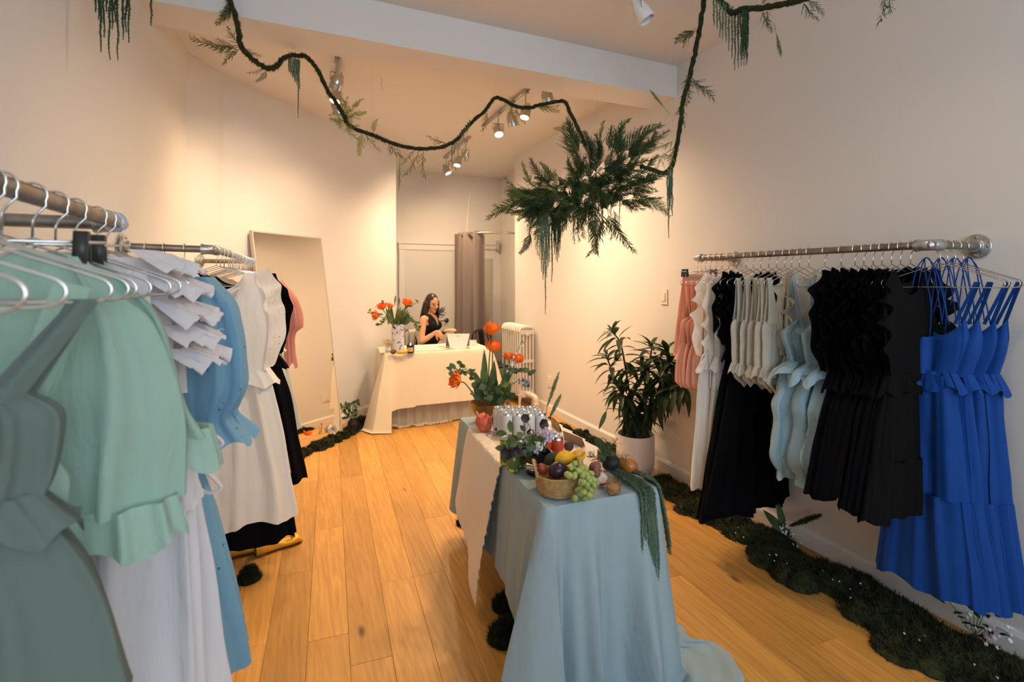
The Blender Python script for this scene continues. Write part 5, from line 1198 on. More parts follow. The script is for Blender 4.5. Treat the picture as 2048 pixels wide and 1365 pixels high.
mbs = [(2.3, 2.1), (2.35, 1.9), (2.32, 1.78), (2.42, 1.62), (2.5, 1.55), (2.4, 1.48), (2.46, 1.42), (2.36, 1.2), (2.43, 1.08), (2.4, 2.2)]
lbp = ['by the far black hem', 'in front of the bell flowers', 'at the moss edge', 'under the black dresses', 'close to the baseboard', 'left of the cobalt hem', 'under the cobalt hem', 'on the broad near moss', 'below the lilac clump', 'furthest along the dark moss']
for (x, y), l_ in zip(mbs, lbp):
    mb = MB()
    for k in range(3): daisy_mb(mb, Vector((x+rg.gauss(0, .03), y+rg.gauss(0, .03), .05+rg.uniform(-.008, .012))), (rg.uniform(-.5, .5), -.6, 1), .0055, 5, k)
    tag(obj('flower_sprig', mb, M_wflow, loc=(x, y, .03)), 'tiny white blossoms in the moss '+l_, 'flowers', 'white blossoms scattered in the moss', kind='stuff')
# round green leaf plant next to the pot
c = Vector((2.36, 3.46, .02)); t = thing('leafy_plant', 'low plant with round green leaf left of the white pot', 'plant', c)
for d, L, W in (((-.2, -.3, .9), .14, .13), ((-.6, .2, .7), .1, .08), ((.1, .4, .9), .12, .06), ((-.1, .6, 1), .12, .05)):
    mb = MB(); mb.leaf(c, d, (-SN, -CN, .3), L, W, .1, n=6, shape=.5); obj('leaf', mb, G_dark, t)
# at the mirror: small vase plant, white carnation, tulip, fern sprig
c = Vector((.53, 5.26, .03)); t = thing('bud_vase', 'dark bud vase with leafy hellebore stems in front of the mirror', 'flower arrangement', c)
mb = MB(); mb.lathe([(.04, 0), (.05, .03), (.045, .07), (.02, .1), (.018, .125), (.024, .13), (.018, .128), (0, .1)], 24, c); obj('vase', mb, mat('dark_vase', (.03, .015, .02), .35), t)
rg = random.Random(12)
for k in range(34):
    p = c+Vector((rg.uniform(-.16, .08), rg.uniform(-.08, .08), rg.uniform(.11, .27))); mb = MB(); mb.leaf(p, (rg.uniform(-1, .6), rg.uniform(-1, .5), rg.uniform(-.3, .8)), (-SN, -CN, .6), rg.uniform(.05, .08), rg.uniform(.025, .04), .2, n=4, shape=.5); obj('leaf', mb, rg.choice((G_mid, G_dark, G_blue)), t)
for k in range(6):
    mb = MB(); mb.tube(catmull([c+Vector((0, 0, .1)), c+Vector((rg.uniform(-.1, .05), rg.uniform(-.05, .05), .18)), c+Vector((rg.uniform(-.16, .08), rg.uniform(-.06, .06), .26))], 4), .002, 5); obj('stem', mb, G_stem, t)
c = P(664, 866, 4.72); mb = MB()
for k in range(70):
    d = Vector((rg.uniform(-1, 1), rg.uniform(-1, 1), rg.uniform(-.2, 1))).normalized(); mb.leaf(c+Vector((0, 0, .03))+d*.012, d+Vector((0, 0, .2)), Vector((0, 0, 1)).cross(d)+Vector((.1, 0, 0)), .04, .035, .2, n=3, shape=.7)
tag(obj('white_carnation', mb, M_wflow, loc=(c.x, c.y, .04)), 'white carnation head on the moss in front of the mirror', 'flower')
c = P(612, 872, 4.46); t = thing('tulip', 'single orange tulip lying at the mirror foot beside the black dress', 'flower', c)
obj('tulip_head', tulip_mb(c, (.35, -.1, .9), .042, 77, 16), M_tulip, t); mb = MB(); mb.tube(catmull([c, c+Vector((-.05, -.02, -.045)), c+Vector((-.09, -.06, -.085))], 4), .0028, 6); obj('stem', mb, G_stem, t)
c = P(642, 872, 4.62); c.z = .07; o = tag(obj('fern_sprig', fern_mb(.13, 14, 5, .0, .07, False, .0015, .004), G_fern2), 'upright fern sprig in the moss before the mirror', 'plant'); o.location = c; o.rotation_euler = (0, -PI/2+.1, 0)
# =====================================================================  GARLAND AND HANGING FERN
M_vined = mat('mossy_rope', (.016, .022, .008), .95, col2=(.04, .045, .012), nscale=60, bump=.8, bscale=200)
ga = thing('hanging_garland', 'mossy rope garland with sprigs and tassels swagged across the ceiling', 'garland', (1.2, 3.4, 2.9))
def vine(pts, r=.013, seed=0, n=8):
    path = catmull([P(*p) for p in pts], n); rg = random.Random(seed); mb = MB()
    path = [p+Vector((rg.gauss(0, .002), rg.gauss(0, .002), rg.gauss(0, .002))) for p in path]
    mb.tube(path, [r*(1+.12*math.sin(i*1.7)) for i in range(len(path))], 7)
    v = obj('vine', mb, M_vined, ga); fz = MB(); L = sum((path[i+1]-path[i]).length for i in range(len(path)-1))
    for k in range(int(L*1700)):
        i = rg.randrange(len(path)-1); p = path[i].lerp(path[i+1], rg.random()); d = Vector((rg.gauss(0, 1), rg.gauss(0, 1), rg.gauss(0, 1))).normalized(); c = p+d*r*.8; e = c+d*rg.uniform(.005, .018)+Vector((0, 0, rg.uniform(-.006, .004))); w = d.orthogonal().normalized()*.0022
        fz.add([c-w, c+w, e], [(0, 1, 2)], .5)
    tag(obj('moss_fuzz', fz, G_moss, v), kind='stuff'); return path
V1 = [(430, -60, 2.62), (452, -15, 2.62), (470, 30, 2.62), (478, 65, 2.62), (482, 92, 2.63), (505, 118, 2.75), (535, 137, 2.85), (556, 130, 2.95), (568, 115, 3.0), (590, 112, 3.1), (612, 114, 3.15), (635, 140, 3.18), (655, 180, 3.2), (682, 220, 3.25), (700, 252, 3.28), (745, 270, 3.32), (775, 283, 3.36), (830, 297, 3.42), (880, 295, 3.48), (915, 278, 3.55), (940, 248, 3.6), (970, 222, 3.66), (988, 197, 3.7), (1008, 200, 3.7), (1030, 212, 3.68), (1055, 216, 3.62), (1085, 209, 3.58), (1127, 203, 3.55), (1140, 225, 3.45), (1160, 265, 3.3), (1172, 290, 3.2)]
V2 = [(1280, 332, 3.2), (1305, 340, 3.22), (1328, 346, 3.24), (1345, 330, 3.22), (1352, 300, 3.18), (1361, 250, 3.12), (1365, 205, 3.06), (1380, 150, 3.0), (1392, 95, 2.92), (1404, 30, 2.85), (1412, -30, 2.82), (1420, -70, 2.8)]
V3 = [(1412, -30, 2.78), (1438, -4, 2.72), (1464, 25, 2.68), (1485, 18, 2.64), (1525, 15, 2.58), (1570, 8, 2.5), (1612, -4, 2.42), (1680, -30, 2.3)]
V4 = [(140, -120, 1.75), (190, -35, 1.72), (240, -18, 1.72), (300, -30, 1.75), (370, -120, 2.1), (430, -60, 2.62)]
for i, v in enumerate((V1, V2, V3, V4)): vine(v, (.0125, .0135, .015, .014)[i], i)
sme = [[mesh_of('sprig', fern_mb(L, 30, 400+k, .25, .05, True, .0013, .0032), m) for k in range(3)] for L, m in ((.16, G_fern), (.16, G_lime), (.17, G_fern2))]
rg = random.Random(71)
def sprig(px, py, Z, d, kind=0, sc=1.0):
    p = P(px, py, Z); d = Vector(d).normalized(); o = inst('sprig', rg.choice(sme[kind]), ga)
    o.matrix_local = Matrix.Translation(p-wloc(ga)) @ Vector((1, 0, 0)).rotation_difference(d).to_matrix().to_4x4() @ Matrix.Rotation(rg.uniform(0, 6), 4, 'X') @ Matrix.Scale(sc, 4)
CR = Vector((CN, -SN, 0))
def cdir(dx, dy): return CR*dx+Vector((0, 0, -dy))
for a in ((478, 95, 2.63, cdir(-1, .05), 0, 1.2), (476, 92, 2.63, cdir(-1, -.15), 2, 1.3), (484, 92, 2.63, cdir(-.6, -.5), 0, .8), (486, 95, 2.65, cdir(.6, .3), 0, .6), (482, 98, 2.63, cdir(-.8, .4), 0, .8), (540, 130, 2.86, cdir(-.8, .5), 2, .8), (535, 140, 2.86, cdir(-.5, .6), 0, .6), (468, 10, 2.62, cdir(-.6, .5), 0, .9), (462, 0, 2.62, cdir(-.3, 1), 0, .8)): sprig(*a)
for k in range(24): sprig(688+rg.uniform(-6, 22), 222+rg.uniform(-8, 45), 3.27, cdir(rg.uniform(-.7, 1), rg.uniform(-1, .5)), 1, rg.uniform(.4, .75))
for a in ((722, 262, 3.3, cdir(.0, 1), 1, 1.1), (728, 262, 3.3, cdir(.5, 1), 1, 1.1), (745, 268, 3.32, cdir(.3, -1), 1, .7), (775, 285, 3.36, cdir(.6, 1), 2, .9), (832, 297, 3.42, cdir(-.6, .8), 2, .9), (848, 298, 3.43, cdir(-.2, 1), 2, 1.2), (838, 300, 3.43, cdir(-.3, 1), 2, 1.2), (900, 288, 3.52, cdir(-1, -.1), 2, 1.0), (975, 220, 3.66, cdir(-.3, 1), 2, 1.0), (1020, 205, 3.7, cdir(.1, 1), 1, 1.1), (1030, 212, 3.68, cdir(.3, 1), 2, .9), (1070, 215, 3.6, cdir(1, .1), 1, 1.1), (1075, 212, 3.6, cdir(1, .25), 2, .9), (1150, 250, 3.4, cdir(-.7, .1), 1, .9), (1365, 205, 3.05, cdir(-.2, 1), 0, .9), (1395, 60, 2.9, cdir(-1, .6), 0, 1.1), (1392, 55, 2.9, cdir(-.7, .9), 0, 1), (1378, 160, 3.0, cdir(.8, .5), 0, 1.3), (1380, 150, 3.0, cdir(.6, .8), 0, 1.2), (1385, 140, 3.0, cdir(-.2, 1), 0, 1.2), (1372, 150, 3.0, cdir(.3, 1), 0, 1.1), (1350, 290, 3.17, cdir(-.4, 1), 1, 1), (1348, 280, 3.17, cdir(-.8, .6), 1, .9), (1345, 310, 3.2, cdir(-.6, .2), 1, .7), (1525, 15, 2.58, cdir(.1, 1), 0, .9), (1535, 15, 2.58, cdir(0, 1), 0, .8), (1525, 12, 2.58, cdir(.5, -1), 0, .6), (1605, 0, 2.44, cdir(.4, 1), 0, .8), (1612, 0, 2.44, cdir(.7, .6), 0, .7), (1312, 343, 3.22, cdir(-.2, 1), 2, .5), (1330, 340, 3.22, cdir(-.3, -1), 2, .5), (1770, -30, 2.2, cdir(.1, 1), 0, 1.0), (1780, -30, 2.2, cdir(-.2, 1), 0, .9)): sprig(*a)
def hangstrands(lst, m, r=.0045):
    for k, (px, py, Z, dy) in enumerate(lst):
        p = P(px, py, Z); L = dy*Z/F; pts = [p+Vector((rg.gauss(0, .0015), rg.gauss(0, .0015), -L*i/6)) for i in range(7)]; obj('tassel', tassel_mb(catmull(pts, 3), r, k, 330), m, ga)
hangstrands([(578+k*2.6, 116+k*.4, 3.05, lerp(28, 60, k/8)+(62 if k == 7 else 0)) for k in range(9)], G_amar, .005)
hangstrands([(904+k*3.9, 286-k*5.2, 3.55, lerp(30, 16, k/9)*rg.uniform(.8, 1.5)) for k in range(10)], G_amar, .004)
hangstrands([(1428+k*6.0, -2+k*2.6 if k < 7 else 22, 2.68, rg.uniform(.8, 1.15)*lerp(50, 112, min(1, k/8))) for k in range(12)], G_amar, .0055)
hangstrands([(1485+k*2.6, 20, 2.62, 75+rg.uniform(0, 35)) for k in range(5)], G_amard, .0055)
hangstrands([(1335+k*2.4, 338, 3.22, 85+10*math.sin(k*2)+(45 if k == 1 else 0)) for k in range(5)], G_amar, .0055)
hangstrands([(191+k*5.6 if k < 9 else 246+6*(k-9), -25, 1.72, 40+[10, 25, 90, 60, 10, 105, 45, 30, 105, 65, 50, 70][k]) for k in range(12)], G_amard, .0042)
hangstrands([(302, -28, 1.75, 80)], G_amard, .0042)
for a, b, Z in (((800, 300), (798, 380), 3.4), ((1548, 45), (1562, 112), 2.55), ((1340, 230), (1300, 180), 3.1)):
    p, q = P(a[0], a[1], Z), P(b[0], b[1], Z); obj('grass_plume', plume_mb(p.lerp(q, .35), q, .012, 5, 200), M_grass, ga); mb = MB(); mb.tube([p, q], .0012, 4); obj('stem', mb, G_stem, ga)
for (px, py, Z) in ((590, 112, 3.1), (988, 197, 3.7), (1127, 203, 3.55), (482, 92, 2.63), (745, 270, 3.32), (1345, 330, 3.22), (1464, 25, 2.68), (1190, 260, 3.2)):
    p = P(px, py, Z); mb = MB(); mb.tube([p, (p.x, p.y, CH)], .0006, 4); obj('thread', mb, M_wire, ga)
# fern cloud
fc = P(1185, 375, 3.15); fern = thing('hanging_fern', 'big dark cloud of feathery fern hanging from the garland', 'plant', fc)
fme = [mesh_of('frond', fern_mb(L, 58, 500+k, cu, .09, True, .002, .0045), m) for k, (L, cu, m) in enumerate(((.28, .3, G_fern), (.24, -.1, G_fern), (.3, .6, G_fern), (.26, .2, G_dark), (.22, .45, G_dark), (.26, .1, G_fern2)))]
rg = random.Random(88); UPV = Vector((0, 0, 1))
def frond(px, py, Z, d, sc=1.0, k=None):
    p = P(px, py, Z); d = Vector(d).normalized(); o = inst('frond', fme[k] if k is not None else rg.choice(fme[:5]), fern)
    o.matrix_local = Matrix.Translation(p-fc) @ Vector((1, 0, 0)).rotation_difference(d).to_matrix().to_4x4() @ Matrix.Rotation(rg.uniform(0, 6), 4, 'X') @ Matrix.Scale(sc, 4)
for k in range(150):     # body: elongated from lower left to upper right
    t_ = rg.random(); px = lerp(1085, 1262, t_)+rg.gauss(0, 14); py = lerp(408, 348, t_)+rg.gauss(0, 22); dzz = rg.gauss(0, .09)
    out = Vector((0, 0, 0))+CR*((px-1180)/70)+UPV*((372-py)/38)+Vector((SN, CN, 0))*(dzz*5)
    frond(px, py, 3.15+dzz, out+Vector((rg.gauss(0, .5), rg.gauss(0, .5), rg.gauss(0, .5))), rg.uniform(.45, .8))
for k in range(150):    # dense heart of the cloud
    t_ = rg.random(); px = lerp(1080, 1255, t_)+rg.gauss(0, 12); py = lerp(412, 366, t_)+rg.gauss(0, 18)
    frond(px, py, 3.15+rg.gauss(0, .07), Vector((rg.gauss(0, 1), rg.gauss(0, 1), rg.gauss(0, 1))), rg.uniform(.35, .55))
for k in range(16): frond(lerp(1150, 1285, k/15)+rg.uniform(-6, 6), rg.uniform(300, 330), 3.15+rg.uniform(-.08, .08), cdir(lerp(-.6, .9, k/15), -1), rg.uniform(.5, .95), rg.choice((0, 1)))
for k in range(12): frond(rg.uniform(1070, 1110), rg.uniform(370, 425), 3.12, cdir(-1, rg.uniform(-.3, .4)), rg.uniform(.5, .85), rg.choice((0, 2, 5)))
for k in range(10): frond(rg.uniform(1255, 1280), rg.uniform(345, 400), 3.15, cdir(1, rg.uniform(-.5, .6)), rg.uniform(.4, .7))
for a in ((1070, 392, 3.1, cdir(-1, .1), 1.05, 2), (1065, 372, 3.1, cdir(-.5, -1), .6, 5), (1275, 395, 3.1, cdir(1, .35), .9, 2), (1205, 420, 3.05, cdir(.0, 1), 1.0, 0), (1215, 420, 3.05, cdir(.2, 1), .95, 2), (1200, 425, 3.05, cdir(-.15, 1), .9, 0), (1225, 415, 3.05, cdir(.4, 1), .8, 4), (1240, 310, 3.1, cdir(.9, -.8), 1.0, 0), (1250, 320, 3.1, cdir(1, -.7), .9, 1), (1160, 305, 3.1, cdir(-.5, -1), .9, 1)): frond(*a)
def fstr(lst, m, r=.0055):
    for k, (px, py, Z, dy) in enumerate(lst):
        p = P(px, py, Z); L = dy*Z/F; pts = [p+Vector((rg.gauss(0, .0015), rg.gauss(0, .0015), -L*i/6)) for i in range(7)]; obj('tassel', tassel_mb(catmull(pts, 3), r, k+50, 330), m, fern)
fstr([(1080+k*2.7, 425, 3.08, [95, 120, 135, 125, 205, 130, 110, 100][k]) for k in range(8)], G_amar, .0055)
fstr([(1104+k*2.7, 425, 3.1, [140, 70, 85, 95, 100, 90, 75][k]) for k in range(7)], G_amard, .0055)
fstr([(1125+k*7.5, 425, 3.1, [30, 36, 24, 40, 45, 30, 28, 55][k % 8]) for k in range(8)]+[(1222, 380, 3.1, 55), (1239, 375, 3.1, 80)], G_amard, .004)
# =====================================================================  MIRROR
wd_ = Vector((ANG_END[0]-CORN[1][0], ANG_END[1]-CORN[1][1], 0)).normalized(); wn = Vector((wd_.y, -wd_.x, 0))      # along the angled wall, out of it
def on_angled(px):
    r = P(px, HZ, 1.0); r = Vector((r.x, r.y, 0)); c_ = Vector((*CORN[1], 0)); k = c_.dot(wn)/r.dot(wn); return r*k
mtl = on_angled(494); mw = (on_angled(634)-mtl).length; mh = 1.93; lean = .27
def MP(u, v, n=0.0):
    """u along width, v up the leaning panel, n out of the panel"""
    upv = (Vector((0, 0, mh))-wn*lean).normalized(); ln = math.sqrt(mh**2+lean**2); nv = wd_.cross(upv).normalized()
    return mtl+wn*(lean+.022)+wd_*u+upv*(v*ln)+nv*n+Vector((0, 0, .012))
mir = thing('leaning_mirror', 'tall pale framed mirror leaning on the angled wall', 'mirror', MP(mw/2, 0))
def slab(u0, u1, v0, v1, n0, n1):
    vs = [MP(u, v, n) for n in (n0, n1) for u, v in ((u0, v0), (u1, v0), (u1, v1), (u0, v1))]; mb = MB(); mb.add(vs, [(3,2,1,0), (4,5,6,7), (0,1,5,4), (1,2,6,5), (2,3,7,6), (3,0,4,7)]); return mb
M_mir = mat('mirror_glass', (.86, .83, .76), .02, 1); M_mfr = mat('mirror_frame', (.55, .50, .42), .5)
obj('glass', slab(.008, mw-.008, .004, .996, .026, .030), M_mir, mir, smooth=False)
obj('back', slab(.006, mw-.006, .002, .998, .0, .024), M_mfr, mir, smooth=False)
for a in ((0, .011, 0, 1), (mw-.011, mw, 0, 1), (.011, mw-.011, .994, 1.0), (.011, mw-.011, 0, .006)): obj('frame_bar', slab(*a, 0, .034), M_mfr, mir, smooth=False)
# =====================================================================  CASH DESK
DX0, DX1, DY0, DY1, DH = .865, 2.03, 5.27, 5.88, .75
def D(a, b, z): return Vector((DX0+a, DY0+b, z))
dk = thing('desk', 'cash desk table under long cream cloths', 'table', D(.59, .32, 0))
M_dk = mat('desk_wood', (.3, .2, .1), .6)
mb = MB(); mb.box(D(.58, .305, DH-.018), (1.155, .60, .03)); obj('desktop', mb, M_dk, dk, smooth=False)
for a in (.06, 1.10):
    for b in (.06, .55): mb = MB(); mb.box(D(a, b, (DH-.033)/2), (.05, .05, DH-.033)); obj('leg', mb, M_dk, dk, smooth=False)
F_sheer = fabric('sheer_cream', (.72, .66, .55), trans=.45, wrinkle=.3); F_creamc = fabric('cream_cotton', (.76, .68, .52), wrinkle=.2, wscale=8)
mb = cloth(D, DX1-DX0, DY1-DY0, DH+.003, lambda a, b, u: .84+.06*math.sin(a*5), lambda a, b: .007 if b < .02 else .010, seed=5, nfold=27, corner=.05, flare=.03, ncol=380, back=.2)
tag(obj('desk_undercloth', mb, F_sheer, loc=D(.59, .32, 0)), 'sheer cream cloth pooling on the floor around the desk', 'tablecloth')
mb = cloth(lambda a, b, z: D(a-.004, b-.006, z), DX1-DX0+.008, DY1-DY0+.012, DH+.009, lambda a, b, u: (.545 if b < .02 and a > .3 else (.56 if b < .3 else .62))+(.22 if (a < .03) else 0), lambda a, b: .003 if b < .02 else .010, seed=8, nfold=9, corner=.20, flare=.09, ncol=240, back=.1, base=.016)
tag(obj('desk_overcloth', mb, F_creamc, loc=D(.59, .32, 0)), 'smooth cream cloth over the desk top and front', 'tablecloth')
DZ = DH+.0125
def dpos(px, py): q = PH(px, py, DZ); q.z = DZ; return q
# blue and white vase with tulips
vp = dpos(796, 703); va = thing('blue_white_vase', 'tall blue and white porcelain vase of orange tulips on the desk', 'flower arrangement', vp)
mv = mat('porcelain', (.66, .66, .68), .2, coat=.4); nt = mv.node_tree; n = nt.nodes.new('ShaderNodeTexNoise'); n.inputs['Scale'].default_value = 15; n.inputs['Detail'].default_value = 5; n.inputs['Distortion'].default_value = 1.5; tc = nt.nodes.new('ShaderNodeTexCoord'); nt.links.new(tc.outputs['Object'], n.inputs['Vector'])
rp = nt.nodes.new('ShaderNodeValToRGB'); e = rp.color_ramp.elements; e[0].position = .56; e[0].color = (.62, .62, .64, 1); e[1].position = .60; e[1].color = (.05, .08, .32, 1); nt.links.new(n.outputs['Fac'], rp.inputs[0]); nt.links.new(rp.outputs[0], nt.nodes['Principled BSDF'].inputs['Base Color'])
mb = MB(); mb.lathe([(.062, 0), (.066, .004), (.067, .02), (.066, .27), (.067, .29), (.062, .292), (.06, .1), (0, .09)], 32, vp); obj('vase', mb, mv, va)
ZV = vp.x*SN+vp.y*CN
def vz(px, py, d=0): return P(px, py, ZV+d)
for i, (px, py, ax, r, s) in enumerate(((766, 620, (-.3, -.2, .9), .055, 1), (778, 617, (.3, 0, 1), .04, 2), (757, 633, (-.9, -.2, .2), .052, 3), (812, 613, (.25, -.3, .9), .058, 4))):
    h = vz(px, py); mb = MB(); mb.tube(catmull([vp+Vector((0, 0, .26)), vz((px+797)/2, 640), h], 5), .004, 6); obj('stem', mb, G_stem, va); obj('tulip', tulip_mb(h, ax, r, 30+s, 20), M_tulip, va)
rg = random.Random(91)
for k in range(26):
    px = rg.uniform(783, 808); a = vz(px, 650, rg.uniform(-.04, .04)); b = vz(797+(px-795)*rg.uniform(1.2, 2.6), rg.uniform(608, 642), rg.uniform(-.08, .05)); mb = MB(); mb.leaf(a, b-a, (-SN, -CN, .3), (b-a).length, rg.uniform(.025, .05), .1, n=5); obj('leaf', mb, rg.choice((G_mid, G_blue, G_stem)), va)
spray(va, [(790, 648), (770, 632), (752, 626), (737, 622)], 6, .05, .02, G_lime, vz, (G_lime, 20), 8)
spray(va, [(790, 648), (775, 640), (765, 645), (757, 652)], 10, .05, .025, G_mid, vz, None, 9)
spray(va, [(805, 645), (815, 635), (828, 645), (840, 662)], 12, .06, .035, G_mid, vz, None, 10)
spray(va, [(800, 645), (815, 615), (828, 608), (838, 606)], 8, .08, .018, G_mid, vz, None, 11)
for a, b in (((789, 612), (791, 592)), ((799, 612), (798, 596)), ((770, 610), (764, 602))): obj('grass_plume', plume_mb(vz(*a), vz(*b), .014, 3, 160), M_grass, va)
# candle
cp = dpos(821, 706); cd = thing('jar_candle', 'lit candle in a dark amber glass jar with pink label', 'candle', cp)
mb = MB(); mb.lathe([(.036, 0), (.04, .003), (.041, .084), (.037, .084), (.036, .05), (0, .05)], 28, cp); obj('jar', mb, mat('dark_amber_jar', (.035, .018, .012), .12), cd)
mb = MB(); mb.lathe([(.0365, .05), (.036, .062), (0, .062)], 20, cp); obj('wax', mb, M_wax, cd)
mb = MB(); mb.grid(lambda u, v: cp+Vector((.0415*math.cos(math.radians(lerp(205, 300, u))), .0415*math.sin(math.radians(lerp(205, 300, u))), lerp(.016, .06, v))), 10, 2); obj('label', mb, mat('pink_label', (.62, .36, .25), .6), cd)
mb = MB(); mb.lathe([(0, .068), (.005, .074), (.006, .082), (.003, .094), (0, .105)], 10, cp); obj('flame', mb, mat('flame', (1, .8, .4), emit=((1, .72, .32), 25)), cd)
mb = MB(); mb.tube([cp+Vector((0, 0, .06)), cp+Vector((0, 0, .072))], .001, 5); obj('wick', mb, M_clip, cd)
# lemon-yellow banana, avocado, dried posy jar
c = dpos(805, 708); mb = MB(); pth = catmull([c+Vector((-.06, .01, .016)), c+Vector((-.02, -.01, .017)), c+Vector((.025, -.005, .02)), c+Vector((.06, .02, .028))], 5); nn = len(pth); mb.tube(pth, [.004]+[.019*math.sin(PI*(.18+.64*i/nn))**.7 for i in range(1, nn-1)]+[.004], 8)
tag(obj('banana', mb, mat('banana_skin', (.62, .42, .03), .5), loc=c), 'small yellow banana beside the jar candle', 'fruit')
c = dpos(787, 709); mb = MB(); mb.ball(c+Vector((0, 0, .026)), (.026, .026, .032), 16, 10, (.8, .3, .3)); tag(obj('passion_fruit', mb, mat('brown_fruit_skin', (.15, .045, .02), .45), loc=c), 'small brown fruit in front of the porcelain vase', 'fruit')
c = dpos(777, 704); t = thing('posy_jar', 'small glass jar with a dried posy left of the vase', 'jar', c)
mb = MB(); mb.lathe([(.03, 0), (.034, .004), (.035, .05), (.03, .062), (.03, .07), (.027, .07), (.031, .05), (.03, .008), (0, .006)], 24, c); obj('jar', mb, mat('clear_glass', (.9, .92, .9), .05, trans=.9), t)
mb = MB(); rg = random.Random(3)
for k in range(60): daisy_mb(mb, c+Vector((rg.gauss(-.005, .018), rg.gauss(0, .018), rg.uniform(.05, .125))), (rg.uniform(-1, 1), -1, .5), .012, 4, k)
tag(obj('dried_flowers', mb, mat('dried_straw', (.5, .36, .18), .8), t), kind='stuff')
# papers, POS tablet, card box
def sheet(label, pts, z, m):
    vs = [PH(px, py, DZ) for px, py in pts]
    for v in vs: v.z = z
    mb = MB(); n = len(vs); mb.add(vs+[v+Vector((0, 0, .0012)) for v in vs], [tuple(range(n))[::-1], tuple(range(n, 2*n))]+[(i, (i+1) % n, n+(i+1) % n, n+i) for i in range(n)])
    c = sum(vs, Vector())/n; tag(obj('paper', mb, m, smooth=False, loc=c), label, 'paper')
M_pap = mat('paper_lilac', (.66, .58, .57), .7); M_pap2 = mat('paper_tan', (.55, .42, .36), .7)
sheet('large pale paper spread on the desk before the woman', [(828, 703), (826, 694), (872, 692), (892, 701)], DZ, M_pap)
sheet('stack of notes at the left edge of the desk', [(760, 707), (757, 698), (777, 697), (779, 705)], DZ, M_pap)
sheet('tan folder under the tablet stand', [(888, 700), (876, 693), (905, 690), (914, 698)], DZ+.002, M_pap2)
c = PH(917, 697, DZ); c.z = DZ; ps = thing('tablet_till', 'white tablet till on a wedge stand seen from behind', 'till', c)
M_tw = mat('till_white', (.74, .73, .70), .35); sx, sy = CR.copy(), Vector((SN, CN, 0))
R3 = lambda a: Matrix((sx, sy, Vector((0, 0, 1)))).transposed() @ Matrix.Rotation(a, 3, 'X')
def quadslab(name, pts, th, m):
    vs = [c+sx*x+sy*y+Vector((0, 0, z)) for x, y, z in pts]; nrm = (vs[1]-vs[0]).cross(vs[3]-vs[0]).normalized()*th; mb = MB(); mb.add(vs+[v+nrm for v in vs], [(3,2,1,0), (4,5,6,7), (0,1,5,4), (1,2,6,5), (2,3,7,6), (3,0,4,7)]); return obj(name, mb, m, ps, smooth=False)
quadslab('back_panel', [(-.09, -.03, .0), (.09, -.03, .0), (.125, .015, .16), (-.135, .015, .16)], .008, M_tw)
quadslab('screen', [(-.16, .14, .012), (.11, .14, .012), (.125, .02, .162), (-.135, .02, .162)], .008, mat('till_screen', (.25, .25, .24), .2))
mb = MB(); mb.lathe([(.12, 0), (.12, .004), (0, .005)], 28, c+sy*.05); obj('base_plate', mb, M_tw, ps)
mb = MB()
for k in range(6): mb.box(c+sx*(-.018+k*.0065)+sy*(.004-.012)+Vector((0, 0, .139)), (.004, .0015, .006 if k % 2 else .008), R3(-.28))
tag(obj('maker_mark', mb, mat('mark_grey', (.22, .22, .22), .4), ps), kind='stuff')
c = PH(946, 690, DZ); c.z = DZ; t = thing('card_reader_box', 'small white business card box at the right end of the desk', 'box', c)
mb = MB(); mb.box(c+Vector((0, 0, .02)), (.085, .05, .04), R3(0)); obj('box', mb, M_tw, t, smooth=False); mb = MB(); mb.box(c+Vector((0, 0, .043))+sy*.005, (.08, .003, .03), R3(.2)); obj('card', mb, M_pap, t, smooth=False)
# chairs
M_blackm = mat('black_metal', (.015, .014, .013), .35, .6)
def chair(label, c, rz, m, back=.86, draped=False):
    c = Vector(c); t = thing('metal_chair', label, 'chair', c); R = Matrix.Rotation(rz, 3, 'Z')
    def q(x, y, z): return c+R @ Vector((x, y, z))
    mb = MB(); mb.grid(lambda u, v: q(lerp(-.2, .2, u), lerp(-.19, .2, v), .455-.012*math.sin(PI*u)*math.sin(PI*v)), 8, 8); mb.grid(lambda u, v: q(lerp(-.2, .2, u), lerp(-.19, .2, v), .44), 2, 2); mb.tube([q(*p) for p in ((-.2, -.19, .448), (.2, -.19, .448), (.2, .2, .448), (-.2, .2, .448))], .01, 6, closed=True); obj('seat', mb, m, t)
    for x in (-1, 1):
        for y in (-1, 1): mb = MB(); mb.tube([q(x*.19, y*.19, .445), q(x*.23, y*.24, 0)], .013, 8); obj('leg', mb, m, t)
    mb = MB(); mb.tube(catmull([q(-.195, .19, .44), q(-.2, .23, .62), q(-.17, .25, back-.06), q(-.09, .26, back), q(.09, .26, back), q(.17, .25, back-.06), q(.2, .23, .62), q(.195, .19, .44)], 5), .011, 8); obj('back_frame', mb, m, t)
    mb = MB(); mb.grid(lambda u, v: q(lerp(-.05, .05, u), lerp(.2, .262, v), lerp(.45, back-.01, v)), 3, 6); obj('back_splat', mb, m, t)
    for x in (-1, 1): mb = MB(); mb.tube([q(x*.19, .2, .45), q(x*.1, .255, back-.01)], .006, 6); obj('brace', mb, m, t)
    return t
chair('black metal bistro chair between the desk and the radiator', (2.36, 5.95, 0), .5, M_blackm, .87)
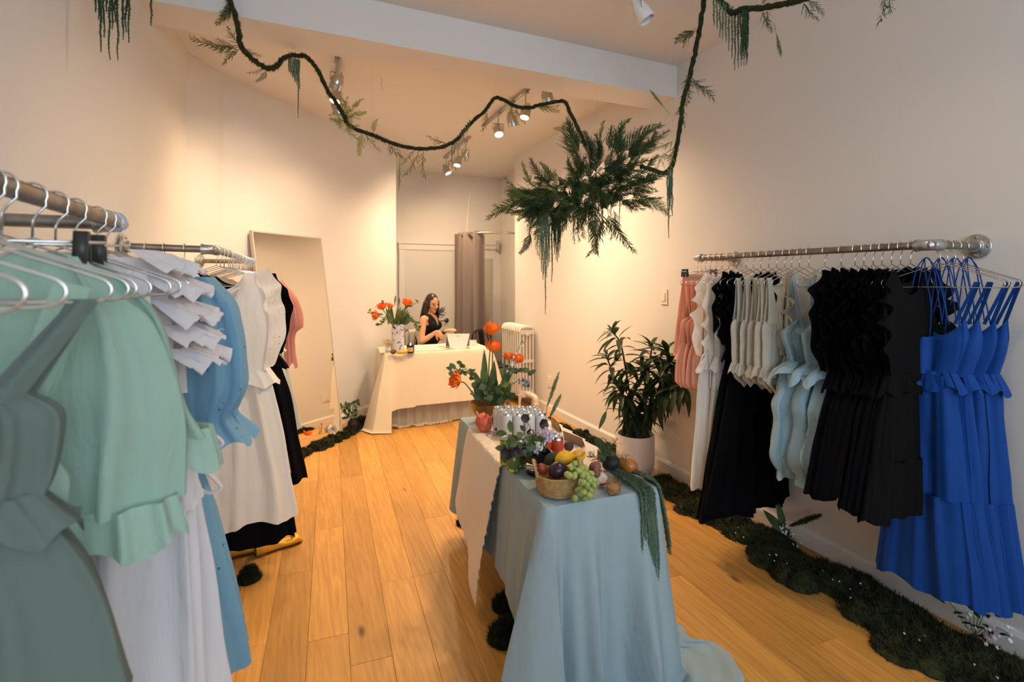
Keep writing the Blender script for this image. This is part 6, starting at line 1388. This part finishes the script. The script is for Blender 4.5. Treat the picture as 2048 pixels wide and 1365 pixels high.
# radiator
M_rad = mat('radiator_paint', (.70, .655, .58), .4)
ry0, rx0 = 5.43, 2.475
rad = thing('cast_iron_radiator', 'cream cast iron column radiator on the right wall', 'radiator', (rx0+.09, 5.75, 0))
def section(first=False):
    m = MB()
    for k in range(5): m.tube([(k*.043, 0, .16), (k*.043, 0, .93)], .0135, 8)
    for z, h in ((.90, .035), (.55, .022), (.165, .04)): m.box((.086, 0, z), (.19, .034, h*1.6))
    m.tube([(-.004, 0, .905), (.0, 0, .935), (.02, 0, .955), (.086, 0, .962), (.152, 0, .955), (.172, 0, .935), (.176, 0, .905)], .02, 8)
    m.tube([(0, 0, .15), (.02, 0, .13), (.152, 0, .13), (.172, 0, .15)], .02, 8)
    return m
sm = mesh_of('section', section(), M_rad, sharp=50)
for k in range(9): inst('section', sm, rad, loc=(rx0-(rx0+.09), ry0+.03+k*.066-5.75, 0))
for k in (0, 8):
    for x in (0, .172):
        mb = MB(); y = ry0+.03+k*.066; mb.tube([(rx0+x, y, .15), (rx0+x-.004, y, .06), (rx0+x-.008, y, .0)], [.026, .014, .02], 10); obj('foot', mb, M_rad, rad)
mb = MB(); mb.lathe([(.03, 0), (.03, .012), (.022, .016), (0, .018)], 8, (rx0+.086, ry0+.012, .88), axis=(0, -1, 0)); obj('end_plug', mb, M_rad, rad)
mb = MB(); mb.tube(catmull([(rx0+.086, ry0+.02, .165), (rx0+.09, ry0-.09, .165), (rx0+.10, ry0-.16, .16), (rx0+.11, ry0-.19, .12), (rx0+.11, ry0-.195, .0)], 5), .03, 12); mb.tube([(rx0+.11, ry0-.195, .09), (rx0+.11, ry0-.195, .07)], .036, 12); mb.tube([(rx0+.09, ry0-.08, .165), (rx0+.09, ry0-.10, .165)], .037, 12); obj('feed_pipe', mb, M_rad, rad)
# fitting-room curtain on its bent rail
M_chr = mat('chrome', (.7, .66, .6), .2, 1)
CYZ = 2.17; cr_ = thing('curtain_rail', 'bent chrome curtain rail of the fitting corner', 'curtain rail', (2.5, 6.7, CYZ))
pa = PY(912, 470, 6.95); pa.z = CYZ
railp = catmull([Vector((2.25, 7.18, CYZ)), Vector((2.18, 7.0, CYZ)), Vector((2.17, 6.75, CYZ)), Vector((2.22, 6.48, CYZ)), Vector((2.42, 6.30, CYZ)), Vector((2.72, 6.25, CYZ)), Vector((NX, 6.25, CYZ))], 8)
mb = MB(); mb.tube(railp, .013, 10); obj('rail', mb, M_chr, cr_)
mb = MB(); mb.tube([Vector((2.25, 7.18, CYZ)), Vector((2.32, YB, CYZ))], .013, 10); mb.lathe([(.03, 0), (.03, .01), (0, .012)], 16, (2.32, YB, CYZ), axis=(0, -1, 0)); obj('wall_end', mb, M_chr, cr_)
mb = MB(); b = Vector((2.18, 6.62, CYZ)); mb.tube([b, Vector((2.42, 7.1, CH))], .0015, 4); obj('thread', mb, M_wire, cr_)
F_curt = fabric('mauve_curtain', (.19, .155, .145), wrinkle=.2, wscale=6)
def curtain(label, path, z0, z1, amp, nf, seed):
    path = catmull(path, 8); m = len(path)-1; mb = MB()
    def fn(u, v):
        i = min(m-1, int(u*m)); p = path[i].lerp(path[i+1], u*m-i); tg = (path[i+1]-path[i]).normalized(); nn = Vector((tg.y, -tg.x, 0)); q = nf*2*PI*u+seed
        return Vector((p.x, p.y, 0))+nn*(amp*math.sin(q)*(1+.3*v)+.01*math.sin(2.3*q+v*3))+Vector((0, 0, lerp(z0, z1, v)))
    mb.grid(fn, int(nf*16), 20)
    t = thing('fitting_curtain', label, 'curtain', (path[m//2].x, path[m//2].y, z1)); obj('cloth', mb, F_curt, t)
    for k in range(int(nf*2)):
        u = (k+.5)/(nf*2); i = min(m-1, int(u*m)); p = path[i]; R = MB(); R.tube([p+Vector((0, 0, -.0))+Vector((.0, .02*math.cos(a), .02*math.sin(a))) for a in [j*PI/6 for j in range(12)]], .003, 5, closed=True); obj('grommet', R, M_chr, t)
curtain('mauve grey curtain gathered on the bent rail behind the desk', [Vector((2.19, 7.05, CYZ)), Vector((2.17, 6.8, CYZ)), Vector((2.21, 6.52, CYZ)), Vector((2.36, 6.33, CYZ))], CYZ+.03, .05, .05, 4, .4)
curtain('mauve curtain end showing at the radiator corner', [Vector((2.86, 6.25, CYZ)), Vector((2.96, 6.25, CYZ)), Vector((3.03, 6.25, CYZ))], CYZ+.03, .05, .03, 2, 1.2)
# wall bracket bar and coat hooks in the fitting nook
t = thing('wall_bar', 'short chrome hanging bar on the fitting nook wall', 'rail', (2.9, 7.3, 2.08)); 
mb = MB(); mb.tube([(2.42, 7.40, 2.08), (2.98, 7.40, 2.08)], .012, 8); obj('bar', mb, M_chr, t)
for x in (2.42, 2.98): mb = MB(); mb.box((x, 7.45, 2.08), (.02, .1, .16)); obj('bracket', mb, M_chr, t, smooth=False)
mb = MB(); vs = [(2.44, YB-.012, .2), (2.92, YB-.012, .2), (2.92, YB-.012, 1.85), (2.44, YB-.012, 1.85)]; mb.box((2.66, YB-.01, 1.0), (.5, .014, 1.75)); t = thing('wall_mirror', 'plain frameless mirror panel on the nook wall', 'mirror', (2.66, YB, 1.0)); obj('glass', mb, mat('dull_mirror', (.62, .62, .56), .12, .9), t, smooth=False)
for i, (y, z) in enumerate(((6.62, 1.2), (6.5, 1.2))):
    c = Vector((NX, y, z)); mb = MB(); mb.lathe([(.014, 0), (.014, .004), (.005, .006), (.005, .03), (.01, .036), (0, .04)], 10, c, axis=(-1, 0, 0)); tag(obj('coat_hook', mb, M_chr, loc=c), ('brass coat hook nearer the back wall in the nook', 'brass coat hook nearer the radiator in the nook')[i], 'hook')
# gold shoes below the far left rail
M_gold = mat('gold_leather', (.72, .34, .03), .33, .35, bump=.1, bscale=60)
for i, (px, py, rz, lb) in enumerate(((585, 1088, .35, 'gold leather shoe pointing to the aisle under the black dress'), (512, 1102, .2, 'gold leather shoe further under the white dress'))):
    c = PH(px, py, 0); t = thing('gold_shoe', lb, 'shoe', c, 'gold shoes under the far left rail'); R = Matrix.Rotation(rz, 3, 'Z')
    def shoe(u, v):          # u along 0 heel ..1 toe, v around
        x = lerp(-.2, .06, u); w = interp([(0, .024), (.15, .032), (.45, .028), (.75, .042), (.92, .036), (1, .004)], u)[0]; h = interp([(0, .075), (.15, .085), (.35, .06), (.6, .05), (.85, .055), (1, .012)], u)[0]; a = 2*PI*v
        return c+R @ Vector((x, w*math.cos(a), max(.004, h*.5+h*.5*math.sin(a))))
    mb = MB(); mb.grid(lambda v, u: shoe(u, v), 20, 24, cu=True); obj('upper', mb, M_gold, t)
    mb = MB(); mb.grid(lambda v, u: c+R @ Vector((lerp(-.2, .06, u), 1.04*interp([(0, .024), (.15, .03), (.45, .026), (.75, .042), (.92, .036), (1, .002)], u)[0]*(2*v-1), .003)), 4, 20); mb.box(c+R @ Vector((-.175, 0, .006)), (.05, .045, .012), R); obj('sole', mb, M_stem, t)
    mb = MB()
    for s in (-1, 1): mb.leaf(c+R @ Vector((.0, 0, .055)), R @ Vector((-.2, s, .25)), (0, 0, 1), .035, .024, .1, n=4)
    obj('bow', mb, M_gold, t)
# =====================================================================  WOMAN AT THE DESK
M_skin = mat('skin', (.58, .30, .17), .5, sss=.15)
M_hair = mat('dark_hair', (.014, .008, .006), .4, col2=(.03, .016, .01), nscale=40)
M_topb = fabric('black_top', (.008, .008, .01))
ZW = 6.28
def W(px, py, d=0): return P(px, py, ZW+d)
hipc = W(856, 700); hipc.z = .52
person = thing('person', 'woman in a sleeveless black top seated behind the desk, reaching towards the till', 'person', (hipc.x, hipc.y, 0))
FW = CR*.95+Vector((-SN, -CN, 0))*.3; FW.normalize()             # body faces along the desk to the right
def capsule(mb, a, b, ra, rb, n=12):
    a, b = Vector(a), Vector(b); d = (b-a); L = d.length; d = d/L; path = [a-d*ra*.95, a-d*ra*.6, a, a.lerp(b, .5), b, b+d*rb*.6, b+d*rb*.95]
    mb.tube(path, [ra*.25, ra*.78, ra, (ra+rb)/2, rb, rb*.78, rb*.25], n)
def chain(mb, pts, n=12):
    for (a, ra), (b, rb) in zip(pts, pts[1:]): capsule(mb, a, b, ra, rb, n)
def ell(mb, c, r, axes, n=24, m=16, fn=None):
    X, Y, Z = axes; o = len(mb.v); t = MB(); t.ball((0, 0, 0), r, n, m, None, fn)
    mb.add([Vector(c)+X*v[0]+Y*v[1]+Z*v[2] for v in t.v], t.f)
UPZ = Vector((0, 0, 1)); SDW = UPZ.cross(FW)                       # her left
chest = W(859, 655); chest.z = .98; belly = W(858, 680); belly.z = .78; neckb = W(860, 638, .02); headc = W(864.5, 608, .0)
body = MB()
ell(body, hipc, (.13, .17, .12), (FW, SDW, UPZ)); ell(body, belly, (.095, .125, .16), (FW, SDW, UPZ)); ell(body, chest, (.105, .15, .15), (FW, SDW, UPZ))
shR, shL = W(846.5, 640, -.15), W(864, 641, .17)
capsule(body, chest+UPZ*.075+FW*.0, shR, .06, .048); capsule(body, chest+UPZ*.075, shL, .06, .048)
chain(body, [(chest+UPZ*.10-FW*.015, .055), (neckb+UPZ*.0, .043), (headc-UPZ*.045-FW*.012, .042)])
for s in (-1, 1):
    b_ = chest+FW*.075+SDW*s*.062-UPZ*.02; ell(body, b_, (.05, .055, .055), (FW, SDW, UPZ))
# head: face turned a little towards us and down
HF = (CR*.72+Vector((-SN, -CN, 0))*.68+UPZ*-.22).normalized(); HS = UPZ.cross(HF).normalized(); HU = HF.cross(HS).normalized()
def HP(f, s, u): return headc+HF*f+HS*s+HU*u
def headfn(th, a):
    z = math.cos(th); return 1-.13*max(0, -z)**1.5
ell(body, HP(-.008, 0, .012), (.088, .068, .105), (HF, HS, HU), 32, 22, headfn)
ell(body, HP(.034, 0, -.052), (.045, .046, .05), (HF, HS, HU)); ell(body, HP(.062, 0, -.085), (.021, .024, .02), (HF, HS, HU))   # jaw and chin
capsule(body, HP(.080, 0, .012), HP(.101, 0, -.024), .007, .0115, 10); ell(body, HP(.088, .010, -.028), (.010, .008, .007), (HF, HS, HU)); ell(body, HP(.088, -.010, -.028), (.010, .008, .007), (HF, HS, HU))
for s in (-1, 1):
    ell(body, HP(.055, s*.036, -.022), (.024, .022, .022), (HF, HS, HU)); ell(body, HP(.068, s*.03, .024), (.014, .022, .007), (HF, HS, HU)); ell(body, HP(-.008, s*.069, -.008), (.018, .007, .03), (HF, HS, HU))
# arms
elR, wrR = W(842.5, 685, -.24), W(873, 664, -.22); elL, wrL = W(873, 682, .16), W(889, 663, .0)
chain(body, [(shR, .047), (shR.lerp(elR, .45), .042), (elR, .034)]); chain(body, [(elR, .034), (elR.lerp(wrR, .3), .035), (wrR, .0225)])
chain(body, [(shL, .047), (shL.lerp(elL, .45), .042), (elL, .034)]); chain(body, [(elL, .034), (elL.lerp(wrL, .3), .035), (wrL, .0225)])
def hand(wr, d, nrm, sgn, curl=.5):
    """d along the hand, nrm back of hand; palm + four unequal fingers + thumb"""
    d = Vector(d).normalized(); nrm = Vector(nrm); nrm = (nrm-d*nrm.dot(d)).normalized(); sd = d.cross(nrm)*sgn
    ell(body, wr+d*.045, (.048, .038, .0155), (d, sd, nrm)); capsule(body, wr, wr+d*.02, .022, .022)
    for k, (L, o) in enumerate(((.068, .027), (.076, .0095), (.072, -.009), (.056, -.026))):
        p0 = wr+d*(.082-.004*abs(k-1.2))+sd*o; cv = curl*(1+.15*k); pts = [(p0-d*.01, .0092)]; ang = .15; p = p0
        for j, f in enumerate((.42, .33, .25)):
            ang += cv*.45; dd = d*math.cos(ang)-nrm*math.sin(ang)+sd*o*1.2; p = p+dd*(L*f); pts.append((p, .0088-.0011*j))
        chain(body, pts, 8)
    t0 = wr+d*.022+sd*.03; t1 = t0+d*.03+sd*.024-nrm*.012; t2 = t1+d*.028+sd*.006-nrm*.012; chain(body, [(t0, .0125), (t1, .011), (t2, .009)], 8)
hand(wrR, W(884, 674, -.2)-wrR, Vector((-SN, -CN, .7)), 1, .45)
hand(wrL, W(912, 657, -.02)-wrL, Vector((-.1, -.3, 1)), -1, .35)
# legs, seated
for s in (-1, 1):
    hp = hipc+SDW*s*.09; kn = hp+FW*.43+UPZ*-.02; an = Vector((kn.x, kn.y, .09))+FW*-.03; chain(body, [(hp, .085), (hp.lerp(kn, .5), .072), (kn, .056)]); chain(body, [(kn, .056), (kn.lerp(an, .35), .055), (an, .034)]); capsule(body, an+UPZ*-.045, an+FW*.15+UPZ*-.06, .035, .026)
def remeshed(name, mb, vox, m, parent, smooth=4, keep=None):
    me = mesh_of(name, mb, None); o = bpy.data.objects.new(name, me); COL.objects.link(o)
    r = o.modifiers.new('r', 'REMESH'); r.mode = 'VOXEL'; r.voxel_size = vox; r.use_smooth_shade = True
    s = o.modifiers.new('s', 'SMOOTH'); s.iterations = smooth; s.factor = .5
    dg = bpy.context.evaluated_depsgraph_get(); ev = bpy.data.meshes.new_from_object(o.evaluated_get(dg)); bpy.data.objects.remove(o)
    if keep:
        bm = bmesh.new(); bm.from_mesh(ev); bmesh.ops.delete(bm, geom=[v for v in bm.verts if not keep(v.co)], context='VERTS'); bm.to_mesh(ev); bm.free()
    off = wloc(parent); ev.transform(Matrix.Translation(-off)); ev.materials.clear(); ev.materials.append(m)
    ev.polygons.foreach_set('use_smooth', [True]*len(ev.polygons))
    q = bpy.data.objects.new(name, ev); COL.objects.link(q); q.parent = parent; return q
remeshed('body', body, .0052, M_skin, person)
# face details
M_eye = mat('eye_dark', (.02, .012, .01), .3); M_lip = mat('lips', (.40, .10, .08), .45); M_brow = mat('brow', (.03, .015, .01), .7)
for s in (-1, 1):
    mb = MB(); mb.tube(catmull([HP(.068, s*.046, .008), HP(.081, s*.036, .004), HP(.084, s*.024, .003), HP(.081, s*.016, .006)], 4), [.0015]+[.0032]*11+[.0015], 6); obj('eyelid', mb, M_eye, person)
    mb = MB(); mb.tube(catmull([HP(.066, s*.05, .026), HP(.081, s*.036, .033), HP(.086, s*.016, .029)], 5), [.001]+[.0026]*9+[.0015], 6); obj('eyebrow', mb, M_brow, person)
mb = MB(); mb.tube(catmull([HP(.070, -.026, -.046), HP(.083, -.012, -.053), HP(.087, 0, -.054), HP(.083, .012, -.053), HP(.070, .026, -.046)], 4), [.0012]+[.0042]*15+[.0012], 8); obj('mouth', mb, M_lip, person)
# hair: cap shell plus long locks
hair = MB()
def hcap(th, a): return 1
ell(hair, HP(-.022, 0, .022), (.092, .080, .108), (HF, HS, HU), 32, 22); ell(hair, HP(-.045, 0, -.05), (.06, .075, .1), (HF, HS, HU))
lk = [(-.06, -.055), (-.075, -.03), (-.085, 0), (-.075, .03), (-.06, .055), (-.03, .075), (-.03, -.075)]
for k, (f, s) in enumerate(lk):
    chain(hair, [(HP(f, s, .0), .034), (HP(f-.012, s*1.15, -.1), .032), (HP(f-.02, s*1.25, -.19), .027), (HP(f-.01, s*1.2, -.27), .012)], 10)
chain(hair, [(HP(.0, -.078, .01), .02), (HP(.005, -.088, -.08), .024), (HP(.03, -.085, -.17), .026), (HP(.05, -.06, -.25), .02), (HP(.055, -.04, -.31), .008)], 10)
chain(hair, [(HP(.015, .074, .03), .018), (HP(.02, .082, -.06), .022), (HP(.05, .075, -.15), .022), (HP(.06, .05, -.23), .01)], 10)
def facekeep(v):
    d = v-headc; f, s, u = d.dot(HF), d.dot(HS), d.dot(HU)
    return not (f > .028+.35*max(0, abs(s)-.045) and -.2 < u < .082-.5*abs(s) and abs(s) < .066)
remeshed('hair', hair, .0055, M_hair, person, 3, facekeep)
fl = MB(); rg = random.Random(17)
for k in range(26):     # strands blown to the right
    a = W(873+rg.uniform(-3, 2), 622+rg.uniform(-3, 8), .06); e = W(rg.uniform(884, 892), rg.uniform(613, 634), .1); mid = a.lerp(e, .55)+Vector((0, 0, rg.uniform(-.035, .0))); fl.tube(catmull([a, mid, e], 6), [.004]+[.0028]*11+[.0008], 5)
tag(obj('blown_hair', fl, M_hair, person), kind='stuff')
# top: shell over the torso with V neck and bare arms; trousers
top = MB()
ell(top, hipc, (.142, .182, .13), (FW, SDW, UPZ)); ell(top, belly, (.106, .136, .165), (FW, SDW, UPZ)); ell(top, chest, (.116, .152, .155), (FW, SDW, UPZ))
capsule(top, chest+UPZ*.078, chest.lerp(shR, .62)+UPZ*.045, .062, .05); capsule(top, chest+UPZ*.078, chest.lerp(shL, .62)+UPZ*.045, .062, .05)
for s in (-1, 1): ell(top, chest+FW*.078+SDW*s*.062-UPZ*.02, (.058, .062, .062), (FW, SDW, UPZ))
def topkeep(v):
    d = v-chest; f, s, u = d.dot(FW), d.dot(SDW), d.dot(UPZ)
    if u > .135: return False
    if f > .0 and u > -.03 and abs(s) < (u+.03)*.42: return False
    if f < 0 and u > .06 and abs(s) < .06: return False
    return abs(s) < .135 if u > .0 else True
remeshed('black_top', top, .006, M_topb, person, 3, topkeep)
lg = MB()
for s in (-1, 1):
    hp = hipc+SDW*s*.09; kn = hp+FW*.43+UPZ*-.02; an = Vector((kn.x, kn.y, .12))+FW*-.03; chain(lg, [(hp, .094), (hp.lerp(kn, .5), .082), (kn, .066)]); chain(lg, [(kn, .066), (an, .06)])
remeshed('trousers', lg, .01, M_topb, person, 2)
wb = wrL+(elL-wrL).normalized()*.012; ad = (elL-wrL).normalized(); mb = MB(); mb.lathe([(.0275, -.011), (.0285, -.009), (.0285, .009), (.0275, .011)], 20, wb, axis=ad, caps=False); obj('wrist_band', mb, M_clip, person)
mb = MB(); mb.ball(HP(-.004, -.077, -.04), .0045, 8, 6); obj('earring', mb, M_gold, person)
# her chair with a shawl over the back
cc = hipc-FW*.02; ch2 = chair('black chair the woman sits on behind the desk', (cc.x, cc.y, 0), math.atan2(FW.y, FW.x)+PI/2, M_blackm, .84)
F_shawl = fabric('shawl_white', (.62, .56, .50), holes=(30, (.25, .22, .2)), wrinkle=.6); F_shg = fabric('shawl_grey', (.22, .21, .19), wrinkle=.6)
bc_ = cc-FW*.27
def shawl(x0, x1, zt, L, m, name, label, seed):
    mb = MB()
    def fn(u, v):
        s = lerp(x0, x1, u); d = (v-.5)*2*L; off = -.03 if v < .5 else .03; k = min(1, abs(d)/.05); z = zt+.012-max(0, abs(d)-.03)+.01*mnoise.noise((s*14, d*9, seed))
        return bc_+Vector((0, 0, 0))+SDW*(s+.02*math.sin(d*14+seed))+FW*(-off*k-.02*math.sin(s*36+seed)*abs(d)*2)+Vector((0, 0, z-bc_.z))
    mb.grid(fn, 30, 40); c = bc_.copy(); c.z = zt-.4; tag(obj(name, mb, m, loc=c), label, 'clothing')
shawl(-.24, .24, .875, .34, F_shawl, 'shawl', 'white patterned shawl over the back of the woman\'s chair', 1)
shawl(-.20, -.02, .905, .28, F_shg, 'jacket', 'grey striped jacket hanging at the chair back beside the vase', 4)
for _o in bpy.data.objects: _o.select_set(False)
